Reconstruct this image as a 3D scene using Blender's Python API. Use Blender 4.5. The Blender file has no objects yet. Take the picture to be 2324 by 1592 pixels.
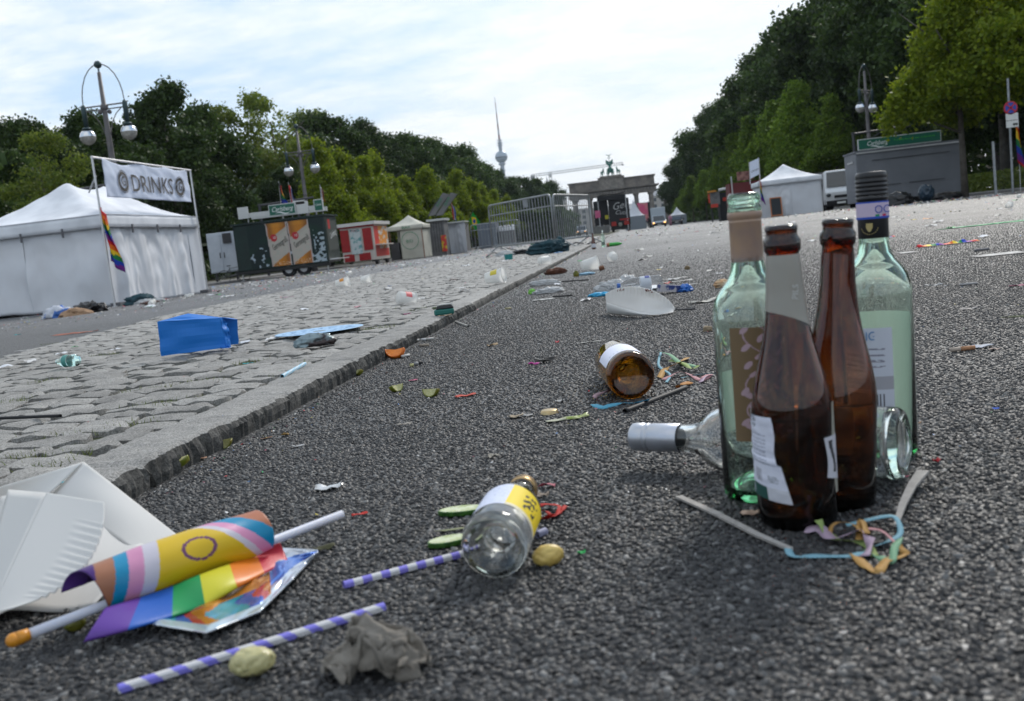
import bpy, math, random
import numpy as np
from mathutils import Vector, Matrix, noise
R = math.radians
random.seed(7)
SC = bpy.context.scene
COL = SC.collection
# ---------------------------------------------------------------- camera
CH = 0.283                       # camera height above the carriageway
ROLL, PITCH, YAW = R(6.4), R(6.212), R(7.028)
F, PW, PH = 2259.0, 2324.0, 1592.0
def _ray(px, py):
    x = (px-PW/2)/F; y = -(py-PH/2)/F
    X = x*math.cos(ROLL)+y*math.sin(ROLL); Y = -x*math.sin(ROLL)+y*math.cos(ROLL)
    fy = math.cos(PITCH)+Y*math.sin(PITCH); up = -math.sin(PITCH)+Y*math.cos(PITCH)
    return (X*math.cos(YAW)-fy*math.sin(YAW), X*math.sin(YAW)+fy*math.cos(YAW), up)
def G(px, py, z=0.0):            # point of the photograph at height z
    X, Y, Z = _ray(px, py); t = (z-CH)/Z
    return Vector((X*t, Y*t, z))
def D(px, py, d):                # point of the photograph at distance d up the road
    X, Y, Z = _ray(px, py); t = d/Y
    return Vector((X*t, d, CH+Z*t))
def _cw(v):
    x, y, z = v
    X = x*math.cos(ROLL)+y*math.sin(ROLL); Y = -x*math.sin(ROLL)+y*math.cos(ROLL)
    fy = -z*math.cos(PITCH)+Y*math.sin(PITCH); up = z*math.sin(PITCH)+Y*math.cos(PITCH)
    return Vector((X*math.cos(YAW)-fy*math.sin(YAW), X*math.sin(YAW)+fy*math.cos(YAW), up))
cd = bpy.data.cameras.new('camera'); cam = bpy.data.objects.new('camera', cd); COL.objects.link(cam)
cx, cy, cz = _cw((1,0,0)), _cw((0,1,0)), _cw((0,0,1))
m = Matrix((cx, cy, cz)).transposed().to_4x4(); m.translation = (0,0,CH); cam.matrix_world = m
cd.lens = 35; cd.sensor_width = 36; cd.clip_start = 0.02; cd.clip_end = 9000
cd.dof.use_dof = True; cd.dof.focus_distance = 2.2; cd.dof.aperture_fstop = 10
SC.camera = cam
# ---------------------------------------------------------------- sky and sun
SUN_EL, SUN_AZ = R(38), R(22)    # azimuth from +Y (up the road) towards +X
w = bpy.data.worlds.new('World'); SC.world = w; w.use_nodes = True
nt = w.node_tree; nt.nodes.clear(); N = nt.nodes.new; L = nt.links.new
out = N('ShaderNodeOutputWorld'); bg = N('ShaderNodeBackground'); bg.inputs[1].default_value = 0.115
sky = N('ShaderNodeTexSky'); sky.sky_type = 'NISHITA'; sky.sun_disc = False
sky.sun_elevation = SUN_EL; sky.sun_rotation = SUN_AZ; sky.air_density = 1.3; sky.dust_density = 2.5; sky.ozone_density = 1.0
tc = N('ShaderNodeTexCoord'); sx = N('ShaderNodeSeparateXYZ'); L(tc.outputs['Generated'], sx.inputs[0])
ad = N('ShaderNodeMath'); ad.operation = 'ADD'; ad.inputs[1].default_value = 0.16; L(sx.outputs[2], ad.inputs[0])
mx0 = N('ShaderNodeMath'); mx0.operation = 'MAXIMUM'; mx0.inputs[1].default_value = 0.05; L(ad.outputs[0], mx0.inputs[0])
dx = N('ShaderNodeMath'); dx.operation = 'DIVIDE'; L(sx.outputs[0], dx.inputs[0]); L(mx0.outputs[0], dx.inputs[1])
dy = N('ShaderNodeMath'); dy.operation = 'DIVIDE'; L(sx.outputs[1], dy.inputs[0]); L(mx0.outputs[0], dy.inputs[1])
cb = N('ShaderNodeCombineXYZ'); L(dx.outputs[0], cb.inputs[0]); L(dy.outputs[0], cb.inputs[1])
mp = N('ShaderNodeMapping'); mp.inputs['Rotation'].default_value = (0,0,R(25)); mp.inputs['Scale'].default_value = (1.0,1.35,1); L(cb.outputs[0], mp.inputs[0])
n1 = N('ShaderNodeTexNoise'); n1.inputs['Scale'].default_value = 0.75; n1.inputs['Detail'].default_value = 8; n1.inputs['Roughness'].default_value = 0.52; n1.inputs['Distortion'].default_value = 0.4; L(mp.outputs[0], n1.inputs['Vector'])
n2 = N('ShaderNodeTexNoise'); n2.inputs['Scale'].default_value = 5.0; n2.inputs['Detail'].default_value = 6; n2.inputs['Roughness'].default_value = 0.6; L(mp.outputs[0], n2.inputs['Vector'])
mm = N('ShaderNodeMath'); mm.operation = 'MULTIPLY_ADD'; mm.inputs[1].default_value = 0.35; L(n2.outputs[0], mm.inputs[0]); L(n1.outputs[0], mm.inputs[2])
mr = N('ShaderNodeMapRange'); mr.inputs[1].default_value = 0.57; mr.inputs[2].default_value = 0.78; mr.inputs[3].default_value = 0.12; mr.inputs[4].default_value = 1.0; L(mm.outputs[0], mr.inputs[0])
cr = N('ShaderNodeMix'); cr.data_type = 'RGBA'; L(mr.outputs[0], cr.inputs[0])
# thin bright cloud over the clear sky
hz = N('ShaderNodeMix'); hz.data_type = 'RGBA'; hz.inputs[0].default_value = 0.62
L(sky.outputs[0], hz.inputs[6]); hz.inputs[7].default_value = (3.9, 6.2, 9.2, 1)
L(hz.outputs[2], cr.inputs[6]); cr.inputs[7].default_value = (8.7, 8.9, 8.95, 1)
L(cr.outputs[2], bg.inputs[0]); L(bg.outputs[0], out.inputs[0])
sl = bpy.data.lights.new('sun','SUN'); sl.energy = 2.2; sl.angle = R(12); sl.color = (1,0.95,0.88)
sun = bpy.data.objects.new('sun', sl); COL.objects.link(sun)
sd = Vector((math.sin(SUN_AZ)*math.cos(SUN_EL), math.cos(SUN_AZ)*math.cos(SUN_EL), math.sin(SUN_EL)))
sun.rotation_euler = sd.to_track_quat('Z','Y').to_euler()
SC.view_settings.view_transform = 'Standard'; SC.view_settings.look = 'None'; SC.view_settings.gamma = 1; SC.view_settings.use_curve_mapping = False
SC.view_settings.exposure = 0.17
SC.render.engine = 'CYCLES'
SC.cycles.use_denoising = True; SC.cycles.use_adaptive_sampling = True; SC.cycles.adaptive_threshold = 0.01
SC.cycles.max_bounces = 12; SC.cycles.transmission_bounces = 12; SC.cycles.transparent_max_bounces = 8
SC.cycles.diffuse_bounces = 3; SC.cycles.glossy_bounces = 4; SC.cycles.sample_clamp_indirect = 6
SC.cycles.caustics_reflective = False
# ---------------------------------------------------------------- helpers
def ordw(n):
    a = ['first','second','third','fourth','fifth','sixth','seventh','eighth','ninth','tenth','eleventh','twelfth','thirteenth','fourteenth','fifteenth','sixteenth','seventeenth','eighteenth','nineteenth','twentieth']
    if n < 20: return a[n]
    t = ['twenty','thirty','forty','fifty','sixty'][(n+1)//10-2]
    r_ = (n+1) % 10
    return t+'-'+a[r_-1] if r_ else t[:-1]+'ieth'
MATS = {}
def mat(name, col, rough=0.6, metal=0.0, col2=None, nscale=8.0, ndetail=4, bump=0.0, bscale=None, bdist=0.01,
        spec=0.5, trans=0.0, ior=1.45, emit=None, estr=1.0, coords='Object', lo=0.35, hi=0.65, sub=0.0, alpha=1.0):
    if name in MATS: return MATS[name]
    m = bpy.data.materials.new(name); m.use_nodes = True; MATS[name] = m
    t = m.node_tree; b = t.nodes['Principled BSDF']
    c4 = tuple(col)+(1,)
    b.inputs['Base Color'].default_value = c4; b.inputs['Roughness'].default_value = rough; b.inputs['Metallic'].default_value = metal
    b.inputs['Specular IOR Level'].default_value = spec; b.inputs['IOR'].default_value = ior
    if trans: b.inputs['Transmission Weight'].default_value = trans
    if sub: b.inputs['Subsurface Weight'].default_value = sub; b.inputs['Subsurface Radius'].default_value = (.004,.003,.002)
    if alpha < 1: b.inputs['Alpha'].default_value = alpha
    if emit: b.inputs['Emission Color'].default_value = tuple(emit)+(1,); b.inputs['Emission Strength'].default_value = estr
    if col2 is not None or bump:
        tc = t.nodes.new('ShaderNodeTexCoord')
        if col2 is not None:
            n = t.nodes.new('ShaderNodeTexNoise'); n.inputs['Scale'].default_value = nscale; n.inputs['Detail'].default_value = ndetail
            t.links.new(tc.outputs[coords], n.inputs['Vector'])
            r = t.nodes.new('ShaderNodeMapRange'); r.inputs[1].default_value = lo; r.inputs[2].default_value = hi; t.links.new(n.outputs[0], r.inputs[0])
            x = t.nodes.new('ShaderNodeMix'); x.data_type = 'RGBA'; x.inputs[6].default_value = c4; x.inputs[7].default_value = tuple(col2)+(1,)
            t.links.new(r.outputs[0], x.inputs[0]); t.links.new(x.outputs[2], b.inputs['Base Color'])
        if bump:
            n = t.nodes.new('ShaderNodeTexNoise'); n.inputs['Scale'].default_value = bscale or nscale; n.inputs['Detail'].default_value = 6
            t.links.new(tc.outputs[coords], n.inputs['Vector'])
            u = t.nodes.new('ShaderNodeBump'); u.inputs['Strength'].default_value = bump; u.inputs['Distance'].default_value = bdist
            t.links.new(n.outputs[0], u.inputs['Height']); t.links.new(u.outputs[0], b.inputs['Normal'])
    return m
def mat_print(name, rough=0.6, trans=0.0, spec=0.4, bump=0.0, metal=0.0):
    """colour from the mesh's own printed pattern (attribute Col)"""
    m = mat(name, (.5,.5,.5), rough=rough, spec=spec, bump=bump, bscale=60, bdist=.003, metal=metal)
    t = m.node_tree; b = t.nodes['Principled BSDF']
    a = t.nodes.new('ShaderNodeAttribute'); a.attribute_name = 'Col'; t.links.new(a.outputs['Color'], b.inputs['Base Color'])
    if trans:
        o = t.nodes['Material Output']; tr = t.nodes.new('ShaderNodeBsdfTranslucent'); t.links.new(a.outputs['Color'], tr.inputs[0])
        x = t.nodes.new('ShaderNodeMixShader'); x.inputs[0].default_value = trans
        t.links.new(b.outputs[0], x.inputs[1]); t.links.new(tr.outputs[0], x.inputs[2]); t.links.new(x.outputs[0], o.inputs[0])
    return m
def thin(name, col, rough=0.5, trans=0.35, bump=0.0, bscale=40, bdist=.003, col2=None, nscale=10, alpha=1.0):
    """thin sheet that lets some light through (paper, cloth, film)"""
    if name in MATS: return MATS[name]
    m = mat(name, col, rough=rough, bump=bump, bscale=bscale, bdist=bdist, col2=col2, nscale=nscale, alpha=alpha)
    t = m.node_tree; b = t.nodes['Principled BSDF']; o = t.nodes['Material Output']
    tr = t.nodes.new('ShaderNodeBsdfTranslucent'); tr.inputs[0].default_value = tuple(col)+(1,)
    x = t.nodes.new('ShaderNodeMixShader'); x.inputs[0].default_value = trans
    t.links.new(b.outputs[0], x.inputs[1]); t.links.new(tr.outputs[0], x.inputs[2])
    if alpha < 1:
        tp = t.nodes.new('ShaderNodeBsdfTransparent'); y = t.nodes.new('ShaderNodeMixShader'); y.inputs[0].default_value = alpha
        b.inputs['Alpha'].default_value = 1
        t.links.new(tp.outputs[0], y.inputs[1]); t.links.new(x.outputs[0], y.inputs[2]); t.links.new(y.outputs[0], o.inputs[0])
    else: t.links.new(x.outputs[0], o.inputs[0])
    return m

class MB:
    def __init__(s): s.v=[]; s.f=[]; s.mi=[]; s.c=[]; s.usec=False
    def add(s, vs, fs, mi=0, col=None):
        o = len(s.v); s.v += [tuple(p) for p in vs]
        for k, f in enumerate(fs):
            s.f.append(tuple(i+o for i in f)); s.mi.append(mi)
            if col is None: s.c.append((.5,.5,.5))
            elif callable(col): s.usec=True; s.c.append(col(k))
            else: s.usec=True; s.c.append(col)
        return s
    def box(s, c, d, rz=0, mi=0, mat=None, taper=1.0, col=None):
        x,y,z = d[0]/2,d[1]/2,d[2]/2
        M = mat if mat is not None else Matrix.Translation(c) @ Matrix.Rotation(rz,4,'Z')
        if mat is not None: M = mat @ Matrix.Translation(c)
        P = [M @ Vector(p) for p in [(-x,-y,-z),(x,-y,-z),(x,y,-z),(-x,y,-z),(-x*taper,-y*taper,z),(x*taper,-y*taper,z),(x*taper,y*taper,z),(-x*taper,y*taper,z)]]
        return s.add(P, [(0,3,2,1),(4,5,6,7),(0,1,5,4),(1,2,6,5),(2,3,7,6),(3,0,4,7)], mi, col)
    def tube(s, pts, r, n=8, mi=0, caps=True, col=None):
        pts = [Vector(p) for p in pts]; m_ = len(pts)
        rs = r if isinstance(r,(list,tuple)) else [r]*m_
        vs=[]; fs=[]; up=None
        for i,p in enumerate(pts):
            a = pts[max(i-1,0)]; b = pts[min(i+1,m_-1)]; t=(b-a).normalized() if (b-a).length>1e-9 else Vector((0,0,1))
            if up is None:
                up = Vector((0,0,1)) if abs(t.z)<.9 else Vector((1,0,0))
            e = (up - t*up.dot(t)).normalized(); up = e; g = t.cross(e)
            for k in range(n):
                a_=2*math.pi*k/n; vs.append(p+(e*math.cos(a_)+g*math.sin(a_))*rs[i])
        for i in range(m_-1):
            for k in range(n):
                k2=(k+1)%n; fs.append((i*n+k,i*n+k2,(i+1)*n+k2,(i+1)*n+k))
        if caps: fs.append(tuple(range(n-1,-1,-1))); fs.append(tuple((m_-1)*n+k for k in range(n)))
        return s.add(vs, fs, mi, col)
    def lathe(s, prof, n=32, M=None, mi=0, closed=False, a0=0, a1=2*math.pi, col=None):
        M = M or Matrix(); vs=[]; fs=[]; full = abs(a1-a0-2*math.pi)<1e-6; c = n if full else n+1
        for (r,z) in prof:
            for k in range(c):
                a=a0+(a1-a0)*k/n; vs.append(M @ Vector((r*math.cos(a),r*math.sin(a),z)))
        q = len(prof); rng = range(q if closed else q-1)
        for i in rng:
            j=(i+1)%q
            for k in range(n):
                k2=(k+1)%c; fs.append((i*c+k,i*c+k2,j*c+k2,j*c+k))
        return s.add(vs, fs, mi, col)
    def grid(s, fn, nu, nv, mi=0, col=None, wrap=False):
        vs=[fn(i/nu, j/nv) for j in range(nv+1) for i in range(nu+1)]
        fs=[]; cs=[]
        for j in range(nv):
            for i in range(nu):
                a=j*(nu+1)+i; fs.append((a,a+1,a+nu+2,a+nu+1))
                if col: cs.append(col((i+.5)/nu,(j+.5)/nv))
        return s.add(vs, fs, mi, (lambda k: cs[k]) if col else None)
    def sph(s, c, r, n=12, mi=0, sc=(1,1,1), M=None, col=None):
        M = M or Matrix(); h = max(4,n//2); vs=[]; fs=[]
        for j in range(h+1):
            t=math.pi*j/h
            for k in range(n):
                a=2*math.pi*k/n
                vs.append(M @ (Vector(c)+Vector((r*sc[0]*math.sin(t)*math.cos(a), r*sc[1]*math.sin(t)*math.sin(a), r*sc[2]*math.cos(t)))))
        for j in range(h):
            for k in range(n):
                k2=(k+1)%n; fs.append((j*n+k,(j+1)*n+k,(j+1)*n+k2,j*n+k2))
        return s.add(vs, fs, mi, col)
    def mesh(s, name, mats, smooth=False, merge=0):
        me = bpy.data.meshes.new(name); me.from_pydata(s.v, [], s.f)
        for m_ in (mats if isinstance(mats,(list,tuple)) else [mats]): me.materials.append(m_)
        if len(s.f): me.polygons.foreach_set('material_index', s.mi)
        if smooth: me.polygons.foreach_set('use_smooth', [True]*len(s.f))
        if s.usec:
            at = me.color_attributes.new('Col','FLOAT_COLOR','CORNER'); buf=[]
            for f,c in zip(s.f,s.c): buf += [c[0],c[1],c[2],1.0]*len(f)
            at.data.foreach_set('color', buf)
        if merge:
            import bmesh
            bm = bmesh.new(); bm.from_mesh(me); bmesh.ops.remove_doubles(bm, verts=bm.verts, dist=merge); bm.to_mesh(me); bm.free()
        me.validate(); me.update()
        return me
    def obj(s, name, mats, parent=None, smooth=False, solid=0, bevel=0, merge=0, auto=None, subd=0):
        o = bpy.data.objects.new(name, s.mesh(name, mats, smooth, merge)); COL.objects.link(o)
        if parent is not None:
            o.parent = parent; o.matrix_parent_inverse = parent.matrix_basis.inverted() if parent.get('_w') else Matrix()
        if subd:
            q = o.modifiers.new('s','SUBSURF'); q.levels = subd; q.render_levels = subd
        if solid:
            q = o.modifiers.new('t','SOLIDIFY'); q.thickness = solid; q.offset = 0
        if bevel:
            q = o.modifiers.new('b','BEVEL'); q.width = bevel; q.segments = 2; q.limit_method = 'ANGLE'
        return o
def tag(o, label=None, cat=None, group=None, kind=None):
    if label: o['label'] = label
    if cat: o['category'] = cat
    if group: o['group'] = group
    if kind: o['kind'] = kind
    return o
def thing(name, label, cat, loc=(0,0,0), group=None, world=True):
    """Empty at the thing's base; world=True: its parts are built in place"""
    o = bpy.data.objects.new(name, None); COL.objects.link(o); o.location = loc; o.empty_display_size = .1
    if world: o['_w'] = 1
    o.matrix_basis = Matrix.Translation(loc)
    return tag(o, label, cat, group)
def dup(root, loc, rz=0, label=None, group=None, scale=1.0, rot=None):
    r = root.copy(); COL.objects.link(r); r.location = loc; r.rotation_euler = rot or (0,0,rz); r.scale = (scale,)*3
    if label: r['label'] = label
    if group: r['group'] = group
    for ch in root.children:
        c = ch.copy(); COL.objects.link(c); c.parent = r
        for g in ch.children:
            d = g.copy(); COL.objects.link(d); d.parent = c
    return r
def text(s, name, size, M, m, parent=None, extr=0.0, shear=0, wrap=None, sx=1.0, align='CENTER', offset=0.0):
    """lettering as mesh; M places it (x right, y up, z out); wrap=radius bends it round a cylinder whose axis is y"""
    cu = bpy.data.curves.new('t','FONT'); cu.body = s; cu.size = size; cu.extrude = extr; cu.shear = shear; cu.align_x = align; cu.align_y='CENTER'; cu.resolution_u = 4; cu.offset = offset
    to = bpy.data.objects.new('t', cu); COL.objects.link(to)
    dg = bpy.context.evaluated_depsgraph_get(); me = bpy.data.meshes.new_from_object(to.evaluated_get(dg)); bpy.data.objects.remove(to)
    for v in me.vertices:
        x,y,z = v.co; x *= sx
        if wrap: a = x/wrap; x,z = (wrap+z)*math.sin(a), (wrap+z)*math.cos(a)
        v.co = M @ Vector((x,y,z))
    me.materials.clear(); me.materials.append(m)
    o = bpy.data.objects.new(name, me); COL.objects.link(o)
    if parent is not None:
        o.parent = parent; o.matrix_parent_inverse = parent.matrix_basis.inverted() if parent.get('_w') else Matrix()
    return o
def frame(o, x, y):
    """matrix with origin o, x axis along x, y axis near y"""
    X = Vector(x).normalized(); Z = X.cross(Vector(y)).normalized(); Y = Z.cross(X)
    M = Matrix((X,Y,Z)).transposed().to_4x4(); M.translation = Vector(o); return M
def xl(y):                       # left edge of the cobbled strip
    return float(np.interp(y, [0,4,7,9,13,18,400], [-2.55,-2.8,-3.45,-3.65,-3.85,-4.0,-4.0]))
KX = -0.683
def zg(x, y=10):
    if x > KX: return 0.0
    e = xl(y)
    if x > e: return 0.036 - 0.012*(KX-x)/(KX-e)
    return float(np.interp(x, [-30,-12,-4.0,e if e>-4.0 else -3.99], [-.22,-.22,.012,.02]))
def nz(x, y=0, z=0): return noise.noise(Vector((x,y,z)))
# ================================================================ GROUND
def asphalt(name, dark, light, far):
    m = bpy.data.materials.new(name); m.use_nodes = True; t = m.node_tree; N = t.nodes.new; Lk = t.links.new; b = t.nodes['Principled BSDF']
    tc = N('ShaderNodeTexCoord')
    v = N('ShaderNodeTexVoronoi'); v.inputs['Scale'].default_value = 150; v.inputs['Randomness'].default_value = 1; Lk(tc.outputs['Object'], v.inputs['Vector'])
    v2 = N('ShaderNodeTexVoronoi'); v2.feature = 'DISTANCE_TO_EDGE'; v2.inputs['Scale'].default_value = 150; Lk(tc.outputs['Object'], v2.inputs['Vector'])
    sp = N('ShaderNodeSeparateColor'); Lk(v.outputs['Color'], sp.inputs[0])
    pw = N('ShaderNodeMath'); pw.operation='POWER'; pw.inputs[1].default_value = 3.0; Lk(sp.outputs[0], pw.inputs[0])
    mx = N('ShaderNodeMix'); mx.data_type='RGBA'; mx.inputs[6].default_value = tuple(dark)+(1,); mx.inputs[7].default_value = tuple(light)+(1,); Lk(pw.outputs[0], mx.inputs[0])
    # bitumen between the stones
    ed = N('ShaderNodeMapRange'); ed.inputs[1].default_value = 0.0; ed.inputs[2].default_value = 0.22; Lk(v2.outputs[0], ed.inputs[0])
    mb = N('ShaderNodeMix'); mb.data_type='RGBA'; mb.inputs[6].default_value = (.018,.018,.019,1); Lk(ed.outputs[0], mb.inputs[0]); Lk(mx.outputs[2], mb.inputs[7])
    # worn and dusty patches
    n = N('ShaderNodeTexNoise'); n.inputs['Scale'].default_value = 0.7; n.inputs['Detail'].default_value = 8; n.inputs['Roughness'].default_value=.65; Lk(tc.outputs['Object'], n.inputs['Vector'])
    r = N('ShaderNodeMapRange'); r.inputs[1].default_value=.35; r.inputs[2].default_value=.75; r.inputs[4].default_value=.55; Lk(n.outputs[0], r.inputs[0])
    mf = N('ShaderNodeMix'); mf.data_type='RGBA'; mf.inputs[7].default_value = tuple(far)+(1,); Lk(r.outputs[0], mf.inputs[0]); Lk(mb.outputs[2], mf.inputs[6])
    # grazing sky sheen painted into the colour, lighter further up; spills darken patches
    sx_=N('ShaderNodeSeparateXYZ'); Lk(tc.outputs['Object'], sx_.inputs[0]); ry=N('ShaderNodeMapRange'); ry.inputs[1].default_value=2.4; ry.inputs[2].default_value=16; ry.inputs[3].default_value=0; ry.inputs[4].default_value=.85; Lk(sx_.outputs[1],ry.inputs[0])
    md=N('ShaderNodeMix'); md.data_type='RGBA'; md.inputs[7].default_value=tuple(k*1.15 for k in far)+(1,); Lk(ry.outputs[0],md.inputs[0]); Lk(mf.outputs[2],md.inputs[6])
    ns=N('ShaderNodeTexNoise'); ns.inputs['Scale'].default_value=.35; ns.inputs['Detail'].default_value=7; ns.inputs['Distortion'].default_value=.8; Lk(tc.outputs['Object'],ns.inputs['Vector'])
    rs_=N('ShaderNodeMapRange'); rs_.inputs[1].default_value=.38; rs_.inputs[2].default_value=.62; rs_.inputs[3].default_value=.66; rs_.inputs[4].default_value=1.12; Lk(ns.outputs[0],rs_.inputs[0])
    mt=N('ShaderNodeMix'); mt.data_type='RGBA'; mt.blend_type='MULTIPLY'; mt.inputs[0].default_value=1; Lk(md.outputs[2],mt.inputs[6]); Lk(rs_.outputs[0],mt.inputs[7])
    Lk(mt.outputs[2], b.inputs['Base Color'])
    b.inputs['Roughness'].default_value = .48; b.inputs['Specular IOR Level'].default_value=.55
    # relief: each stone a rounded bump of its own height
    hh = N('ShaderNodeMath'); hh.operation='MULTIPLY_ADD'; Lk(ed.outputs[0], hh.inputs[0]); Lk(sp.outputs[1], hh.inputs[1]); 
    e2 = N('ShaderNodeMath'); e2.operation='MULTIPLY'; e2.inputs[1].default_value=.55; Lk(ed.outputs[0], e2.inputs[0]); Lk(e2.outputs[0], hh.inputs[2])
    bp = N('ShaderNodeBump'); bp.inputs['Strength'].default_value=1.0; bp.inputs['Distance'].default_value=.0035; Lk(hh.outputs[0], bp.inputs['Height'])
    n3 = N('ShaderNodeTexNoise'); n3.inputs['Scale'].default_value=400; n3.inputs['Detail'].default_value=3; Lk(tc.outputs['Object'], n3.inputs['Vector'])
    b3 = N('ShaderNodeBump'); b3.inputs['Strength'].default_value=.5; b3.inputs['Distance'].default_value=.001; Lk(n3.outputs[0], b3.inputs['Height']); Lk(bp.outputs[0], b3.inputs['Normal'])
    Lk(b3.outputs[0], b.inputs['Normal'])
    return m
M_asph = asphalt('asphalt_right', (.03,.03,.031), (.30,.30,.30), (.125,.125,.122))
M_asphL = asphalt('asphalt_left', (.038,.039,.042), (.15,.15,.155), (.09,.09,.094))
def strip(name, prof, ys, m, kind='structure', parent=None):
    """prof(y) -> list of (x,z) across; swept up the road"""
    b = MB(); vs=[]; fs=[]; n=None
    for y in ys:
        p = prof(y); n=len(p); vs += [(x,y,z) for x,z in p]
    for i in range(len(ys)-1):
        for k in range(n-1): fs.append((i*n+k, i*n+k+1, (i+1)*n+k+1, (i+1)*n+k))
    b.add(vs, fs); o = b.obj(name, m, parent); 
    if parent is None: tag(o, kind=kind)
    else: o['kind']=kind
    return o
YS = [-3,0,2,4,5.5,7,8,9,11,13,15,18,25,40,80,160,300,382]
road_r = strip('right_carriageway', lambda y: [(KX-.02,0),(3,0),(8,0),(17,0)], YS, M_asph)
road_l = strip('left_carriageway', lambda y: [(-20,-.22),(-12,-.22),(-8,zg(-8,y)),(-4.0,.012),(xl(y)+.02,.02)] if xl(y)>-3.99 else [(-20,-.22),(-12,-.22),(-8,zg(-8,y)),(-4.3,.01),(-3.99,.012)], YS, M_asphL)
M_grd = mat('park_soil', (.05,.045,.03), rough=.95, col2=(.03,.05,.018), nscale=.6, bump=.4, bscale=6, bdist=.05)
o = MB().add([(-6000,-200,-.45),(6000,-200,-.45),(6000,9000,-.45),(-6000,9000,-.45)], [(0,1,2,3)]).obj('ground', M_grd); tag(o, kind='structure')
M_pav = mat('pavement_slab', (.22,.21,.2), rough=.85, col2=(.14,.135,.13), nscale=3, bump=.3, bscale=30, bdist=.004)
for nm,x0,x1,z in (('left_pavement',-26,-20,-.12),('right_pavement',17,23,.1)):
    b = MB(); b.box(((x0+x1)/2,188,z-.25),(x1-x0,390,.5)); tag(b.obj(nm, M_pav), kind='structure')
M_soilp = mat('verge_soil', (.06,.05,.035), rough=.95, col2=(.04,.055,.02), nscale=1.2, bump=.5, bscale=12, bdist=.03)
for nm,x0,x1,z in (('left_verge',-90,-26,-.11),('right_verge',23,90,.09)):
    b = MB(); b.box(((x0+x1)/2,198,z-.25),(x1-x0,420,.5)); tag(b.obj(nm, M_soilp), kind='structure')
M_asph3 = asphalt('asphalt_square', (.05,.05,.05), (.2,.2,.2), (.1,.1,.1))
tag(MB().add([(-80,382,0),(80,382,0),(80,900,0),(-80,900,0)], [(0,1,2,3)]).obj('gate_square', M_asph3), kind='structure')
# painted lane lines, worn
M_line = mat('worn_road_paint', (.42,.42,.41), rough=.7, col2=(.16,.16,.16), nscale=14, lo=.4, hi=.6)
b = MB()
for (p,q) in (((1993,543),(2120,543)),((2210,585),(2300,572)),((2040,577),(2090,574))):
    a_,c_ = G(*p), G(*q); y0=a_.y
    b.add([(a_.x,y0-.07,.004),(c_.x,y0-.07,.004),(c_.x,y0+.07,.004),(a_.x,y0+.07,.004)],[(0,1,2,3)])
tag(b.obj('lane_marking', M_line), kind='structure')
# ---------------------------------------------------------------- cobbled strip
def granite(name, a, b_, speck, mossy=0.0):
    m = bpy.data.materials.new(name); m.use_nodes=True; t=m.node_tree; N=t.nodes.new; Lk=t.links.new; b=t.nodes['Principled BSDF']
    ge = N('ShaderNodeNewGeometry'); tc = N('ShaderNodeTexCoord'); oi = N('ShaderNodeObjectInfo')
    n = N('ShaderNodeTexNoise'); n.inputs['Scale'].default_value=22; n.inputs['Detail'].default_value=7; n.inputs['Roughness'].default_value=.7; Lk(ge.outputs['Position'], n.inputs['Vector'])
    r = N('ShaderNodeMapRange'); r.inputs[1].default_value=.3; r.inputs[2].default_value=.7; Lk(n.outputs[0], r.inputs[0])
    x = N('ShaderNodeMix'); x.data_type='RGBA'; x.inputs[6].default_value=tuple(a)+(1,); x.inputs[7].default_value=tuple(b_)+(1,); Lk(r.outputs[0], x.inputs[0])
    n2 = N('ShaderNodeTexNoise'); n2.inputs['Scale'].default_value=330; n2.inputs['Detail'].default_value=4; n2.inputs['Roughness'].default_value=.75; Lk(ge.outputs['Position'], n2.inputs['Vector'])
    r2 = N('ShaderNodeMapRange'); r2.inputs[1].default_value=.42; r2.inputs[2].default_value=.62; r2.inputs[3].default_value=1.2; r2.inputs[4].default_value=speck; Lk(n2.outputs[0], r2.inputs[0])
    ml = N('ShaderNodeMix'); ml.data_type='RGBA'; ml.blend_type='MULTIPLY'; ml.inputs[0].default_value=1; Lk(x.outputs[2], ml.inputs[6]); Lk(r2.outputs[0], ml.inputs[7])
    v = N('ShaderNodeMapRange'); v.inputs[3].default_value=.8; v.inputs[4].default_value=1.15; Lk(ge.outputs['Random Per Island'] if name=='sett_far' else oi.outputs['Random'], v.inputs[0])
    m3 = N('ShaderNodeMix'); m3.data_type='RGBA'; m3.blend_type='MULTIPLY'; m3.inputs[0].default_value=1; Lk(ml.outputs[2], m3.inputs[6]); Lk(v.outputs[0], m3.inputs[7])
    Lk(m3.outputs[2], b.inputs['Base Color']); b.inputs['Roughness'].default_value=.8
    ba = N('ShaderNodeBump'); ba.inputs['Strength'].default_value=.9; ba.inputs['Distance'].default_value=.009; Lk(n.outputs[0], ba.inputs['Height'])
    bb = N('ShaderNodeBump'); bb.inputs['Strength'].default_value=.8; bb.inputs['Distance'].default_value=.003; Lk(n2.outputs[0], bb.inputs['Height']); Lk(ba.outputs[0], bb.inputs['Normal'])
    Lk(bb.outputs[0], b.inputs['Normal']); return m
M_sett = granite('sett', (.21,.203,.19),(.36,.35,.33), .45)
M_settf = granite('sett_far', (.235,.228,.215),(.37,.36,.34), .5)
M_kerb = granite('kerb_granite', (.21,.204,.193),(.36,.35,.33), .42)
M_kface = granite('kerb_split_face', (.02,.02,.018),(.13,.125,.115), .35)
M_joint = mat('joint_soil', (.05,.042,.03), rough=.95, col2=(.035,.05,.015), nscale=5, bump=.6, bscale=60, bdist=.006)
med = strip('cobbled_median', lambda y: [(xl(y),-.02),(xl(y)+.001,zg(xl(y)+.01,y)-.008),(-2.2,zg(-2.2,y)-.008),(KX-.02,.027),(KX-.019,-.03)], YS, M_joint)
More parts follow.
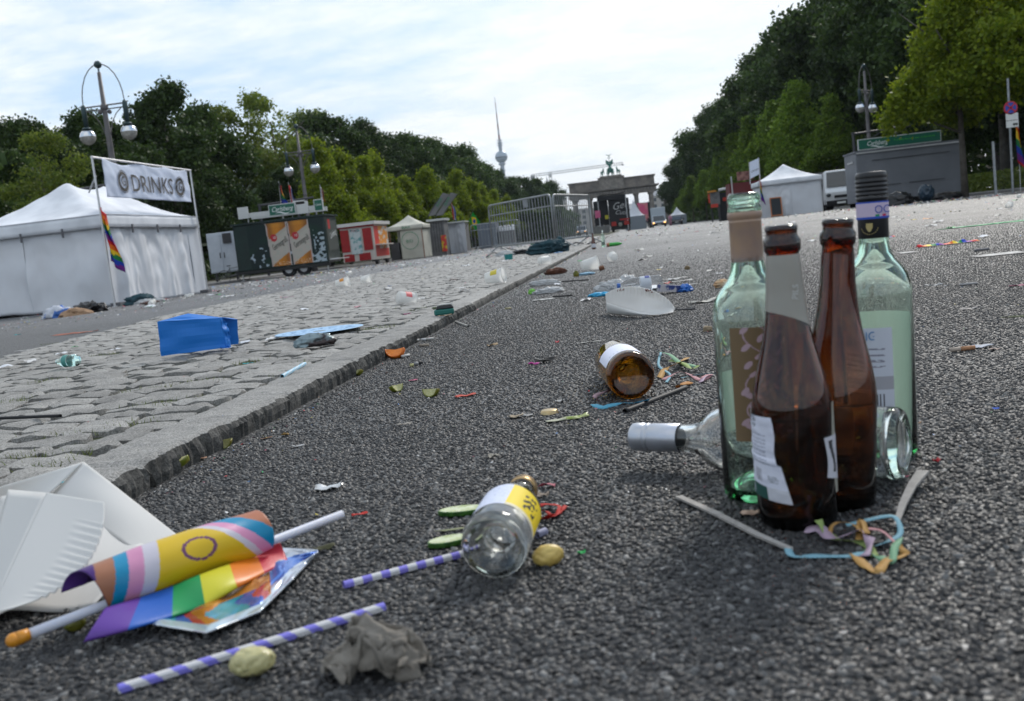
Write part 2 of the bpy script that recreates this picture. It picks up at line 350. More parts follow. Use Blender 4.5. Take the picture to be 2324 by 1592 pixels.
rs = random.Random(3)
def sett_mesh(hi, seed):
    q = random.Random(seed); b = MB(); n = 12; vs=[]
    ang = [2*math.pi*(k+q.uniform(-.25,.25))/n for k in range(n)]
    def sq(a, s): # rounded rectangle
        c,s_=math.cos(a),math.sin(a); p=5.0
        r=(abs(c)**p+abs(s_)**p)**(-1/p); return r*c*s, r*s_*s
    rings = [(1.0,-.6),(1.0,-.035),(1.0,-.035),(.80,.0)]
    jit=[q.uniform(.90,1.03) for _ in range(n)]; zj=[q.uniform(-.008,.008) for _ in range(n)]
    for s,z in rings:
        for k,a in enumerate(ang):
            x,y=sq(a,s*jit[k]*.5); vs.append((x,y,z*.1*(1 if z<0 else 1)+(zj[k] if z>-.5 else 0)))
    vs.append((q.uniform(-.1,.1),q.uniform(-.1,.1),.006)); fs=[]
    for i in (0,2):
        for k in range(n): fs.append((i*n+k,i*n+(k+1)%n,(i+1)*n+(k+1)%n,(i+1)*n+k))
    for k in range(n): fs.append((3*n+k,3*n+(k+1)%n,4*n))
    if not hi:
        vs=[v for i,v in enumerate(vs)]; 
    return vs, fs
SM = [sett_mesh(True, i) for i in range(10)]
SMO = []
for i,(vs,fs) in enumerate(SM):
    me = MB().add([(x,y,z) for x,y,z in vs], fs).mesh('sett_stone', M_sett, smooth=True); SMO.append(me)
cells=[]
y = 0.15
while y < 60:
    h_ = rs.uniform(.075,.108) if y<14 else rs.uniform(.11,.15)
    x = KX-.130 + rs.uniform(-.004,.004)
    e = xl(y)+.02
    while x > e+.05:
        w_ = rs.uniform(.085,.155) if y<14 else rs.uniform(.13,.2)
        if x-w_ < e: w_=x-e
        if w_>.05: cells.append((x-w_/2, y+h_/2+ .03*nz(x*.9,y*.7,3), w_-.006, h_-.006, rs.random(), rs.randrange(10)))
        x -= w_
    y += h_
def inview(x,y,z,mg=60):
    v = Vector((x,y,z-CH)); zc=-v.dot(cz)
    if zc<.1: return None
    px=PW/2+F*v.dot(cx)/zc; py=PH/2-F*v.dot(cy)/zc
    return (px,py,zc) if -mg<px<PW+mg and -mg<py<PH+mg else None
vis=[c for c in cells if c[1]<9 and inview(c[0],c[1],.03)]
vis.sort(key=lambda c: -c[2]*c[3]/inview(c[0],c[1],.03)[2]**3)
near=set(id(c) for c in vis[:298])
far=MB()
for c in cells:
    x,y,w_,h_,r_,k = c
    if y<9 and not inview(x,y,.03,200): continue
    zt = zg(x,y)+.001+rs.uniform(-.003,.003)
    M_ = Matrix.Translation((x,y,zt)) @ Matrix.Rotation(rs.uniform(-.06,.06),4,'Z') @ Matrix.Rotation(rs.uniform(-.035,.035),4,'X') @ Matrix.Rotation(rs.uniform(-.035,.035),4,'Y') @ Matrix.Diagonal((w_,h_,.5 if y>9 else .55,1))
    if id(c) in near:
        o = bpy.data.objects.new('sett', SMO[k]); COL.objects.link(o); o.parent=med; o.matrix_basis=M_
    else:
        vs,fs=SM[k]
        if False:
            vs=vs[12:24]+vs[24:36]+[vs[48]]; fs=[(k_,(k_+1)%12,12+(k_+1)%12,12+k_) for k_ in range(12)]+[(12+k_,12+(k_+1)%12,24) for k_ in range(12)]
        far.add([M_@Vector(v) for v in vs], fs)
o=far.obj('sett_field', M_settf, med, smooth=True); o['kind']='stuff'
# kerb stones along the strip
ky = [.15,1.287,2.403,3.306,4.35,5.4,6.35,7.4,8.3,9.35,10.4,11.3,12.4,13.4,14.5,15.5,16.6,17.7,18.8,20,21,22.2,23.3,24.5,25.6]
def kerb_stone(y0,y1,hi,seed):
    b=MB(); n=max(2,int((y1-y0)/(.0055 if hi else .03))); g=.004
    prof=[(.0,-.03),(.002,.012),(.0,.024),(-.006,.033),(-.016,.037),(-.05,.0375),(-.075,.038),(-.10,.037),(-.118,.037),(-.126,.02),(-.126,-.03)]
    vs=[]; fs=[]; mi=[]
    for i in range(n+1):
        y=y0+g+(y1-y0-2*g)*i/n; en=min(i,n-i)/n*(y1-y0); rd = max(0,1-en/.02)*.006
        for k,(x,z) in enumerate(prof):
            a=.010 if k<4 else .0028
            dx=a*(.35*nz(y*24,z*30+k*.4,seed)+.9*nz(y*85,k*.3,seed+5)+.5*nz(y*160,k*.5,seed+6)) if 0<k<10 else 0
            dz=(.0030*nz(y*22,x*24,seed+9)+.0018*nz(y*60,x*60,seed+2)+.005*nz(y*2.5,x*3,seed)) if 2<k<10 else 0
            vs.append((KX+x+dx+.006*nz(y*1.7,0,seed), y, z+dz-rd))
    P=len(prof)
    for i in range(n):
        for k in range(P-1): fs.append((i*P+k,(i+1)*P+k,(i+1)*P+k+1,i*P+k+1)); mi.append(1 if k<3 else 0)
    fs.append(tuple(range(P-1,-1,-1))); mi.append(1); fs.append(tuple(n*P+k for k in range(P))); mi.append(1)
    b.add(vs,fs); b.mi=mi; return b
for i in range(len(ky)-1):
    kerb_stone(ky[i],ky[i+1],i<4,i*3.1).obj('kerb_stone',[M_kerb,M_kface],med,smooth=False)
b=MB(); yy=25.6
while yy<120:
    b.box((KX-.063,yy+.5,.003),(.126,.99,.07)); yy+=1.0
o=b.obj('kerb_run',M_kerb,med); o['kind']='stuff'
# moss and grass in the joints
M_grass = mat('joint_grass', (.10,.15,.03), rough=.8, col2=(.16,.17,.05), nscale=30)
g=MB(); q=random.Random(11)
tuf=[(710,820),(640,848),(845,745),(870,742),(290,960),(360,915),(300,1050),(10,1115),(130,1050),(40,1040),(200,1025),(110,775),(240,800),(100,860),(380,910),(500,775),(560,820),(395,905),(890,700),(950,700),(930,705),(1180,690),(1160,678),(1240,640),(1130,640),(830,748),(520,990-60),(60,1030),(330,880),(470,862),(150,985),(30,905)]
for (px,py) in tuf:
    c=G(px,py,.036)
    for _ in range(70):
        x=c.x+q.gauss(0,.035); y=c.y+q.gauss(0,.018)
        if x>KX-.15: continue
        h_=q.uniform(.004,.014); a=q.uniform(0,6.28); dx,dy=math.cos(a)*.0012,math.sin(a)*.0012; l=q.uniform(-.008,.008)
        z=zg(x,y)-.004
        g.add([(x-dx,y-dy,z),(x+dx,y+dy,z),(x+l,y+q.uniform(-.006,.006),z+h_)],[(0,1,2)])
for k in range(5000):
    y=1.0+7*q.random()**1.6; x=q.uniform(xl(y),KX-.14)
    if nz(x*4,y*4,8)<.12: continue
    h_=q.uniform(.002,.008); a=q.uniform(0,6.28); dx,dy=math.cos(a)*.0013,math.sin(a)*.0013; z=zg(x,y)-.008
    g.add([(x-dx,y-dy,z),(x+dx,y+dy,z),(x+q.uniform(-.005,.005),y,z+h_)],[(0,1,2)])
tag(g.obj('joint_grass', M_grass), label='low green moss and grass growing in the joints of the cobbled strip', cat='grass', kind='stuff')
# ---------------------------------------------------------------- stones standing proud in the near asphalt
q = random.Random(5); pts=[]
y=0.40
while y<11.5:
    st=.0066 if y<1.6 else (.0085 if y<2.8 else .0085+.0035*(y-2.8)/2)
    thin_=0 if y<3.0 else ((y-3.0)/8.5)**.8
    xa=-0.66; xb=.56*y+.28
    xa=max(xa, -.62*y-.25)
    x=xa
    while x<xb:
        X=x+q.uniform(-.4,.4)*st; Y=y+q.uniform(-.4,.4)*st
        if X>KX+.012+.006*nz(Y*1.7) and q.random()>=thin_: pts.append((X,Y,-.0008))
        x+=st
    y+=st
pm_ = bpy.data.meshes.new('aggregate'); pm_.from_pydata(pts,[],[])
agg = bpy.data.objects.new('aggregate_stone', pm_); COL.objects.link(agg); agg.parent = road_r; agg['kind']='stuff'
M_agg = bpy.data.materials.new('aggregate'); M_agg.use_nodes=True; t=M_agg.node_tree; bs=t.nodes['Principled BSDF']
oi=t.nodes.new('ShaderNodeObjectInfo'); rp=t.nodes.new('ShaderNodeValToRGB'); t.links.new(oi.outputs['Random'], rp.inputs[0])
e=rp.color_ramp.elements; e[0].position=0; e[0].color=(.007,.007,.008,1); e[1].position=1; e[1].color=(.15,.15,.148,1)
for p_,c_ in ((.45,(.012,.012,.013,1)),(.75,(.022,.022,.0235,1)),(.93,(.048,.048,.047,1))):
    k=rp.color_ramp.elements.new(p_); k.color=c_
t.links.new(rp.outputs[0], bs.inputs['Base Color']); bs.inputs['Roughness'].default_value=.55; bs.inputs['Specular IOR Level'].default_value=.5
ng=bpy.data.node_groups.new('scatter','GeometryNodeTree'); ng.interface.new_socket('Geometry',in_out='INPUT',socket_type='NodeSocketGeometry'); ng.interface.new_socket('Geometry',in_out='OUTPUT',socket_type='NodeSocketGeometry')
gi=ng.nodes.new('NodeGroupInput'); go=ng.nodes.new('NodeGroupOutput'); ic=ng.nodes.new('GeometryNodeMeshIcoSphere'); ic.inputs['Radius'].default_value=.0044; ic.inputs['Subdivisions'].default_value=2
sp=ng.nodes.new('GeometryNodeSetPosition'); nn=ng.nodes.new('ShaderNodeTexNoise'); nn.inputs['Scale'].default_value=160; po=ng.nodes.new('GeometryNodeInputPosition')
vm=ng.nodes.new('ShaderNodeVectorMath'); vm.operation='SUBTRACT'; vm.inputs[1].default_value=(.5,.5,.5); vs_=ng.nodes.new('ShaderNodeVectorMath'); vs_.operation='SCALE'; vs_.inputs['Scale'].default_value=.006
ng.links.new(po.outputs[0],nn.inputs['Vector']); ng.links.new(nn.outputs['Color'],vm.inputs[0]); ng.links.new(vm.outputs[0],vs_.inputs[0]); ng.links.new(vs_.outputs[0],sp.inputs['Offset']); ng.links.new(ic.outputs[0],sp.inputs[0])
sm=ng.nodes.new('GeometryNodeSetMaterial'); sm.inputs['Material'].default_value=M_agg; ng.links.new(sp.outputs[0],sm.inputs[0])
io=ng.nodes.new('GeometryNodeInstanceOnPoints'); ng.links.new(gi.outputs[0],io.inputs['Points']); ng.links.new(sm.outputs[0],io.inputs['Instance'])
rr=ng.nodes.new('FunctionNodeRandomValue'); rr.data_type='FLOAT_VECTOR'; rr.inputs[0].default_value=(-.5,-.5,0); rr.inputs[1].default_value=(.5,.5,6.28)
rc=ng.nodes.new('FunctionNodeRandomValue'); rc.data_type='FLOAT_VECTOR'; rc.inputs[0].default_value=(.5,.42,.42); rc.inputs[1].default_value=(1.15,.9,.85); rc.inputs['Seed'].default_value=4
ng.links.new(rr.outputs[0],io.inputs['Rotation']); ng.links.new(rc.outputs[0],io.inputs['Scale']); ng.links.new(io.outputs[0],go.inputs[0])
agg.modifiers.new('scatter','NODES').node_group=ng
# ================================================================ FAR BUILDINGS AND TOWER
M_stone = mat('gate_sandstone', (.20,.175,.15), rough=.9, col2=(.11,.10,.09), nscale=.5, bump=.4, bscale=3, bdist=.1)
M_stone2 = mat('gate_relief_stone', (.23,.205,.18), rough=.9, col2=(.14,.13,.115), nscale=1.2, bump=.6, bscale=2.5, bdist=.15)
M_copper = mat('green_copper', (.05,.20,.155), rough=.7, metal=.2, col2=(.03,.12,.10), nscale=2)
GY=395; GX=-2.6
gate = thing('city_gate','grey sandstone city gate with columns at the far end of the road','city gate',(GX,GY,0))
wx=[-14.9,-9.15,-3.4,3.4,9.15,14.9]
for x in wx:
    b=MB(); b.box((GX+x,GY+5.5,6.9),(1.55,8.6,13.8)); b.obj('passage_wall',M_stone,gate)
    for yy in (0.2,10.8):
        b=MB(); M_=Matrix.Translation((GX+x,GY+yy,0)); b.lathe([(1.15,0),(1.15,.4),(1.0,.5),(1.0,.7),(.93,.75),(.9,4),(.78,12.6),(.8,12.7),(1.05,13.2)],20,M_); b.box((GX+x,GY+yy,13.5),(2.3,2.3,.6)); b.obj('column',M_stone,gate)
b=MB(); b.box((GX,GY+5.5,14.6),(34,12.6,1.6)); b.box((GX,GY+5.5,15.8),(35.2,13.6,.35)); b.obj('entablature',M_stone,gate)
for k in range(28):
    b=MB(); b.box((GX-16.4+k*1.215,GY-.9,14.9),(.5,.14,.9)); b.obj('triglyph',M_stone2,gate)
b=MB(); b.box((GX,GY+5.5,16.15),(36.4,14.6,.34)); b.obj('cornice',M_stone,gate)
b=MB(); b.box((GX,GY+5.5,18),(33.2,10.6,3.4)); b.box((GX,GY+5.5,19.9),(34.2,11.6,.42)); b.obj('attic',M_stone,gate)
b=MB(); b.box((GX,GY+5.0,18.5),(9.6,11.2,4.2)); b.box((GX,GY+5.0,20.75),(10.4,12,.34)); b.obj('attic_relief_block',M_stone2,gate)
b=MB(); b.box((GX,GY+4,21.2),(8.6,7,.55)); b.obj('statue_plinth',M_stone,gate)
quad = thing('chariot_statue','green bronze four-horse chariot with winged driver standing on the gate roof','statue',(GX,GY+4,21.5))
def horse(b, x, y, z, s, turn):
    M_=Matrix.Translation((x,y,z))@Matrix.Rotation(turn,4,'Z')@Matrix.Scale(s,4)
    T=lambda P,r: b.tube([M_@Vector(p) for p in P],[k*s for k in r],8)
    T([(0,1.05,1.55),(0,.4,1.5),(0,-.5,1.5),(0,-.95,1.65)],[.3,.42,.38,.34])
    T([(0,-.85,1.7),(0,-1.2,2.2),(0,-1.35,2.6)],[.33,.24,.17]); T([(0,-1.25,2.65),(0,-1.55,2.5),(0,-1.85,2.2)],[.16,.15,.09])
    T([(.07,-1.25,2.75),(.09,-1.22,2.95)],[.05,.02]); T([(-.07,-1.25,2.75),(-.09,-1.22,2.95)],[.05,.02])
    for sx_ in (-.2,.2):
        T([(sx_,.95,1.5),(sx_,.85,.95),(sx_,1.1,.5),(sx_,1.0,0)],[.24,.14,.09,.09])
    T([(-.2,-.8,1.4),(-.2,-.85,.7),(-.2,-.82,0)],[.19,.1,.09]); T([(.2,-.85,1.4),(.2,-1.35,1.15),(.2,-1.25,.6)],[.19,.1,.08])
    T([(0,1.2,1.7),(0,1.5,1.4),(0,1.5,.6)],[.09,.13,.05])
for i,(x,tn) in enumerate(((-3.1,.35),(-.75,.08),(.75,-.08),(3.1,-.35))):
    b=MB(); horse(b,GX+x,GY+1.9,21.45,1.12,tn); b.obj('horse',M_copper,quad,smooth=True)
b=MB(); b.box((GX,GY+4.6,22.9),(2.6,2.2,.2)); b.lathe([(1.3,0),(1.35,1.3),(1.25,1.32),(1.2,0)],16,Matrix.Translation((GX,GY+4.4,22.9)),a0=math.pi,a1=2*math.pi)
for sx_ in (-1.4,1.4): b.lathe([(.85,-.08),(.85,.08),(.7,.08),(.7,-.08)],16,Matrix.Translation((GX+sx_,GY+4.6,22.4))@Matrix.Rotation(R(90),4,'Y'),closed=True)
b.obj('chariot',M_copper,quad)
b=MB(); b.tube([(GX,GY+4.6,23),(GX,GY+4.6,24.6),(GX,GY+4.6,26),(GX,GY+4.6,26.5)],[.55,.42,.5,.2],10); b.sph((GX,GY+4.5,26.9),.32,10); b.tube([(GX-.4,GY+4.5,26),(GX-.9,GY+4,26.3)],.13,6); b.tube([(GX+.4,GY+4.5,26),(GX+.8,GY+4,26.6),(GX+.6,GY+3.8,27.2)],.13,6); b.obj('driver',M_copper,quad,smooth=True)
for s_ in (-1,1):
    b=MB(); b.grid(lambda u,v,s_=s_: (GX+s_*(.25+u*1.15),GY+4.9+.2*u,25.2+v*2.0*(1-.15*u)+u*1.1-.6*v*(1-v)),5,4); b.obj('wing',M_copper,quad,solid=.12)
b=MB(); b.tube([(GX,GY+4,24),(GX,GY+4,28.2)],.08,6); b.lathe([(.5,-.07),(.5,.07),(.34,.07),(.34,-.07)],14,Matrix.Translation((GX,GY+4,28.5))@Matrix.Rotation(R(90),4,'X'),closed=True); b.obj('staff',M_copper,quad)
b=MB(); b.tube([(GX,GY+4,28.9),(GX,GY+4,29.6)],[.15,.12],6); b.tube([(GX-1.1,GY+4,30.0),(GX-.5,GY+4,29.5),(GX,GY+4,29.45),(GX+.5,GY+4,29.5),(GX+1.1,GY+4,30.0)],[.05,.13,.15,.13,.05],6); b.obj('eagle',M_copper,quad)
# side wing of the gate and neighbours
M_pale = mat('pale_stone', (.42,.40,.37), rough=.85, col2=(.32,.31,.29), nscale=.3)
M_glass_far = mat('far_window', (.06,.07,.08), rough=.2)
M_zinc = mat('grey_roof', (.22,.24,.26), rough=.6, col2=(.17,.18,.2), nscale=.6)
def block(name,label,cx_,cy_,w_,d_,h_,nx,nf,roof=True,m=M_pale,dome=False):
    t=thing(name,label,'building',(cx_,cy_,0)); b=MB(); b.box((cx_,cy_,h_/2),(w_,d_,h_)); b.obj('wall',m,t)
    for f in range(nf):
        for k in range(nx):
            x=cx_-w_/2+(k+.5)*w_/nx; z=1.5+(f+.4)*(h_-2)/nf
            b=MB(); b.box((x,cy_-d_/2-.02,z+.6),(w_/nx*.45,.12,(h_-2)/nf*.55)); b.obj('window',M_glass_far,t)
            b=MB(); b.box((x,cy_-d_/2-.1,z-(h_-2)/nf*.275+.5),(w_/nx*.55,.3,.18)); b.obj('sill',m,t)
    if roof:
        b=MB(); b.add([(cx_-w_/2-.5,cy_-d_/2-.5,h_),(cx_+w_/2+.5,cy_-d_/2-.5,h_),(cx_+w_/2+.5,cy_+d_/2,h_),(cx_-w_/2-.5,cy_+d_/2,h_),(cx_-w_/2+2,cy_,h_+4),(cx_+w_/2-2,cy_,h_+4)],[(0,1,5,4),(2,3,4,5),(1,2,5),(3,0,4),(0,3,2,1)]); b.obj('roof',M_zinc,t)
    if dome:
        b=MB(); b.lathe([(3.2,0),(3.2,1.5),(3.0,2.6),(2.2,4),(.9,5),(.4,5.4),(.3,7),(.05,9)],16,Matrix.Translation((cx_+w_*.15,cy_,h_+2.5))); b.obj('turret',M_zinc,t,smooth=True)
    return t
block('gatehouse','low columned side building right of the city gate behind the lindens',GX+24.5,GY+9,9,14,10,3,1,m=M_stone)
block('corner_building','pale building with a zinc roof peeping out right of the gate',GX+30,520,24,14,15,6,4)
block('corner_building','grey-roofed building with a small turret peeping over the trees left of the gate',-36,470,22,14,17,6,5,dome=True)
block('hotel_building','pale long building standing beyond the gate, seen low through its right openings',6,700,70,20,13,16,3)
block('bank_building','long pale building with a flat front beyond the gate, behind the crowd barriers',-42,690,46,20,17,12,4,roof=False)
# television tower
M_conc = mat('tower_concrete', (.27,.31,.36), rough=.8)  # bluish cast of distant haze put into the concrete colour
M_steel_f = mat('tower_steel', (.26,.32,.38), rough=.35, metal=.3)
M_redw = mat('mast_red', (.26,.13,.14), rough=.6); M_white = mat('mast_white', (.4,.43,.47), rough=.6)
TX,TY=D(1158,540,2580).x,2580
tv = thing('television_tower','slender pale television tower with a steel ball and striped mast above the treetops','tower',(TX,TY,0))
T_=Matrix.Translation((TX,TY,0))
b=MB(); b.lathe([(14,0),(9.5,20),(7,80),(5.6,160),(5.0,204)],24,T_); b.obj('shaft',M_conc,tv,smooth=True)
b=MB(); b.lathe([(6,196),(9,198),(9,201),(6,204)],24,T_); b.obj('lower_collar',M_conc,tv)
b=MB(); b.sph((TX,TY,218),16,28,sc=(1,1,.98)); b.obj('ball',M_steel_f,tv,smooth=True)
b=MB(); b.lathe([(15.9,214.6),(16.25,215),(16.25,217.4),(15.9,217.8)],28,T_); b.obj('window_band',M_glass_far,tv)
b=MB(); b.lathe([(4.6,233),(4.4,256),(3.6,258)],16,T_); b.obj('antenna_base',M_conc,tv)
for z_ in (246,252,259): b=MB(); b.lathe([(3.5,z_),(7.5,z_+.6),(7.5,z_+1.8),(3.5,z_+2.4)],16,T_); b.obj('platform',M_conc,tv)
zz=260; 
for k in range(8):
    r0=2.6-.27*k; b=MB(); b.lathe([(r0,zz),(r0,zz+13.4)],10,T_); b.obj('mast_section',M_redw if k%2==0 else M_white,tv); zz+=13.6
# tower crane behind the gate
M_crane = mat('crane_steel', (.5,.5,.5), rough=.6)
A,B=D(1232,396,700),D(1415,371,700)
cr_=thing('tower_crane','pale lattice tower crane with a long jib reaching behind the chariot statue','crane',(A.x,A.y,0))
def lattice(b,A,B,s,r,n):
    A,B=Vector(A),Vector(B); d=(B-A); t=d.normalized(); e=Vector((0,1,0)) if abs(t.z)>.5 or True else 0
    e=(e-t*e.dot(t)).normalized(); g=t.cross(e); cs=[e*s/2+g*s/2,e*s/2-g*s/2,-e*s/2-g*s/2,-e*s/2+g*s/2]
    for c in cs: b.tube([A+c,B+c],r,4,caps=False)
    for k in range(n):
        p,q_=A+d*k/n,A+d*(k+1)/n
        for i in range(4): b.tube([p+cs[i],q_+cs[(i+1)%4]],r*.6,3,caps=False)
b=MB(); lattice(b,A,B,1.5,.16,30); b.obj('jib',M_crane,cr_)
b=MB(); lattice(b,(A.x+5,A.y,0),(A.x+5,A.y,A.z+1),1.8,.16,20); b.obj('mast',M_crane,cr_)
b=MB(); lattice(b,A,A-(B-A)*.15,1.5,.16,5); b.obj('counter_jib',M_crane,cr_)
b=MB(); c_=A-(B-A)*.13; b.box((c_.x,c_.y,c_.z-1.2),(3,1.6,2.6)); b.obj('counterweight',mat('crane_block',(.3,.3,.3)),cr_)
b=MB(); b.box((A.x+5,A.y-1,A.z-1.6),(2,2,2.2)); b.obj('cab',M_crane,cr_)
b=MB(); c_=B; b.box((c_.x-.8,c_.y,c_.z-.9),(1.6,1.4,1.2)); b.obj('trolley',M_crane,cr_)
# ================================================================ TREES
def leafmat(name, c1, c2, trl):
    m=bpy.data.materials.new(name); m.use_nodes=True; t=m.node_tree; N=t.nodes.new; b=t.nodes['Principled BSDF']; o=t.nodes['Material Output']
    ge=N('ShaderNodeNewGeometry'); x=N('ShaderNodeMix'); x.data_type='RGBA'; x.inputs[6].default_value=tuple(c1)+(1,); x.inputs[7].default_value=tuple(c2)+(1,); t.links.new(ge.outputs['Random Per Island'],x.inputs[0])
    oi=N('ShaderNodeObjectInfo'); hs=N('ShaderNodeHueSaturation'); mr_=N('ShaderNodeMapRange'); mr_.inputs[3].default_value=.75; mr_.inputs[4].default_value=1.2; t.links.new(oi.outputs['Random'],mr_.inputs[0]); t.links.new(mr_.outputs[0],hs.inputs['Value']); t.links.new(x.outputs[2],hs.inputs['Color'])
    t.links.new(hs.outputs[0],b.inputs['Base Color']); b.inputs['Roughness'].default_value=.55; b.inputs['Specular IOR Level'].default_value=.25
    tr=N('ShaderNodeBsdfTranslucent'); t.links.new(hs.outputs[0],tr.inputs[0]); mx=N('ShaderNodeMixShader'); mx.inputs[0].default_value=trl
    t.links.new(b.outputs[0],mx.inputs[1]); t.links.new(tr.outputs[0],mx.inputs[2]); t.links.new(mx.outputs[0],o.inputs[0]); return m
M_dark=leafmat('dark_leaf',(.018,.040,.009),(.065,.11,.02),.28)
M_mid=leafmat('mid_leaf',(.07,.115,.016),(.17,.21,.028),.45)
M_lime=leafmat('lime_leaf',(.10,.165,.010),(.27,.33,.02),.5)
M_fresh=leafmat('fresh_leaf',(.065,.13,.014),(.19,.28,.03),.5)
M_bark=mat('bark',(.06,.05,.04),rough=.9,col2=(.1,.09,.075),nscale=3,bump=.6,bscale=8,bdist=.05)
def crown(seed, lobes, n, s, squash=1.0):
    """lobes: (x,y,z,r,rz); leaves fill each lobe, thicker toward its surface, in small sprays"""
    g=np.random.default_rng(seed); L_=np.array(lobes,float); wgt=L_[:,3]**2; wgt/=wgt.sum()
    ns=max(1,n//7); idx=g.choice(len(L_),ns,p=wgt); d=g.normal(size=(ns,3)); d/=np.linalg.norm(d,axis=1)[:,None]
    rad=g.random(ns)**.42*(1+.12*g.normal(size=ns)); P=L_[idx,:3]+d*rad[:,None]*np.stack([L_[idx,3],L_[idx,3],L_[idx,4]],1)
    P=np.repeat(P,7,0)+g.normal(size=(ns*7,3))*s*.9; n=len(P)
    a=g.normal(size=(n,3)); a/=np.linalg.norm(a,axis=1)[:,None]; b=g.normal(size=(n,3)); b-=a*(a*b).sum(1)[:,None]; b/=np.linalg.norm(b,axis=1)[:,None]
    sz=(s*(.6+.8*g.random(n)))[:,None]; V=np.stack([P-a*sz*.6,P+b*sz*.42,P+a*sz*.6,P-b*sz*.42],1).reshape(-1,3)
    me=bpy.data.meshes.new('crown'); me.vertices.add(len(V)); me.vertices.foreach_set('co',V.ravel()); me.loops.add(len(V)); me.loops.foreach_set('vertex_index',np.arange(len(V)))
    me.polygons.add(n); me.polygons.foreach_set('loop_start',np.arange(n)*4); me.polygons.foreach_set('loop_total',np.full(n,4)); me.update(); return me
def trunkmesh(h,r,seed,spread):
    q=random.Random(seed); b=MB(); top=Vector((q.uniform(-.3,.3),q.uniform(-.3,.3),h)); b.tube([(0,0,-.3),(0,0,h*.25),(top.x*.5,top.y*.5,h*.6),top],[r*1.3,r,r*.7,r*.25],8)
    for k in range(7):
        z=h*(.35+.08*k); a=q.uniform(0,6.28); l=spread*q.uniform(.5,.9); p=Vector((top.x*z/h,top.y*z/h,z)); e=p+Vector((math.cos(a)*l,math.sin(a)*l,l*.7))
        b.tube([p,(p+e)/2+Vector((0,0,-.1*l)),e],[r*.45,r*.3,r*.1],6)
    return b.mesh('trunk',M_bark,smooth=True)
def lobes(seed,h,r,base,k,cone=False):
    q=random.Random(seed); out_=[]
    for i in range(k):
        f=q.random(); z=base+(h-base)*(.12+.80*f); w_=r*((1-.82*f) if cone else (math.sin(math.pi*(.18+.72*f))))
        a=q.uniform(0,6.28); d=w_*q.uniform(.3,.85); rr=r*q.uniform(.17,.34)*(1-.45*f if cone else 1); out_.append((math.cos(a)*d,math.sin(a)*d,z,rr,rr*q.uniform(.7,1.0)))
    out_.append((0,0,(h+base)/2,r*.5,(h-base)*.36)); 
    if cone: out_.append((0,0,h*.88,r*.2,h*.12))
    return out_
def proto(name,seed,h,r,base,k,n,s,leaf,cone=False,tr=.25):
    cm=crown(seed,lobes(seed,h,r,base,k,cone),n,s); cm.materials.append(leaf)
    return (name,cm,trunkmesh(h*.8,tr,seed,r*.7),h)
PD=[proto('d',1,17,6.2,3.0,28,38000,.29,M_dark),proto('d',2,20,6.8,3.5,32,42000,.30,M_dark),proto('d',3,18,5.2,2.5,26,32000,.29,M_dark,tr=.3),proto('d',4,21,6.0,5,24,17000,.28,M_mid,tr=.3)]
PL=[proto('l',11,9.8,3.1,1.9,26,22000,.18,M_lime,True,.12),proto('l',12,9.2,3.0,2.0,24,21000,.18,M_lime,True,.12),proto('l',13,10.2,3.5,2.2,26,24000,.18,M_fresh,True,.12),proto('l',14,9.4,3.2,2.0,22,21000,.18,M_fresh,True,.12)]
q=random.Random(21)
def tree(P,name,label,group,x,y,z,sc,rz,cat='tree',sz=1.0):
    t=bpy.data.objects.new(name,None); COL.objects.link(t); t.location=(x,y,z); t.rotation_euler=(0,0,rz); t.scale=(sc,sc,sc*sz); tag(t,label,cat,group)
    for nm,me in (('crown',P[1]),('trunk',P[2])):
        o=bpy.data.objects.new(nm,me); COL.objects.link(o); o.parent=t
    return t
# left forest: (pixel of the top, lateral) picked from the skyline
def ft(px,py,lat,P,side,i,wide=1.0):
    y=lat*F/(px-1413); p=D(px,py,y); sc=(p.z+.1)/P[3]
    return y,sc
sky_l=[(30,325,-31,2),(135,272,-33,0),(255,238,-31,1),(408,180,-30,2),(470,235,-33,0),(575,215,-36,3),(655,185,-34,3),(725,225,-36,3),(770,252,-33,0),(835,268,-32,1),(885,292,-34,2),(945,300,-31,0),(1012,306,-32,1),(1055,330,-33,0),(1085,345,-32,1),(1115,365,-32,2),(1140,385,-31,0),(1168,400,-30,1),(1200,398,-27,2),(1235,402,-24,1),(1258,412,-22,0)]
for i,(px,py,lat,k) in enumerate(sky_l):
    y,sc=ft(px,py,lat,PD[k],'l',i)
    tree(PD[k],'park_tree',('airy ' if k==3 else 'dark ')+'tall park tree on the left skyline, '+ordw(i)+' from the left edge of the photo','park trees on the left skyline',D(px,540,y).x,y,-.1,sc,q.uniform(0,6.28),sz=1.0)
for i in range(16):
    y=44+i*15+q.uniform(-3,3); k=i%3
    tree(PD[k],'park_tree','shorter dark tree behind the left stalls, '+ordw(i)+' counted toward the gate','park trees behind the left stalls',-29-q.uniform(0,4)-(3 if i<3 else 0),y,-.1,q.uniform(.50,.62),q.uniform(0,6.28))
tree(PD[3],'park_tree','mid green bushy tree behind the white tent at the left edge','park tree',-24.5,41,-.1,.36,1.0)
sky_r=[(1536,405,16,2),(1556,352,19,0),(1580,330,20,1),(1605,300,21,0),(1640,235,22,1),(1685,215,23,2),(1735,180,24,1),(1765,105,25,0),(1830,45,26,1),(1905,-30,27,2),(1985,-90,28,0),(2080,-150,28,1),(2180,-230,29,2),(2290,-300,29,0),(2420,-380,29,1)]
for i,(px,py,lat,k) in enumerate(sky_r):
    y,sc=ft(px,py,lat,PD[k],'r',i)
    tree(PD[k],'park_tree','very tall dark park tree on the right skyline, '+ordw(i)+' to the right of the gate','park trees on the right skyline',D(px,500,y).x,y,.1,sc,q.uniform(0,6.28),sz=1.0)
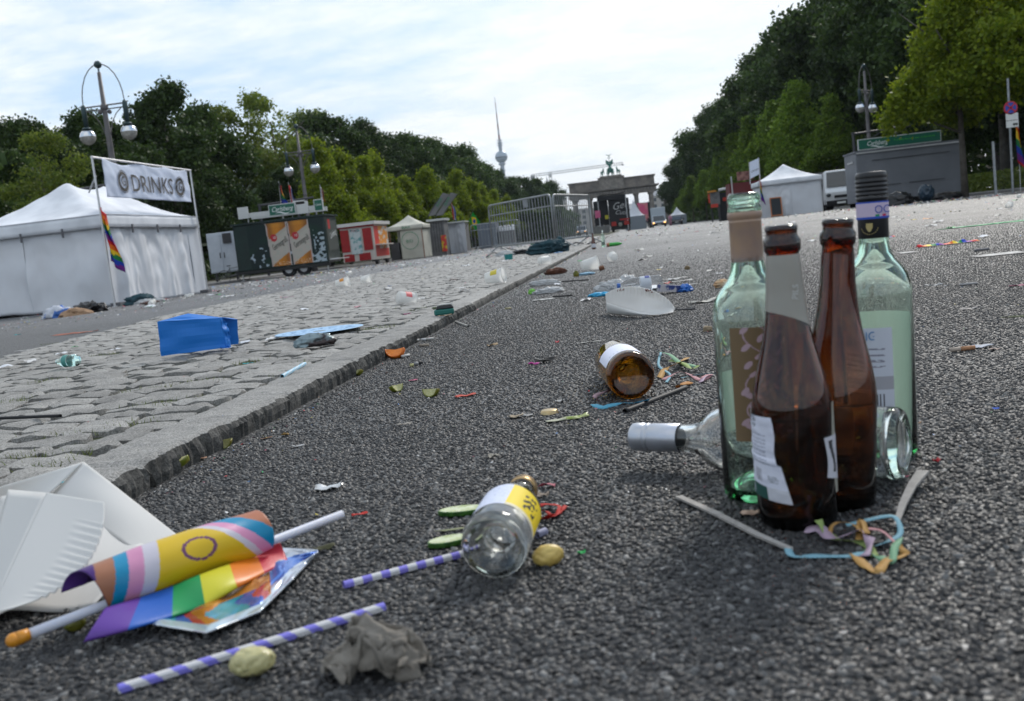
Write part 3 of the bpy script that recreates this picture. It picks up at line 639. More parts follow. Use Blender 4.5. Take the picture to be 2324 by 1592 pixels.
for i in range(16):
    y=38+i*13+q.uniform(-3,3); k=i%3
    tree(PD[k],'park_tree','mid-height dark tree behind the right lindens, '+ordw(i)+' counted toward the gate','park trees behind the right lindens',26.5+q.uniform(0,3),y,.1,q.uniform(.72,.85),q.uniform(0,6.28))
lin_l=[(745,303,-23,0),(790,330,-22.5,1),(842,345,-22,0),(868,338,-22,1),(905,395,-21,1),(935,392,-21,0),(985,372,-20.5,1),(1020,405,-20,0),(1048,378,-20,0),(1078,400,-19.5,1),(1105,412,-19.5,1),(1130,425,-19,0),(1160,440,-18,1)]
for i,(px,py,lat,k) in enumerate(lin_l):
    y,sc=ft(px,py,lat,PL[k],'l',i)
    tree(PL[k],'linden_tree','yellow-green young linden on the left pavement, '+ordw(i)+' from the drinks trailer','lindens along the left pavement',D(px,540,y).x,y,-.12,sc,q.uniform(0,6.28))
lin_r=[(1540,452,15,3),(1556,428,15.5,2),(1575,400,16,3),(1605,385,17,2),(1640,350,18,3),(1680,300,18.5,2),(1722,262,19,3),(1775,225,19.5,2),(1825,180,19.5,2),(1905,215,20,3)]
for i,(px,py,lat,k) in enumerate(lin_r):
    y,sc=ft(px,py,lat,PL[k],'r',i)
    tree(PL[k],'linden_tree','green young linden on the right pavement, '+ordw(i)+' to the right of the gate','lindens along the right pavement',D(px,500,y).x,y,.1,sc,q.uniform(0,6.28))
big=proto('b',31,9.8,3.7,2.9,40,34000,.15,M_lime,True,.13)
p=D(2190,440,46); tree(big,'linden_tree','bright yellow-green linden leaning over the grey trailer beside the parking sign','lindens along the right pavement',p.x,46,0.1,.98,.6)
p=D(2335,440,44); tree(big,'linden_tree','yellow-green linden at the right edge of the photo above the parking sign','lindens along the right pavement',p.x+.8,45,0.1,1.1,2.6)
M_hedge=M_mid
for nm,x0,y0,y1,lab in (('hedge',24,38,75,'clipped green hedge at the foot of the trees behind the wire fence on the right'),('hedge',-27.5,40,120,'dark green hedge behind the drinks stalls along the left pavement')):
    g_=np.random.default_rng(5); n_=9000; P=np.stack([x0+g_.normal(size=n_)*.45,g_.uniform(y0,y1,n_),g_.uniform(0,1.0,n_)**.7*1.3],1)
    a=g_.normal(size=(n_,3)); a/=np.linalg.norm(a,axis=1)[:,None]; b_=g_.normal(size=(n_,3)); V=np.stack([P-a*.1,P+b_*.05,P+a*.1,P-b_*.05],1).reshape(-1,3)
    me=bpy.data.meshes.new('hedge'); me.from_pydata(V.tolist(),[],[(4*i,4*i+1,4*i+2,4*i+3) for i in range(n_)]); me.materials.append(M_mid if x0>0 else M_dark)
    o=bpy.data.objects.new('hedge',me); COL.objects.link(o); tag(o,lab,'hedge')
# ================================================================ STREET LAMPS
M_lampm=mat('lamp_paint',(.10,.095,.10),rough=.55,metal=.3,col2=(.14,.13,.13),nscale=3)
M_lampg=mat('lamp_green',(.035,.06,.065),rough=.45,metal=.4)
M_chrome=mat('lamp_mirror_top',(.55,.58,.62),rough=.15,metal=1.0)
M_opal=mat('lamp_clear_glass',(.36,.35,.32),rough=.12,col2=(.24,.23,.21),nscale=9,spec=.7)
def lamp(loc,label,lowhead=True,ry=0):
    t=bpy.data.objects.new('street_lamp',None); COL.objects.link(t); tag(t,label,'street lamp','twin-globe lamps along the road')
    b=MB(); b.tube([(0,0,0),(0,0,1.2),(0,0,1.25),(0,0,6.2),(0,0,8.7)],[.2,.19,.14,.11,.07],10); b.tube([(0,0,4.75),(0,0,4.85)],.13,10); b.obj('pole',M_lampm,t,smooth=True)
    b=MB(); b.sph((0,0,9.0),.15,12); b.tube([(0,0,8.6),(0,0,8.95)],.035,6); b.obj('finial',M_lampg,t,smooth=True)
    b=MB(); b.tube([(-.85,0,7.45),(.85,0,7.45)],.03,6); b.tube([(-.8,0,7.3),(.8,0,7.3)],.025,6); b.sph((0,0,7.38),.16,10); b.tube([(-1.0,0,7.5),(-.85,0,7.45)],[.02,.05],6); b.tube([(1.0,0,7.5),(.85,0,7.45)],[.02,.05],6); b.sph((-.12,-.14,7.2),.1,8); b.sph((.14,.1,7.2),.09,8)
    for s in (-1,1): b.tube([(s*.7,0,7.3),(s*.45,0,7.1),(s*.22,0,6.75),(s*.1,0,6.3)],.02,5)
    b.obj('cross_arm',M_lampm,t)
    for s in (-1,1):
        b=MB(); b.tube([(0,0,9.0)]+[(s*.85*math.sin(a),0,7.6+1.42*math.cos(a)) for a in [.25,.5,.8,1.1,1.35,1.57]]+[(s*.85,0,7.4)],.022,6); b.obj('hoop',M_lampm,t)
        b=MB(); b.tube([(s*.85,0,7.55),(s*.85,0,7.45),(s*.85,0,6.68)],[.06,.1,.085],10); b.tube([(s*.85,0,6.70),(s*.85,0,6.62)],[.12,.2],12)
        h=b.obj('lamp_head',M_lampg,t,smooth=True)
        b=MB(); b.lathe([(.05,.30),(.18,.26),(.27,.16),(.305,.02)],20,Matrix.Translation((s*.85,0,6.32))); b.obj('mirror_cap',M_chrome,h,smooth=True)
        b=MB(); b.lathe([(.305,.02),(.295,-.09),(.23,-.20),(.115,-.28),(0,-.305)],20,Matrix.Translation((s*.85,0,6.32))); b.obj('globe',M_opal,h,smooth=True)
    t.location=loc; t.rotation_euler=(0,0,ry); return t
l0=lamp((-19.4,37.5,-.2),'big twin-globe street lamp rising behind the DRINKS banner')
dup(l0,(-19.35,61,-.2),0,'twin-globe street lamp behind the green beer trailer on the left')
dup(l0,(14.45,60,0),R(50),'twin-globe street lamp above the grey trailer on the right',scale=.88)
dup(l0,(15.9,34.5,0),R(12),'twin-globe street lamp in the linden crown at the right edge',scale=1.0)
# park railings behind: post and bars behind lamps
M_dsteel=mat('dark_steel',(.06,.06,.065),rough=.5,metal=.5)
for (x,y,z0,lab) in ((-18.7,36.0,-.2,'grey steel gantry frame behind the left white tent'),(-18.6,57,-.2,'grey steel gantry frame behind the beer trailer flags'),(15.9,60,0,'thin steel gantry frame behind the grey trailer')):
    t=thing('gantry_frame',lab,'frame',(x,y,z0)); 
    for s in (0,2.3):
        b=MB(); b.tube([(x-2.3+s,y,z0),(x-2.3+s,y,z0+4.3)],.09,8); b.obj('post',M_dsteel,t)
    b=MB(); b.tube([(x-2.4,y,z0+4.2),(x+1.0,y,z0+4.3)],.06,6); b.tube([(x-2.2,y,z0+3.4),(x-.6,y,z0+4.2)],.03,5); b.obj('beam',M_dsteel,t)
# ================================================================ TENTS
M_tent=mat('tent_roof_fabric',(.72,.74,.78),rough=.7,col2=(.56,.58,.62),nscale=1.5,bump=.25,bscale=3,bdist=.03)
M_wallf=mat('tent_wall_fabric',(.66,.68,.72),rough=.8,col2=(.60,.61,.64),nscale=1.2,bump=.3,bscale=4,bdist=.02)
M_alu=mat('aluminium_tube',(.55,.55,.56),rough=.35,metal=.8)
def tent(t,x0,x1,y0,y1,z0,he,hp,rl,rx,ry,mr,mw,val=.3,long_y=True,wz=None):
    cx_,cy_=(x0+x1)/2,(y0+y1)/2
    def rf(u,v):
        x=x0+(x1-x0)*u; y=y0+(y1-y0)*v
        ax=abs(x-rx)/((x1-rx) if x>rx else (rx-x0)); dy=abs(y-ry)-rl; ay=max(dy,0)/(((y1-ry) if y>ry else (ry-y0))-rl)
        tt=1-max(ax,ay); z=he+(hp-he)*(tt**1.45); 
        if ax<1 and dy<0 and rl>0: z-=.16*(1-(dy/rl+1)**2)*tt**3 if dy<0 else 0
        return (x,y,z+.01*nz(x*2,y*2))
    b=MB(); b.grid(rf,40,40); r_=b.obj('canopy',mr,t,smooth=True,solid=.006)
    for (p,q_,nm) in (((x0,y0),(x1,y0),0),((x1,y0),(x1,y1),1),((x1,y1),(x0,y1),2),((x0,y1),(x0,y0),3)):
        p,q_=Vector(p),Vector(q_); n_=Vector(((q_-p).y,-(q_-p).x)).normalized()
        def fn(u,v,p=p,q_=q_,n_=n_):
            c=p+(q_-p)*u; o=.012+.012*nz(u*9,v,nm)+.015*(1-v); return (c.x+n_.x*o,c.y+n_.y*o,he-val*(1-v)+.008*nz(u*6,nm)*(1-v))
        b=MB(); b.grid(fn,40,3); b.obj('valance',mr,t,smooth=True,solid=.004)
    return r_
def wall(t,p,q_,z0,z1,m,fold,seed,bulge=.0,n=110,name='side_wall',lift=0,drape=0):
    p,q_=Vector(p),Vector(q_); L_=(q_-p).length; n_=Vector(((q_-p).y,-(q_-p).x)).normalized()
    def fn(u,v):
        c=p+(q_-p)*u; s=u*L_
        xp=(s/.95+.3*nz(s*.9,0,seed))%1-.5; o=-.03+1.25*fold*(1-v*.35)*(nz(s*1.7+.5*v,v*.8,seed)+.22*nz(s*4.5+v*1.1,v*1.2,seed+3))+fold*drape*(.32*math.sin(22*(1-v)-26*xp*xp+1.5*nz(s,v,seed))*math.exp(-1.3*(1-v))*(1-2*abs(xp))+.5*math.exp(-xp*xp*60)*(1-v)*1.2)
        o+=bulge*math.sin(math.pi*min(1,v*1.2))*(nz(s*.8,v*1.5,seed+7)+.3)
        z=z0+(z1-z0)*v+(1-v)*(lift*math.sin(math.pi*u)+.02*nz(s*2,0,seed))
        return (c.x+n_.x*o,c.y+n_.y*o,z)
    b=MB(); b.grid(fn,n,26); return b.obj(name,m,t,smooth=True,solid=.004)
M_dsteel2=mat('strap_grey',(.12,.12,.13),rough=.7)
T1=thing('party_tent','large white pop-up drinks tent with two roof peaks and closed side walls on the left','tent',(-14.45,26,-.24))
tent(T1,-16.45,-12.5,23.3,28.75,-.24,2.06,3.16,.95,-14.5,26.35,M_tent,M_wallf,.33)
wall(T1,(-16.4,23.36),(-14.75,23.36),-.2,1.78,M_wallf,.05,1,.10,lift=.05)
wall(T1,(-14.75,23.36),(-12.56,23.36),-.2,1.78,M_wallf,.05,5,.16,drape=.7)
wall(T1,(-12.56,23.36),(-12.56,28.1),-.22,1.78,M_wallf,.085,9,.05,n=200,drape=.9)
wall(T1,(-12.56,28.1),(-12.5,28.7),-.22,1.78,M_wallf,.03,11,.02,n=30)
wall(T1,(-12.56,28.7),(-16.4,28.7),-.22,1.78,M_wallf,.04,12,.05); wall(T1,(-16.4,28.7),(-16.4,23.4),-.22,1.78,M_wallf,.04,13,.05)
for (x,y) in ((-16.35,23.45),(-12.66,23.45),(-12.66,28.6),(-16.35,28.6)): b=MB(); b.box((x,y,.9),(.045,.045,2.24)); b.obj('leg',M_alu,T1)
M_seam=mat('tent_seam',(.40,.40,.42),rough=.8)
for (p_,q_) in (((-16.46,23.275),(-12.48,23.275)),((-12.475,23.3),(-12.475,28.75))):
    b=MB(); b.tube([(p_[0],p_[1],2.05),(q_[0],q_[1],2.05)],.008,4); b.tube([(p_[0],p_[1]-.01,1.755),(q_[0]+.01,q_[1],1.755)],.007,4); b.obj('hem_seam',M_seam,T1)
for (x,y) in ((-12.50,23.27),(-12.46,24.6),(-12.46,26.0),(-12.46,27.4),(-14.7,23.26),(-13.6,23.26)):
    b=MB(); b.box((x,y,1.70),(.04,.04,.22)); b.obj('strap',M_dsteel2,T1)
for (x,y) in ((-12.62,23.40),(-12.62,28.62)): b=MB(); b.box((x+.16,y-.12,-.17),(.26,.26,.09)); b.obj('foot_weight',M_dsteel2,T1)
M_logo=mat('banner_ink',(.055,.05,.045),rough=.7)
M_ban=thin('banner_cloth',(.74,.79,.90),rough=.7,trans=.3)
BF=thing('banner_stand','tall aluminium frame of pipes along the tent front, holding the DRINKS banner','frame',(-12.4,25.7,-.24))
for y in (23.0,28.5): b=MB(); b.tube([(-12.4,y,-.24),(-12.4,y,3.42)],.027,8); b.obj('post',M_alu,BF)
b=MB(); b.tube([(-12.4,22.97,3.4),(-12.4,28.53,3.4)],.027,8); b.obj('top_rail',M_alu,BF)
for y in (23.0,28.5): b=MB(); b.tube([(-12.4,y,-.24),(-12.4,y,-.20)],.07,8); b.obj('foot_plate',M_alu,BF)
b=MB(); b.tube([(-12.4,23.05,2.95),(-12.75,23.25,2.6)],.02,6); b.obj('brace',M_alu,BF)
for k in range(7): 
    y=23.45+k*.78; b=MB(); b.tube([(-12.4,y,3.43),(-12.4+.03,y,3.35)],.012,5); b.obj('cable_tie',M_dsteel,BF)
def banz(y,v): 
    u=(y-23.35)/4.85; sag=.10*math.sin(math.pi*min(1,u*1.0/.42))**2 if u<.42 else .05*abs(math.sin(math.pi*(u-.42)/.29))
    return 2.46+(.93-sag)*v
def ban(u,v):
    y=23.35+4.85*u; o=.035*nz(u*7,v*2,4)+.02*nz(u*16+v*3,v*4)+.04*math.sin(8*(u+v*.25))*(1-u)*v
    return (-12.385+o,y+.05*(1-v),banz(y,v))
BN=thing('drinks_banner','white cloth banner reading DRINKS between two round emblems above the left tent','banner',(-12.385,25.7,2.46))
b=MB(); b.grid(ban,90,26); b.obj('cloth',M_ban,BN,smooth=True,solid=.003)
def onban(o):
    for v in o.data.vertices:
        y,z=v.co.y,v.co.z; u=min(max((y-23.35)/4.85,0),1); vv=(z-2.46)/.93; p=ban(u,vv); v.co=(p[0]+.032,y,z-.04*max(0,vv-.3))
o=text('DRINKS','lettering',.64,frame((-12.38,25.9,2.84),(0,1,0),(0,0,1)),M_logo,BN,sx=1.10,offset=.002); onban(o)
def ringpts(c,r,n=40): return [(c[0],c[1]+r*math.cos(2*math.pi*k/n),c[2]+r*1.0*math.sin(2*math.pi*k/n)) for k in range(n)]
for cy_ in (24.28,27.55):
    b=MB(); c=(-12.38,cy_,2.88)
    for (r1,r0) in ((.30,.285),(.265,.18)):
        A,B_=ringpts(c,r1),ringpts(c,r0); b.add(A+B_,[(k,(k+1)%40,40+(k+1)%40,40+k) for k in range(40)])
    o=b.obj('emblem_ring',M_logo,BN); onban(o)
    o=text('G','emblem_letter',.36,frame((-12.38,cy_+.02,2.88),(0,1,0),(0,0,1)),M_logo,BN,sx=1.0); onban(o)
    b=MB(); b.add([(-12.38,cy_-.05,2.74),(-12.38,cy_-.02,2.74),(-12.38,cy_+.02,3.02),(-12.38,cy_-.01,3.04)],[(0,1,2,3)]); o=b.obj('emblem_bar',M_logo,BN); onban(o)
# rainbow flags
RB=[(.60,.012,.02),(.75,.16,.01),(.80,.55,.02),(.01,.22,.05),(.01,.05,.42),(.18,.02,.25)]
M_flag=mat_print('printed_flag_cloth',rough=.7,trans=.35)
def rainbow(v): return RB[min(5,max(0,int(v*6)))]
def flag(name,label,pole,top,hang,wid,seed,colf,cat='flag',group=None,dirn=(1,0,0),pm=M_alu,pr=.012):
    t=thing(name,label,cat,pole[0],group); b=MB(); b.tube(pole,pr,6); b.obj('pole',pm,t); d=Vector(dirn)
    def fn(u,v):
        p=Vector(top)-Vector((0,0,1))*hang*(1-v)
        w_=wid*(.35+.65*(1-v)); o=d*u*w_*(.8+.2*math.sin(v*5+seed))+Vector((0,1,0))*.22*wid*math.sin(u*7+seed+v*3)
        return p+o+Vector((0,0,-u*.25*hang))
    b=MB(); b.grid(fn,24,30,col=colf); b.obj('cloth',M_flag,t,smooth=True,solid=.002); return t
flag('rainbow_flag','limp rainbow flag tied to the left post of the banner frame',[(-12.36,23.0,1.6),(-12.36,23.0,2.2)],(-12.34,22.98,2.20),1.30,.42,.6,lambda u,v: rainbow(((1-v)*1.9+.12*u)%1.0),dirn=(.9,-.2,0))
# ================================================================ GREEN BEER TRAILER
TG=thing('drinks_trailer','dark green beer trailer printed with two tall beer glasses, left of the road','trailer',(-17.5,51,-.22))
M_tgreen=mat('trailer_green',(.003,.013,.012),rough=.4,col2=(.006,.024,.02),nscale=2)
M_tyre=mat('tyre_rubber',(.018,.018,.02),rough=.85); M_rim=mat('wheel_rim',(.35,.35,.36),rough=.4,metal=.6)
M_pr=mat_print('printed_panel',rough=.45)
X0,X1,Y0,Y1,Z0,Z1=-19.95,-15.05,50,52.2,.28,2.66
b=MB(); b.box(((X0+X1)/2,(Y0+Y1)/2,(Z0+Z1)/2),(X1-X0,Y1-Y0,Z1-Z0)); b.obj('body',M_tgreen,TG,bevel=.04)
b=MB(); b.box(((X0+X1)/2,(Y0+Y1)/2,Z1+.04),(X1-X0+.16,Y1-Y0+.16,.09)); b.obj('roof_rim',M_tgreen,TG)
b=MB(); b.box(((X0+X1)/2,Y0-.04,Z0-.08),(X1-X0+.1,.16,.16)); b.box(((X0+X1)/2,Y0+1,Z0-.12),(X1-X0,.1,.12)); b.obj('chassis',mat('chassis_black',(.015,.015,.015),rough=.6),TG)
def mural(u,v):
    x=u; y=v
    def n(a,b_,c=0): return nz(a,b_,c)
    base=(.003,.014+.02*max(0,n(x*4,y*4,2)),.014)
    # splashes
    if y<.5 and n(x*14,y*12,5)+n(x*30,y*28,1)*.6 > .25+.9*y-.2*x: base=(.35,.42,.48)
    if x>.86 and y<.75 and n(x*25,y*16,9)>.0+.25*y: base=(.33,.40,.44)
    for gx in (.40,.685):
        cx_=gx+.045*(y-.5)*-.4; w_=.115+.012*(y)
        a=(x-cx_)/w_
        if abs(a)<1.12 and abs(a)>=1: base=(.42,.36,.34)
        if abs(a)<1:
            sh=.62+.45*math.cos(a*2.2)+.12*n(x*22,y*3,6)
            base=(.46*sh,.17*sh,.015)
            if abs(a)>.82: base=(.35,.12,.03)
            yy=y-.10*a*1.3+.0
            if .17<yy<.76: 
                base=(.42+.05*n(x*20,y*20,3),.39,.34)
                if .68<yy: base=(.38,.35,.30)
            if (a+.45)**2/.12+(y-.66)**2/.008<1: base=(.42,.02,.03)
            if y>.9: base=(.50*sh,.20*sh,.02)
            if y<.12 and n(x*60,y*40)>.2: base=(.6,.4,.25)
    return base
b=MB(); b.grid(lambda u,v:(X0+.75+u*4.05,Y0-.012,Z0+.08+v*(Z1-Z0-.16)),130,62,col=mural); b.obj('printed_side',M_pr,TG)
M_ink=mat('dark_ink',(.03,.035,.03),rough=.6); M_wht=mat('white_lettering',(.75,.77,.76),rough=.5); M_redp=mat('red_lettering',(.45,.02,.02),rough=.5)
for gx in (.40,.685):
    cxm=X0+.75+gx*4.05; M_=frame((cxm+.05,Y0-.03,1.50),(1,0,.52),(0,0,1)); text('Gernesgroß','glass_lettering',.42,M_,M_ink,TG,shear=.2,sx=.45)
    text('10','badge_number',.17,frame((cxm-.2,Y0-.03,Z0+.08+.66*2.22),(1,0,0),(0,0,1)),M_wht,TG)
o=text('Carlsberg','side_lettering',.42,frame((X1+.03,51.2,1.72),(0,1,.25),(0,0,1)),M_wht,TG,shear=.3,sx=.72)
b=MB(); b.grid(lambda u,v:(X1+.026,50.5+u*.34,1.98+v*.5),6,6); b.obj('red_badge',M_redp,TG)
b=MB(); b.box((X1-.02,51.1,1.66),(.07,1.75,1.55)); b.obj('serving_flap',mat('flap_grey_green',(.045,.055,.048),rough=.5),TG)
b=MB(); b.box((X1+.25,51.1,.42),(.5,1.9,.06)); b.obj('counter_shelf',M_alu,TG)
for wx_ in (-17.25,-16.45):
    b=MB(); b.lathe([(.2,-.1),(.38,-.1),(.40,-.06),(.40,.06),(.38,.1),(.2,.1)],20,Matrix.Translation((wx_,Y0+.14,.13))@Matrix.Rotation(R(90),4,'X'),closed=True); w_=b.obj('wheel',M_tyre,TG,smooth=True)
    b=MB(); b.lathe([(0,.05),(.2,.06),(.21,.0),(.06,-.03),(0,-.03)],16,Matrix.Translation((wx_,Y0+.08,.13))@Matrix.Rotation(R(90),4,'X')); b.obj('rim',M_rim,w_)
for x in (X0+.15,X1-.15):
    b=MB(); b.tube([(x,Y0+.2,.2),(x,Y0+.2,-.2)],.035,6); b.box((x,Y0+.2,-.2),(.2,.2,.03)); b.obj('support_leg',M_alu,TG)
b=MB(); b.tube([(X0,51,.2),(X0-.9,51,.1)],.05,6); b.obj('tow_bar',M_dsteel,TG)
# roof sign frame
M_fr=mat('sign_frame_white',(.55,.56,.55),rough=.5); M_sgn=mat('sign_green',(.008,.11,.07),rough=.35)
RS=thing('roof_sign_frame','pale ring frame with small white boards standing on the green beer trailer roof','sign frame',(-17.5,51,2.75))
b=MB(); b.box((-17.5,50.6,3.14),(4.4,.1,.24)); b.box((-17.5,52,3.10),(4.2,.1,.22)); b.obj('ring_board',M_fr,RS)
for (x,w_,z,h_) in ((-19.45,.56,3.3,.6),(-16.25,.62,3.22,.62),(-16.4,.6,3.5,.2)):
    b=MB(); b.box((x,50.5,z),(w_,.06,h_)); b.obj('small_board',M_fr,RS)
for x in (-19.3,-17.4,-15.6): b=MB(); b.tube([(x,50.7,2.7),(x,50.7,3.1)],.03,6); b.obj('sign_post',M_alu,RS)
def csign(name,label,c,w_,h_,ts,d=.1,parts=True):
    t=thing(name,label,'sign',c); x,y,z=c
    b=MB(); b.box((x,y,z),(w_,d,h_)); b.obj('frame',M_fr,t); b=MB(); b.box((x,y-d/2-.006,z),(w_-.08,.012,h_-.08)); b.obj('panel',M_sgn,t)
    M_=frame((x,y-d/2-.02,z+.04*h_),(1,0,0),(0,0,1)); return t,M_
t,M_=csign('beer_sign','green Carlsberg sign board on the roof of the dark green beer trailer',(-17.3,50.42,3.24),1.44,.58,0)
text('Carlsberg','lettering',.34,M_,M_wht,t,shear=.35,sx=.86)
def swoosh(t,M_,w_,r):
    b=MB(); pts=[M_@Vector((w_*(-.30+.62*k/10),-.40*r+.10*r*math.sin(k/10*6.28),.002)) for k in range(11)]; up=M_.to_3x3()@Vector((0,1,0)); vs=[]
    for k,p in enumerate(pts): th=r*.07*math.sin(math.pi*(k+.3)/11); vs+= [p-up*th,p+up*th]
    b.add(vs,[(2*k,2*k+2,2*k+3,2*k+1) for k in range(10)]); b.obj('swoosh',M_wht,t)
swoosh(t,M_,1.2,.5)
csg,M_=csign('beer_sign','small green and white sign board at the right roof corner of the beer trailer',(-15.35,50.42,3.24),.48,.6,0); text('Carls','lettering',.17,M_,M_wht,csg,shear=.3,sx=.85)
def flagc(kind):
    def nl(u,v): return [(.5,.03,.03),(.6,.6,.6),(.02,.06,.35)][min(2,int(u*3))] if v<.99 else (.5,.5,.5)
    def dark(u,v): return [(.03,.03,.04),(.10,.05,.03),(.02,.16,.06),(.02,.04,.30)][min(3,int((1-v)*4))] if u<.6 else rainbow(1-v)
    def mix(u,v): return [(.6,.6,.62),(.55,.25,.03),(.12,.03,.06)][min(2,int(u*3))]
    return {'nl':nl,'dark':dark,'mix':mix}[kind]
flag('small_flag','dark rainbow flag on a stick, left of the three on the beer trailer roof',[(-17.55,51,2.7),(-17.5,51,4.75)],(-17.5,51,4.7),1.1,.42,1,flagc('dark'))
flag('small_flag','red, white and blue stick flag above the trailer roof sign',[(-17.0,51,2.7),(-16.98,51,4.65)],(-16.97,51,4.5),1.0,.42,2,flagc('nl'))
flag('small_flag','white and dark red stick flag at the right end of the beer trailer roof',[(-15.35,51,2.7),(-15.32,51,4.3)],(-15.31,51,4.2),.7,.32,3,flagc('mix'))
# white cabinet + bicycle behind the tent
M_wcab=mat('cabinet_white',(.50,.54,.60),rough=.5,col2=(.42,.46,.52),nscale=2)
t=thing('cool_cabinet','pale blue-white two-door cooling cabinet between the white tent and the beer trailer','cabinet',(-21.9,53,-.2))
b=MB(); b.box((-21.9,53.6,1.45),(1.6,1.2,2.2)); b.obj('body',M_wcab,t,bevel=.03)
for x in (-22.3,-21.5): b=MB(); b.box((x,52.98,1.42),(.76,.04,2.0)); dd=b.obj('door',M_wcab,t,bevel=.01); b=MB(); b.box((x+(.28 if x<-22 else -.28),52.94,1.3),(.04,.05,.3)); b.obj('handle',M_dsteel,dd)
b=MB(); b.box((-21.5,52.9,2.2),(.5,.02,.55)); b.obj('black_panel',M_dsteel,t)
for x in (-22.5,-21.3): b=MB(); b.box((x,53.2,.05),(.1,.1,.6)); b.obj('leg',M_dsteel,t)
def bicycle(loc,rz,label,m):
    t=bpy.data.objects.new('bicycle',None); COL.objects.link(t); tag(t,label,'bicycle')
    for x in (-.52,.52):
        b=MB(); b.lathe([(.33,-.015),(.345,0),(.33,.015),(.315,0)],24,Matrix.Translation((x,0,.34))@Matrix.Rotation(R(90),4,'X'),closed=True)
        w_=b.obj('wheel',M_tyre,t); b=MB()
        for k in range(12): a=k*math.pi/6; b.tube([(x,0,.34),(x+.32*math.cos(a),0,.34+.32*math.sin(a))],.003,3)
        b.obj('spokes',M_alu,w_)
    b=MB(); B_=lambda p,q_: b.tube([p,q_],.016,6)
    B_((-.52,0,.34),(-.12,0,.3)); B_((-.12,0,.3),(-.22,0,.85)); B_((-.52,0,.34),(-.2,0,.72)); B_((-.12,0,.3),(.36,0,.72)); B_((-.2,0,.75),(.35,0,.8)); B_((.35,0,.9),(.52,0,.34)); b.obj('frame',m,t)
    b=MB(); b.box((-.23,0,.9),(.24,.12,.05),taper=.7); b.obj('saddle',M_tyre,t)
    b=MB(); b.tube([(.30,-.28,1.0),(.36,-.1,.98),(.36,.1,.98),(.30,.28,1.0)],.014,6); b.obj('handlebar',M_dsteel,t)
    b=MB(); b.lathe([(.09,-.01),(.09,.01)],14,Matrix.Translation((-.12,-.05,.3))@Matrix.Rotation(R(90),4,'X')); b.tube([(-.12,-.06,.3),(-.06,-.06,.16)],.01,5); b.obj('crank',M_dsteel,t)
    t.location=loc; t.rotation_euler=(0,0,rz); return t
bicycle((-21.0,52.0,-.22),R(20),'dark bicycle leaning beside the cooling cabinet behind the white tent',M_dsteel)
# ================================================================ RED KIOSK
M_red=mat('kiosk_red',(.33,.012,.012),rough=.4,col2=(.27,.01,.012),nscale=3); M_cream=mat('kiosk_cream',(.52,.47,.42),rough=.6)
t=thing('food_kiosk','red and white food kiosk on wheels to the right of the beer trailer','kiosk',(-17.9,69,-.22))
b=MB(); b.box((-18.0,69.1,1.35),(2.3,4.2,2.5)); b.obj('body',M_cream,t)
b=MB(); b.box((-18.0,69.1,2.62),(2.7,4.6,.22)); b.obj('roof',mat('kiosk_roof',(.6,.58,.55),rough=.5),t)
b=MB(); b.box((-18.0,66.96,2.48),(2.5,.08,.16)); b.obj('red_fascia',M_red,t)
for (x,w_,z,h_) in ((-18.86,.58,1.55,1.5),(-17.28,.62,1.55,1.5),(-18.7,.7,.38,.5),(-17.6,.8,.38,.5)): b=MB(); b.box((x,66.97,z),(w_,.05,h_)); b.obj('red_panel',M_red,t)
M_post=mat('menu_board',(.5,.55,.55),rough=.6,col2=(.12,.3,.3),nscale=5,lo=.5,hi=.6)
b=MB(); b.box((-18.1,66.96,1.45),(.75,.05,1.7)); b.obj('menu_board',M_post,t)
text('MAC','board_lettering',.26,frame((-18.1,66.92,2.18),(1,0,0),(0,0,1)),mat('maroon_ink',(.2,.01,.02)),t)
def photo_panel(u,v): return (.55,.05,.04) if u<.3 or v<.25 else ((.65,.25,.03) if nz(u*6,v*6)>-.1 else (.6,.55,.5))
b=MB(); b.grid(lambda u,v:(-16.84,67.2+u*3.8,.3+v*2.1),16,20,col=photo_panel); b.obj('printed_end',M_pr,t)
b=MB(); b.box((-16.6,69,1.1),(.4,3.6,.07)); b.obj('counter',M_cream,t)
for y in (67.6,70.5): b=MB(); b.lathe([(.12,-.09),(.3,-.09),(.3,.09),(.12,.09)],16,Matrix.Translation((-16.95,y,.08))@Matrix.Rotation(R(90),4,'Y'),closed=True); b.obj('wheel',M_tyre,t)
# ================================================================ pale green-lettered tent
M_cr=mat('cream_canvas',(.52,.51,.44),rough=.8,col2=(.44,.43,.37),nscale=1.5,bump=.2,bscale=4,bdist=.02)
T2=thing('market_tent','cream market tent with green lettering on its valance, right of the red kiosk','tent',(-16,75,-.22))
tent(T2,-17.5,-14.8,74,77,-.22,2.35,3.15,0,-16.1,75.5,M_cr,M_cr,.32)
wall(T2,(-16.6,74.06),(-14.85,74.06),-.18,2.05,M_cr,.03,21,.03); wall(T2,(-14.85,74.06),(-14.85,77),-.18,2.05,M_cr,.04,22,.03); wall(T2,(-17.45,76.9),(-14.85,76.9),-.18,2.05,M_cr,.03,23,.03)
for (x,y) in ((-17.4,74.1),(-14.92,74.1),(-14.92,76.9)): b=MB(); b.box((x,y,.95),(.06,.06,2.3)); b.obj('leg',mat('rusty_post',(.25,.1,.06),rough=.7),T2)
M_gi=mat('green_ink',(.05,.22,.12),rough=.6); text('BAR','valance_lettering',.27,frame((-16.05,73.95,2.2),(1,0,0),(0,0,1)),M_gi,T2,sx=1.4); text('BIO','wall_lettering',.34,frame((-15.9,73.96,1.15),(1,0,0),(0,0,1)),M_gi,T2)
b=MB(); b.lathe([(.62,0),(.66,0)],36,Matrix.Translation((-15.85,73.95,1.2))@Matrix.Rotation(R(90),4,'X')); b.obj('wall_ring',M_gi,T2)
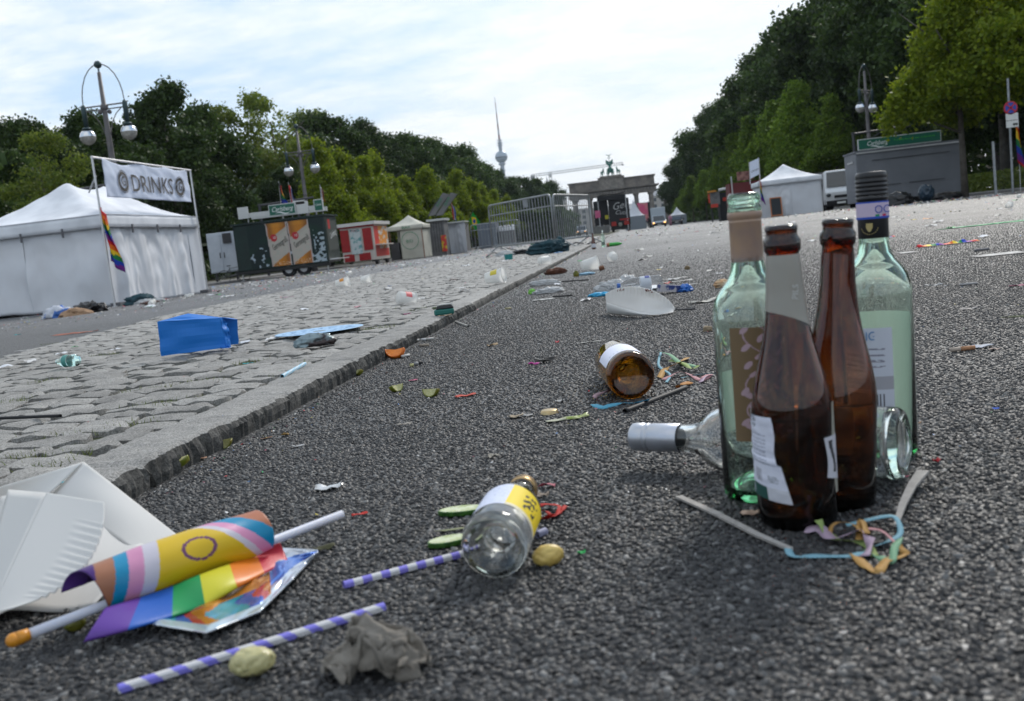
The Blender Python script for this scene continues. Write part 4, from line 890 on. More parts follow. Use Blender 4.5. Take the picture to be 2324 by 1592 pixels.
b=MB(); b.box((-17.1,74.3,.5),(.7,.5,1.3)); tag(b.obj('service_table',M_dsteel,None,bevel=.03),'dark bar equipment in the open left side of the cream tent','table')
t=thing('drinks_stall','narrow grey drinks stall with a ribbed front between the cream tent and white cloths','stall',(-14.9,80,-.22))
M_gst=mat('stall_grey',(.17,.17,.17),rough=.6,col2=(.12,.12,.125),nscale=2)
b=MB(); b.box((-14.85,81,1.2),(1.2,2,2.8)); b.obj('body',M_gst,t); b=MB(); b.box((-14.85,80.9,2.68),(1.5,2.4,.16)); b.obj('roof',M_fr,t)
for k in range(5): b=MB(); b.box((-15.3+k*.22,79.97,1.3),(.05,.05,2.4)); b.obj('rib',M_dsteel,t)
b=MB(); b.box((-14.35,79.8,.75),(.42,.04,1.3)); tag(b.obj('poster_board',mat('poster_yellow',(.55,.4,.03),rough=.5,col2=(.5,.04,.03),nscale=2.2,lo=.48,hi=.52)),'yellow and red poster board standing at the grey drinks stall','poster')
M_ff=thin('feather_cloth',(.22,.22,.22),rough=.7,trans=.3)
for i,(xa,xb,lab) in enumerate(((-15.45,-14.0,'left one of two slanting feather flags above the grey stall'),(-14.8,-13.35,'right one of two slanting feather flags above the grey stall'))):
    t=thing('feather_flag',lab,'flag',(xa+.4,80,2.7),'slanting feather flags')
    b=MB(); b.grid(lambda u,v,xa=xa,xb=xb:(xa+.62*u+(xb-xa)*(v**1.15),79.95+.05*math.sin(v*4),3.05-.05*i+1.7*v*(1-.06*u)-(.10 if v>.95 else 0)*u),6,20); b.obj('cloth',M_ff,t,smooth=True,solid=.01)
    b=MB(); b.tube([(xa,79.95,2.7),(xa+.0,79.95,3.05),(xb,79.95,4.78-.05*i)],.02,5); b.obj('pole',M_dsteel,t)
    text('BAR','lettering',.34,frame((xa+1.08,79.88,4.05),(.72,0,1.0),(-1,0,.7)),M_gi,t,sx=1.3)
M_wcl=thin('white_sheeting',(.62,.64,.68),rough=.6,trans=.25,bump=.3,bscale=3,bdist=.03)
t=thing('cloth_stall','stall wrapped in loose white sheeting beside the two hanging flags','stall',(-14.1,84,-.22))
wall(t,(-15.0,84),(-14.15,84),-.2,2.4,M_wcl,.05,31,.05,n=40,name='sheet'); wall(t,(-14.15,84),(-13.15,83.6),-.2,2.35,M_wcl,.13,33,.1,n=50,name='sheet',drape=1)
b=MB(); b.box((-14.1,85.2,1.1),(1.8,2.2,2.4)); b.obj('body',M_gst,t); b=MB(); b.box((-14.1,84.9,2.42),(2.0,2.6,.1)); b.obj('roof',M_fr,t)
flag('small_flag','hanging red white and blue flag above the white sheeting stall',[(-14.1,84,2.3),(-14.12,84,4.2)],(-14.1,84,4.1),1.35,.5,4,flagc('nl'))
def brazil(u,v):
    a=abs(u-.5)/.42+abs(v-.5)/.4
    if (u-.5)**2*1.6+(v-.5)**2<.035: return (.02,.08,.4)
    return (.70,.52,.02) if a<1 else (.01,.30,.04)
t=thing('brazil_flag','green flag with a yellow diamond and blue disc held out on a slanting pole','flag',(-13.1,84,2.1))
b=MB(); b.tube([(-13.25,84,1.6),(-12.25,84,3.35)],.02,6); b.obj('pole',M_dsteel,t)
b=MB(); b.grid(lambda u,v:Vector((-12.80,84,2.45)).lerp(Vector((-12.35,84,3.15)),v)+Vector((.52,0,-.95))*u+Vector((0,.08*math.sin(u*6+v*3),0)),28,22,col=brazil); b.obj('cloth',M_flag,t,smooth=True,solid=.003)
t=thing('toilet_container','plain grey service container seen behind the left crowd barrier','container',(-10.8,81,-.1)); M_bg=mat('container_grey',(.13,.15,.18),rough=.6)
b=MB(); b.box((-10.8,81.2,.95),(1.5,2.4,1.95)); b.obj('body',M_bg,t,bevel=.03)
for k in range(4): b=MB(); b.box((-11.35+k*.37,79.97,.95),(.04,.05,1.8)); b.obj('wall_rib',M_bg,t)
t=thing('bar_counter','grey bar counter with white domed coolers behind the bars of the barrier','counter',(-9.3,81,-.1))
b=MB(); b.box((-9.35,81,.6),(1.3,1,1.2)); b.obj('body',M_gst,t)
for k in range(4): b=MB(); b.lathe([(.17,0),(.17,.28),(.1,.42),(0,.44)],12,Matrix.Translation((-9.8+k*.33,81,1.2))); b.obj('cooler',mat('cooler_white',(.7,.7,.72),rough=.4),t,smooth=True)
# dark fence in the haze behind the barriers
t=thing('iron_fence','row of dark iron bars beyond the grey container under the lindens','fence',(-12.6,95,-.1))
for k in range(34): b=MB(); b.box((-12.6+k*.26,95,.9),(.05,.05,2.0)); b.obj('bar',M_dsteel,t)
b=MB(); b.box((-8.3,95,1.8),(8.8,.06,.06)); b.box((-8.3,95,.2),(8.8,.06,.06)); b.obj('rail',M_dsteel,t)
# ================================================================ CROWD BARRIERS
M_galv=mat('galvanised_steel',(.30,.315,.325),rough=.45,metal=.7,col2=(.22,.235,.245),nscale=6)
def barrier(p,q_,z0,label,plate=True,nb=18):
    p,q_=Vector(p),Vector(q_); d=(q_-p); L_=d.length; e=d/L_; n_=Vector((-e.y,e.x,0)); t=thing('crowd_barrier',label,'barrier',p.lerp(q_,.5)+Vector((0,0,z0)),'crowd barriers across the cobbled strip')
    P=lambda s,z: p+e*s+Vector((0,0,z))
    b=MB(); c=.1; pts=[P(0,.21),P(0,1.13-c)]+[P(c-c*math.cos(a),1.13-c+c*math.sin(a)) for a in (.5,1.1,1.57)]+[P(L_-c+c*math.sin(a),1.13-c+c*math.cos(a)) for a in (0,.5,1.1,1.57)]+[P(L_,.21),P(0,.21)]; b.tube(pts,.019,8); b.obj('frame',M_galv,t,smooth=True)
    b=MB(); b.tube([P(.02,.90),P(L_-.02,.90)],.0125,6); b.obj('mid_rail',M_galv,t)
    for k in range(1,nb): b=MB(); b.tube([P(L_*k/nb,.21),P(L_*k/nb,1.12)],.0075,6); b.obj('bar',M_galv,t)
    for s in (.3,L_-.3):
        for sg in (-1,1):
            b=MB(); b.tube([P(s,.21),P(s,.19)+n_*.05*sg,P(s,.02)+n_*.33*sg],.015,6); b.obj('foot',M_galv,t)
    if plate: b=MB(); M_=frame(P(L_*.62,1.03),e,(0,0,1)); b.box((0,0,0),(.22,.16,.008),mat=M_); b.obj('tag_plate',M_galv,t)
barrier((-2.92,22.3,0),(-1.36,20,0),0,'left steel crowd barrier, angled across the end of the cobbles',nb=22)
barrier((-1.34,20.4,0),(-.69,23,0),0,'right steel crowd barrier hooked to its neighbour, nearest to the gate',plate=False,nb=20)
barrier((-6.2,41,0),(-4.1,40,0),-.0,'far crowd barrier standing behind the two near ones',plate=False,nb=14)
# ================================================================ STAGE TRUCK and far vehicles
M_blk=mat('stage_black',(.008,.009,.011),rough=.6,col2=(.014,.015,.018),nscale=2); M_glow=mat('head_light',(.8,.6,.3),rough=.3,emit=(1,.45,.12),estr=3)
M_tail=mat('truck_red',(.35,.015,.01),rough=.4); M_gl=mat('dark_window',(.03,.04,.05),rough=.12,spec=.8)
t=thing('stage_truck','black party stage truck with white script lettering parked in front of the gate','truck',(-.1,122,0))
b=MB(); b.box((-.2,121.5,2.35),(2.45,3,3.1)); b.obj('body',M_blk,t); b=MB(); b.box((-.2,121.4,.62),(2.3,2.8,.7)); b.obj('chassis',mat('chassis_black',(.015,.015,.015)),t)
b=MB(); b.add([(-1.4,120,3.9),(1.1,120,3.75),(1.1,120,4.0),(-1.4,120,4.1)],[(0,1,2,3)])
b=MB(); b.grid(lambda u,v:(-2.7+3.5*u,119.7+3*v,4.35+.25*math.sin(u*5)*(1-u)+.35*u*u+.06*nz(u*9,v*3)),16,6); b.box((-1,119.8,4.12),(3.3,.3,.5)); b.obj('canopy',M_blk,t,solid=.05)
for x in (-2.6,.7): b=MB(); b.tube([(x,120,.1),(x,120,4.3)],.06,6); b.obj('canopy_post',M_alu,t)
b=MB(); b.box((-2.35,122,2.45),(1.7,2.5,2.9)); b.obj('stage_side',M_blk,t)
text('Get','lettering',1.15,frame((-.15,119.9,3.05),(1,0,.12),(0,0,1)),mat('pale_script',(.4,.4,.4)),t,shear=.4); text('Cuts','lettering',.7,frame((-.05,119.9,2.25),(1,0,-.1),(0,0,1)),mat('pale_script',(.4,.4,.4)),t,shear=.4)
for x in (-.95,.55): b=MB(); b.box((x,119.94,1.0),(.62,.1,.5),taper=.85); b.obj('tail_lamp',M_tail,t)
b=MB(); b.box((.35,119.92,1.42),(1.1,.08,.18)); b.obj('red_trim',M_tail,t)
b=MB(); b.sph((-.2,119.9,.85),.24,12,sc=(1,.3,1)); b.obj('spare_cap',mat('cap_grey',(.25,.25,.22)),t)
for x in (-1.1,.75): b=MB(); b.lathe([(.2,-.15),(.45,-.15),(.45,.15),(.2,.15)],16,Matrix.Translation((x,120.8,.45))@Matrix.Rotation(R(90),4,'Y'),closed=True); b.obj('wheel',M_tyre,t)
M_pp=mat('pink_poster',(.55,.10,.22),rough=.6,col2=(.6,.5,.5),nscale=1.2,lo=.42,hi=.55)
b=MB(); b.box((-2.75,119.9,2.35),(.62,.06,.85)); tag(b.obj('poster',M_pp),'small pink and white poster on the left side of the black stage truck','poster')
b=MB(); b.box((-1.72,119.9,1.9),(.42,.06,.45)); tag(b.obj('poster',mat('yellow_poster',(.4,.36,.02),rough=.6)),'yellow notice on the dark side of the stage truck','poster')
b=MB(); b.grid(lambda u,v:(-3.4+1.85*u,118.9,.05+.85*v+.05*nz(u*5,v*2)),8,3); tag(b.obj('grey_hoarding',mat('hoarding',(.2,.2,.19),rough=.9,col2=(.14,.14,.14),nscale=4),None,solid=.1),'low grey hoarding along the foot of the black stage','hoarding')
M_tw=mat('far_tent_white',(.6,.62,.66),rough=.7)
def pagoda(name,label,cx_,cy_,w_,z0,he,hp,mw=None):
    t=thing(name,label,'tent',(cx_,cy_,z0)); b=MB()
    b.grid(lambda u,v:(cx_+(u-.5)*w_,cy_+(v-.5)*w_,he+(hp-he)*(1-max(abs(2*u-1),abs(2*v-1)))**1.9),24,24); b.obj('canopy',M_tw,t,smooth=True,solid=.03)
    for k,(x,y,dx_,dy_) in enumerate(((0,-.5,w_,.04),(0,.5,w_,.04),(-.5,0,.04,w_),(.5,0,.04,w_))): b=MB(); b.box((cx_+x*w_*.98,cy_+y*w_*.98,(z0+he)/2),(dx_,dy_,he-z0)); b.obj('side_wall',mw or M_tw,t)
    return t
M_gw=mat('grey_tent_wall',(.22,.25,.28),rough=.7)
pagoda('pagoda_tent','grey-walled white peaked tent directly right of the black stage truck',1.9,145,2.9,0,1.9,4.3,M_gw)
pagoda('pagoda_tent','small white peaked tent in front of the right-hand trees beyond the dark car',8.6,158,2.6,0,1.5,2.7,M_gw)
t=thing('banner_tower','tall pink festival banner tower left of the silver van','banner tower',(3.3,152,0))
b=MB(); b.add([(2.5,152,3.9),(4.05,152,3.75),(4.0,152,1.1),(3.1,152,1.0)],[(0,1,2,3)]); b.obj('banner',mat('pink_banner',(.65,.10,.22),rough=.6,col2=(.6,.3,.25),nscale=.9,lo=.45,hi=.6),t,solid=.05)
b=MB(); b.box((4.2,152.2,1.9),(.35,.4,3.9)); b.box((2.35,152.2,1.7),(.3,.4,3.5)); b.obj('speaker_stack',M_blk,t)
def van(name,label,x,y,w_,h_,l_,m,box=True,lights=True,z0=0,rz=0):
    t=bpy.data.objects.new(name,None); COL.objects.link(t); tag(t,label,'van' if box or name!='parked_car' else 'car')
    s=w_
    if box:
        b=MB(); b.box((0,1.6+l_*.4,h_*.55+.15),(w_,l_*.75,h_*.86)); b.obj('cargo_box',m,t,bevel=.05)
    hb=h_*(.62 if box else .95)
    b=MB(); b.add([Vector(p) for p in [(-s*.47,0,.35),(s*.47,0,.35),(s*.47,0,hb*.45),(-s*.47,0,hb*.45),(-s*.46,.45,hb*.55),(s*.46,.45,hb*.55),(s*.42,1.1,hb),(-s*.42,1.1,hb),(-s*.47,l_*.6,.35),(s*.47,l_*.6,.35),(s*.42,l_*.6,hb),(-s*.42,l_*.6,hb)]],[(0,1,2,3),(3,2,5,4),(4,5,6,7),(7,6,10,11),(0,3,4,7,11,8),(1,9,10,6,5,2),(8,11,10,9),(0,8,9,1)]); b.obj('body',m,t,bevel=.06)
    b=MB(); b.add([(-s*.40,.46,hb*.58),(s*.40,.46,hb*.58),(s*.37,1.02,hb*.95),(-s*.37,1.02,hb*.95)],[(0,1,2,3)]); b.v=[(a,b_-.04,c+.015) for a,b_,c in b.v]; b.obj('windscreen',M_gl,t,solid=.01)
    b=MB(); b.box((0,-.04,.42),(s*.9,.1,.32)); b.obj('bumper',M_tyre,t,bevel=.03)
    b=MB(); b.box((0,-.03,hb*.33),(s*.4,.04,.16)); b.obj('grille',M_tyre,t)
    for k in (-1,1):
        b=MB(); b.sph((k*s*.37,-.02,hb*.38),.13,10,sc=(1.1,.4,.9)); b.obj('headlight',M_glow if lights else M_gl,t,smooth=True)
        b=MB(); b.box((k*s*.55,.5,hb*.62),(.14,.1,.28)); b.obj('wing_mirror',M_tyre,t)
        for yy in (.7,l_*.55): b=MB(); b.lathe([(.15,-.1),(.34,-.1),(.34,.1),(.15,.1)],16,Matrix.Translation((k*s*.42,yy,.34))@Matrix.Rotation(R(90),4,'Y'),closed=True); b.obj('wheel',M_tyre,t)
    b=MB(); b.box((0,-.1,.42),(.5,.02,.11)); b.obj('number_plate',M_wht,t)
    t.location=(x,y,z0); t.rotation_euler=(0,0,rz); return t
M_silv=mat('van_silver',(.42,.47,.52),rough=.3,metal=.3); M_vw=mat('van_white',(.62,.64,.66),rough=.35); M_cb=mat('car_black',(.02,.022,.026),rough=.25)
van('delivery_van','silver box van with lit orange headlights driving toward the camera',5.45,150,2.2,2.85,5,M_silv,z0=-.05)
van('parked_car','black car with a pale roof stripe parked right of the silver van',8.0,150,1.9,1.35,4,M_cb,box=False,lights=False)
van('delivery_van','small police-type van seen through the bars of the right crowd barrier',-6.1,150,1.55,1.5,4,M_silv,box=False,lights=True)
van('delivery_van','white delivery van behind the neck of the right wine bottle',13.3,63,1.9,2.55,5,M_vw,box=False,lights=False,rz=R(-8))
t=thing('box_truck','grey box truck behind the white van by the grey trailer','truck',(13,70,0)); b=MB(); b.box((13.15,71,1.55),(2.0,5,1.9)); b.obj('cargo_box',M_gst,t)
for y in (69.3,72.5): b=MB(); b.lathe([(.2,-.9),(.42,-.9),(.42,.9),(.2,.9)],14,Matrix.Translation((13.15,y,.42))@Matrix.Rotation(R(90),4,'Y'),closed=True); b.obj('axle',M_tyre,t)
b=MB(); b.box((13.15,70.5,.6),(1.8,4.6,.2)); b.obj('chassis',M_dsteel,t)
M_skin=mat('skin',(.45,.28,.2),rough=.6)
def person(x,y,h_,top,label,rz=0,z0=0):
    s=h_/1.75; t=thing('person',label,'person',(x,y,z0)); b=MB(); T=lambda P,r: b.tube([(x+p[0]*s,y+p[1]*s,z0+p[2]*s) for p in P],[k*s for k in r],8)
    T([(-.1,.12,0.05),(-.1,.02,.48),(-.09,0,.9)],[.055,.065,.09]); T([(.1,-.12,.05),(.1,-.02,.48),(.09,0,.9)],[.055,.065,.09]); T([(0,0,.85),(0,0,1.1),(0,0,1.4),(0,0,1.48)],[.16,.14,.19,.08]); T([(.2,0,1.4),(.26,-.05,1.1),(.22,-.2,.9)],[.05,.045,.035]); T([(-.2,0,1.4),(-.27,.02,1.1),(-.24,-.1,.85)],[.05,.045,.035])
    b.obj('body',top,t,smooth=True)
    b=MB(); b.sph((x,y-.01*s,z0+1.62*s),.105*s,12,sc=(.85,.95,1.15)); b.tube([(x,y,z0+1.45*s),(x,y,z0+1.55*s)],.05*s,8); b.obj('head',M_skin,t,smooth=True)
    b=MB(); b.sph((x,y+.02*s,z0+1.66*s),.11*s,12,sc=(.88,.95,1.0)); b.obj('hair',M_tyre,t,smooth=True)
person(3.85,146,1.75,M_blk,'person in dark clothes standing just left of the silver van')
person(7.0,148,1.7,mat('pink_shirt',(.45,.2,.28)),'person in pink and grey standing between silver van and black car')
person(-1.25+4.6,147,1.6,mat('grey_shirt',(.3,.3,.32)),'person in grey walking beside the banner tower')
# right side: red lift booth
t=thing('lift_booth','red and grey booth with an orange roof on stilts under the right trees','booth',(8.2,90,0)); M_or=mat('booth_orange',(.5,.2,.02)); M_rr=mat('booth_red',(.5,.04,.02),rough=.5)
b=MB(); b.box((8.35,90.6,2.05),(.75,.9,1.1)); b.obj('cabin',M_gst,t); b=MB(); b.box((8.1,90.4,2.68),(.7,1,.14)); b.obj('roof',M_or,t); b=MB(); b.box((8.2,90,1.42),(.62,.1,.3)); b.obj('red_skirt',M_rr,t); b=MB(); b.box((7.78,90,2.1),(.14,.1,.8)); b.obj('red_pillar',M_rr,t)
for x in (7.95,8.6): b=MB(); b.tube([(x,90.3,0),(x,90.3,1.5)],.06,6); b.obj('stilt',M_dsteel,t)
text('10','panel_number',.3,frame((8.35,90.1,2.1),(1,0,0),(0,0,1)),M_ink,t)
t=thing('food_stall','dark food stall with a white rolled awning right of the red booth','stall',(9.4,91,0)); b=MB(); b.box((9.5,92,1.25),(1.5,2,2.5)); b.obj('body',M_blk,t); b=MB(); b.tube([(8.75,90.9,2.75),(9.9,90.9,2.85)],.13,10); b.obj('awning_roll',M_fr,t); b=MB(); b.box((9.3,90.95,1.9),(.5,.06,.3)); b.obj('red_sign',M_rr,t)
t=thing('snack_stall','dark red snack stall with a sign board behind the right white tent','stall',(7.5,70,0)); M_dr=mat('dark_red',(.12,.01,.012),rough=.5)
b=MB(); b.box((9.2,71.5,1.3),(3.4,2.6,2.5)); b.obj('body',M_dr,t); b=MB(); b.box((8.6,70.1,2.95),(1.1,.08,.6)); b.obj('sign_board',mat('sign_brown',(.1,.03,.03),col2=(.3,.15,.12),nscale=4),t); b=MB(); b.tube([(7.65,70,0),(7.65,70,3.0)],.05,6); b.obj('post',M_alu,t)
# white tent on the right
T3=thing('party_tent','white peaked pop-up tent on the right, a blackboard leaning on its front','tent',(9.7,60,-.05))
tent(T3,7.95,11.5,59,62.2,-.08,2.1,3.0,0,9.65,60.6,M_tent,M_wallf,.28)
wall(T3,(8.0,59.06),(9.7,59.06),-.06,1.85,M_wallf,.08,41,.12,drape=1.0); wall(T3,(9.7,59.06),(11.45,59.06),-.06,1.85,M_wallf,.04,43,.04)
wall(T3,(11.45,59.06),(11.45,62.1),-.06,1.85,M_wallf,.04,44,.04); wall(T3,(8.0,62.1),(8.0,59.06),-.06,1.85,M_wallf,.05,45,.04)
for x,y in ((8.02,59.1),(11.42,59.1),(8.02,62.1),(11.42,62.1)): b=MB(); b.box((x,y,1),(.05,.05,2.1)); b.obj('leg',M_alu,T3)
t=thing('blackboard_sign','orange-framed blackboard standing against the right tent','blackboard',(8.8,58.7,0)); M_of=mat('board_frame',(.45,.16,.06),rough=.6)
M_=Matrix.Translation((8.8,58.75,0))@Matrix.Rotation(R(-8),4,'X')
b=MB(); b.box((0,0,.56),(.56,.03,1.0),mat=M_); b.obj('slate',mat('slate',(.03,.035,.04),rough=.8),t)
for c,d_ in (((-.30,0,.55),(.06,.05,1.12)),((.30,0,.55),(.06,.05,1.12)),((0,0,1.09),(.54,.05,.06)),((0,0,.08),(.54,.05,.06))): b=MB(); b.box(c,d_,mat=M_); b.obj('frame_bar',M_of,t)
t=thing('drinks_banner','small tilted white banner on a pole above the left corner of the right tent','banner',(7.9,58.8,2.0))
b=MB(); b.tube([(7.95,58.8,-.05),(8.05,58.8,3.45)],.03,6); b.tube([(7.46,58.8,2.0),(7.5,58.8,3.25)],.025,6); b.obj('pole',M_alu,t)
b=MB(); b.add([(7.46,58.8,2.3),(8.02,58.8,2.52),(8.06,58.8,3.42),(7.5,58.8,3.24)],[(0,1,2,3)]); b.obj('cloth',M_ban,t,solid=.01); text('DRINKS','lettering',.15,frame((7.77,58.74,2.75),(1,0,.32),(0,0,1)),M_logo,t,sx=.85)
flag('rainbow_flag','thin rainbow flag hanging at the left corner of the right white tent',[(8.0,58.7,1.2),(8.02,58.7,2.3)],(7.98,58.7,2.35),1.3,.24,1.5,lambda u,v: rainbow((1-v)*.999),dirn=(1,0,0))
# grey trailer with long sign
t=thing('sales_trailer','long closed grey sales trailer on the right below a green Carlsberg sign','trailer',(14.3,53,0)); M_gt=mat('trailer_grey',(.16,.17,.19),rough=.45,col2=(.13,.14,.16),nscale=1.2)
b=MB(); b.box((14.35,53.3,1.5),(5.05,2.6,2.5)); b.obj('body',M_gt,t,bevel=.04)
b=MB(); b.box((14.35,53.3,2.78),(5.15,2.7,.07)); b.obj('roof_rim',M_gt,t)
for z_,x0_,x1_ in ((2.28,12.6,16.3),(1.0,12.1,13.9),(1.0,14.3,16.0)): b=MB(); b.box(((x0_+x1_)/2,51.985,z_),(x1_-x0_,.03,.035)); b.obj('flap_seam',M_dsteel,t)
b=MB(); b.box((14.35,51.97,2.70),(5.0,.06,.06)); b.obj('flap_edge',M_alu,t)
b=MB(); b.box((11.8,53.2,2.3),(.03,1.2,.08)); b.obj('vent_strip',M_alu,t)
for x in (12.1,16.6): b=MB(); b.tube([(x,52.4,.3),(x,52.4,0)],.04,6); b.box((x,52.4,.015),(.2,.2,.03)); b.obj('support_leg',M_alu,t)
for y in (53.2,): 
    for x in (13.9,14.8):
        b=MB(); b.lathe([(.15,-.1),(.3,-.1),(.3,.1),(.15,.1)],16,Matrix.Translation((x,52.3,.3))@Matrix.Rotation(R(90),4,'X'),closed=True); b.obj('wheel',M_tyre,t)
t,M_=csign('beer_sign','long green Carlsberg sign standing on the grey trailer roof',(14.03,52.3,3.12),4.0,.54,0)
M_=frame((12.95,52.23,3.13),(1,0,0),(0,0,1)); text('Carlsberg','lettering',.32,M_,M_wht,t,shear=.35,sx=.8); swoosh(t,M_,1.1,.45)
text('Probably the best beer in the world','slogan',.135,frame((14.75,52.23,3.16),(1,0,0),(0,0,1)),mat('lime_lettering',(.06,.42,.03)),t,sx=1.0)
for x in (12.9,14,15.3): b=MB(); b.tube([(x,52.4,2.78),(x,52.4,2.9)],.03,6); b.obj('sign_post',M_alu,t)
# sign post at the right
t=thing('parking_sign','round red and blue no-stopping sign over two white plates on a grey post','road sign',(14.72,40,0)); M_bl=mat('sign_blue',(.02,.05,.32),rough=.4); M_rs=mat('sign_red',(.42,.015,.03),rough=.4)
b=MB(); b.tube([(14.74,40,0),(14.78,40,4.25)],.045,10); b.obj('post',M_galv,t)
b=MB(); b.lathe([(0,.0),(.25,0),(.25,.02),(0,.02)],32,Matrix.Translation((14.8,39.95,3.16))@Matrix.Rotation(R(90),4,'X')); b.obj('rim',M_rs,t)
b=MB(); b.lathe([(0,.0),(.2,0)],32,Matrix.Translation((14.8,39.925,3.16))@Matrix.Rotation(R(90),4,'X')); b.obj('disc',M_bl,t)
for s_ in (-1,1): b=MB(); M2=Matrix.Translation((14.8,39.915,3.16))@Matrix.Rotation(R(45*s_),4,'Y'); b.box((0,0,0),(.42,.006,.05),mat=M2); b.obj('cross_bar',M_rs,t)
M_pl=mat('plate_white',(.6,.6,.58),rough=.5)
for z_ in (2.83,2.56): b=MB(); b.box((14.83,39.94,z_),(.44,.02,.25)); b.obj('plate',M_pl,t)
b=MB(); b.box((14.93,39.92,2.55),(.16,.01,.06)); b.box((14.88,39.92,2.52),(.04,.01,.05)); b.box((14.98,39.92,2.52),(.04,.01,.05)); b.obj('vehicle_symbol',M_ink,t)
flag('rainbow_flag','long rainbow flag hanging behind the parking sign at the right edge',[(15.2,40.5,0),(15.25,40.5,3.0)],(15.13,40.4,2.75),1.6,.32,.5,lambda u,v: rainbow(((1-v)*.95+.1)%1),dirn=(1,0,0))
t=thing('wire_fence','metal wire fence with a thick grey post left of the parking sign','fence',(14.1,38,0)); p_=[(14.12,40),(16.6,40.6),(19,41.2)]
for x,y in p_: b=MB(); b.box((x,y,1.0),(.075,.075,2.0)); b.obj('post',M_galv,t)
b=MB()
for k in range(2):
    (xa,ya),(xb,yb)=p_[k],p_[k+1]
    for j in range(22): z_=.1+j*.085; b.tube([(xa,ya,z_),(xb,yb,z_)],.0025,3,caps=False)
    for j in range(26): f=j/26; b.tube([(xa+(xb-xa)*f,ya+(yb-ya)*f,.1),(xa+(xb-xa)*f,ya+(yb-ya)*f,1.95)],.0025,3,caps=False)
b.obj('wire_mesh',M_dsteel,t)
b=MB(); b.box((15.75,40.5,.28),(.6,.5,.55)); b.box((15.75,40.5,.57),(.64,.54,.05)); tag(b.obj('litter_bin',M_dsteel,None,bevel=.05),'squat dark bin at the foot of the parking sign','bin')
# dark understorey behind both tree rows
for nm,x0,x1,y0,y1,h_,n_ in (('left',-45,-31,36,330,7.5,34000),('right',29.5,42,34,330,11,34000),('far',-26,-14,240,345,7,8000),('far',18,32,190,345,9,8000)):
    g_=np.random.default_rng(9); P=np.stack([g_.uniform(x0,x1,n_),y0+(y1-y0)*g_.random(n_)**1.7,h_*g_.random(n_)**.8],1); s_=.35+.5*(P[:,1]/330)
    a=g_.normal(size=(n_,3)); a/=np.linalg.norm(a,axis=1)[:,None]; b_=g_.normal(size=(n_,3)); b_/=np.linalg.norm(b_,axis=1)[:,None]; s_=s_[:,None]; V=np.stack([P-a*s_,P+b_*s_*.8,P+a*s_,P-b_*s_*.8],1).reshape(-1,3)
    me=bpy.data.meshes.new('undergrowth'); me.vertices.add(len(V)); me.vertices.foreach_set('co',V.ravel()); me.loops.add(len(V)); me.loops.foreach_set('vertex_index',np.arange(len(V))); me.polygons.add(n_); me.polygons.foreach_set('loop_start',np.arange(n_)*4); me.polygons.foreach_set('loop_total',np.full(n_,4)); me.update(); me.materials.append(M_dark)
    o=bpy.data.objects.new('undergrowth',me); COL.objects.link(o); tag(o,'dark mass of park undergrowth behind the tree trunks','undergrowth',kind='stuff')
# ================================================================ BOTTLES
def glass(name,col,rough=0.02):
    m=mat(name,col,rough=rough,trans=1.0,ior=1.5,spec=.5); return m
def vglass(name,col,dens):
    m=glass(name,(1,1,1)); t=m.node_tree; a=t.nodes.new('ShaderNodeVolumeAbsorption'); a.inputs[0].default_value=tuple(col)+(1,); a.inputs[1].default_value=dens; t.links.new(a.outputs[0],t.nodes['Material Output'].inputs['Volume']); return m
M_gg=vglass('pale_green_glass',(.40,.92,.60),76); M_brn=vglass('brown_glass',(.71,.40,.0),860); M_clr=vglass('clear_glass',(.7,.95,.82),14); M_olv=vglass('amber_glass',(.80,.64,.0),560)
WINE_O=[(0,.016),(.014,.014),(.024,.004),(.029,0),(.034,.0015),(.0368,.006),(.0375,.014),(.0375,.182),(.0368,.192),(.0335,.203),(.0275,.212),(.0215,.219),(.0175,.227),(.0158,.237),(.0152,.262),(.0150,.284),(.0162,.286),(.0162,.290),(.0150,.292),(.0150,.296),(.0160,.2975),(.0158,.300),(.0150,.3035),(.0135,.305)]
WINE_I=[(.0118,.3045),(.0112,.298),(.0112,.240),(.0135,.226),(.019,.217),(.026,.209),(.0315,.200),(.0345,.190),(.035,.180),(.035,.015),(.032,.009),(.026,.010),(.015,.019),(0,.021)]
BEER_O=[(0,.008),(.016,.006),(.026,.001),(.030,0),(.0335,.002),(.0352,.008),(.0356,.016),(.0356,.104),(.0350,.112),(.0335,.122),(.0310,.134),(.0270,.150),(.0220,.170),(.0185,.190),(.0162,.213),(.0148,.238),(.0140,.246),(.0158,.2485),(.0163,.253),(.0160,.258),(.0140,.2605),(.0134,.264),(.0142,.2665),(.0140,.2695),(.0128,.271)]
BEER_I=[(.0108,.2705),(.0104,.264),(.0106,.245),(.0125,.213),(.0150,.190),(.0188,.169),(.024,.150),(.0285,.134),(.0315,.121),(.0330,.108),(.0332,.100),(.0332,.014),(.030,.008),(.016,.011),(0,.012)]
def bmat(base,tilt=0.0,fwd=0.0,z=.0):
    d=Vector((base.x,base.y,0)).normalized(); th=math.atan2(-d.x,d.y)
    return Matrix.Translation((base.x,base.y,z))@Matrix.Rotation(th,4,'Z')@Matrix.Rotation(tilt,4,'Y')@Matrix.Rotation(fwd,4,'X')
def lmat(B,N,spin=0):
    Z=(N-B).normalized(); Y=-(Vector((0,0,1))-Z*Z.z).normalized(); X=Y.cross(Z); M=Matrix((X,Y,Z)).transposed().to_4x4(); M.translation=B; return M@Matrix.Rotation(spin,4,'Z')
def rint(prof,z):
    P=[p for p in prof if p[0]>.006]; return float(np.interp(z,[p[1] for p in P],[p[0] for p in P]))
def bottle_glass(t,M,po,pi,m,s=1.0):
    b=MB(); b.lathe([(r*s,z*s) for r,z in po+pi],64,M); o=b.obj('glass',m,t,smooth=True,merge=1e-6); return o
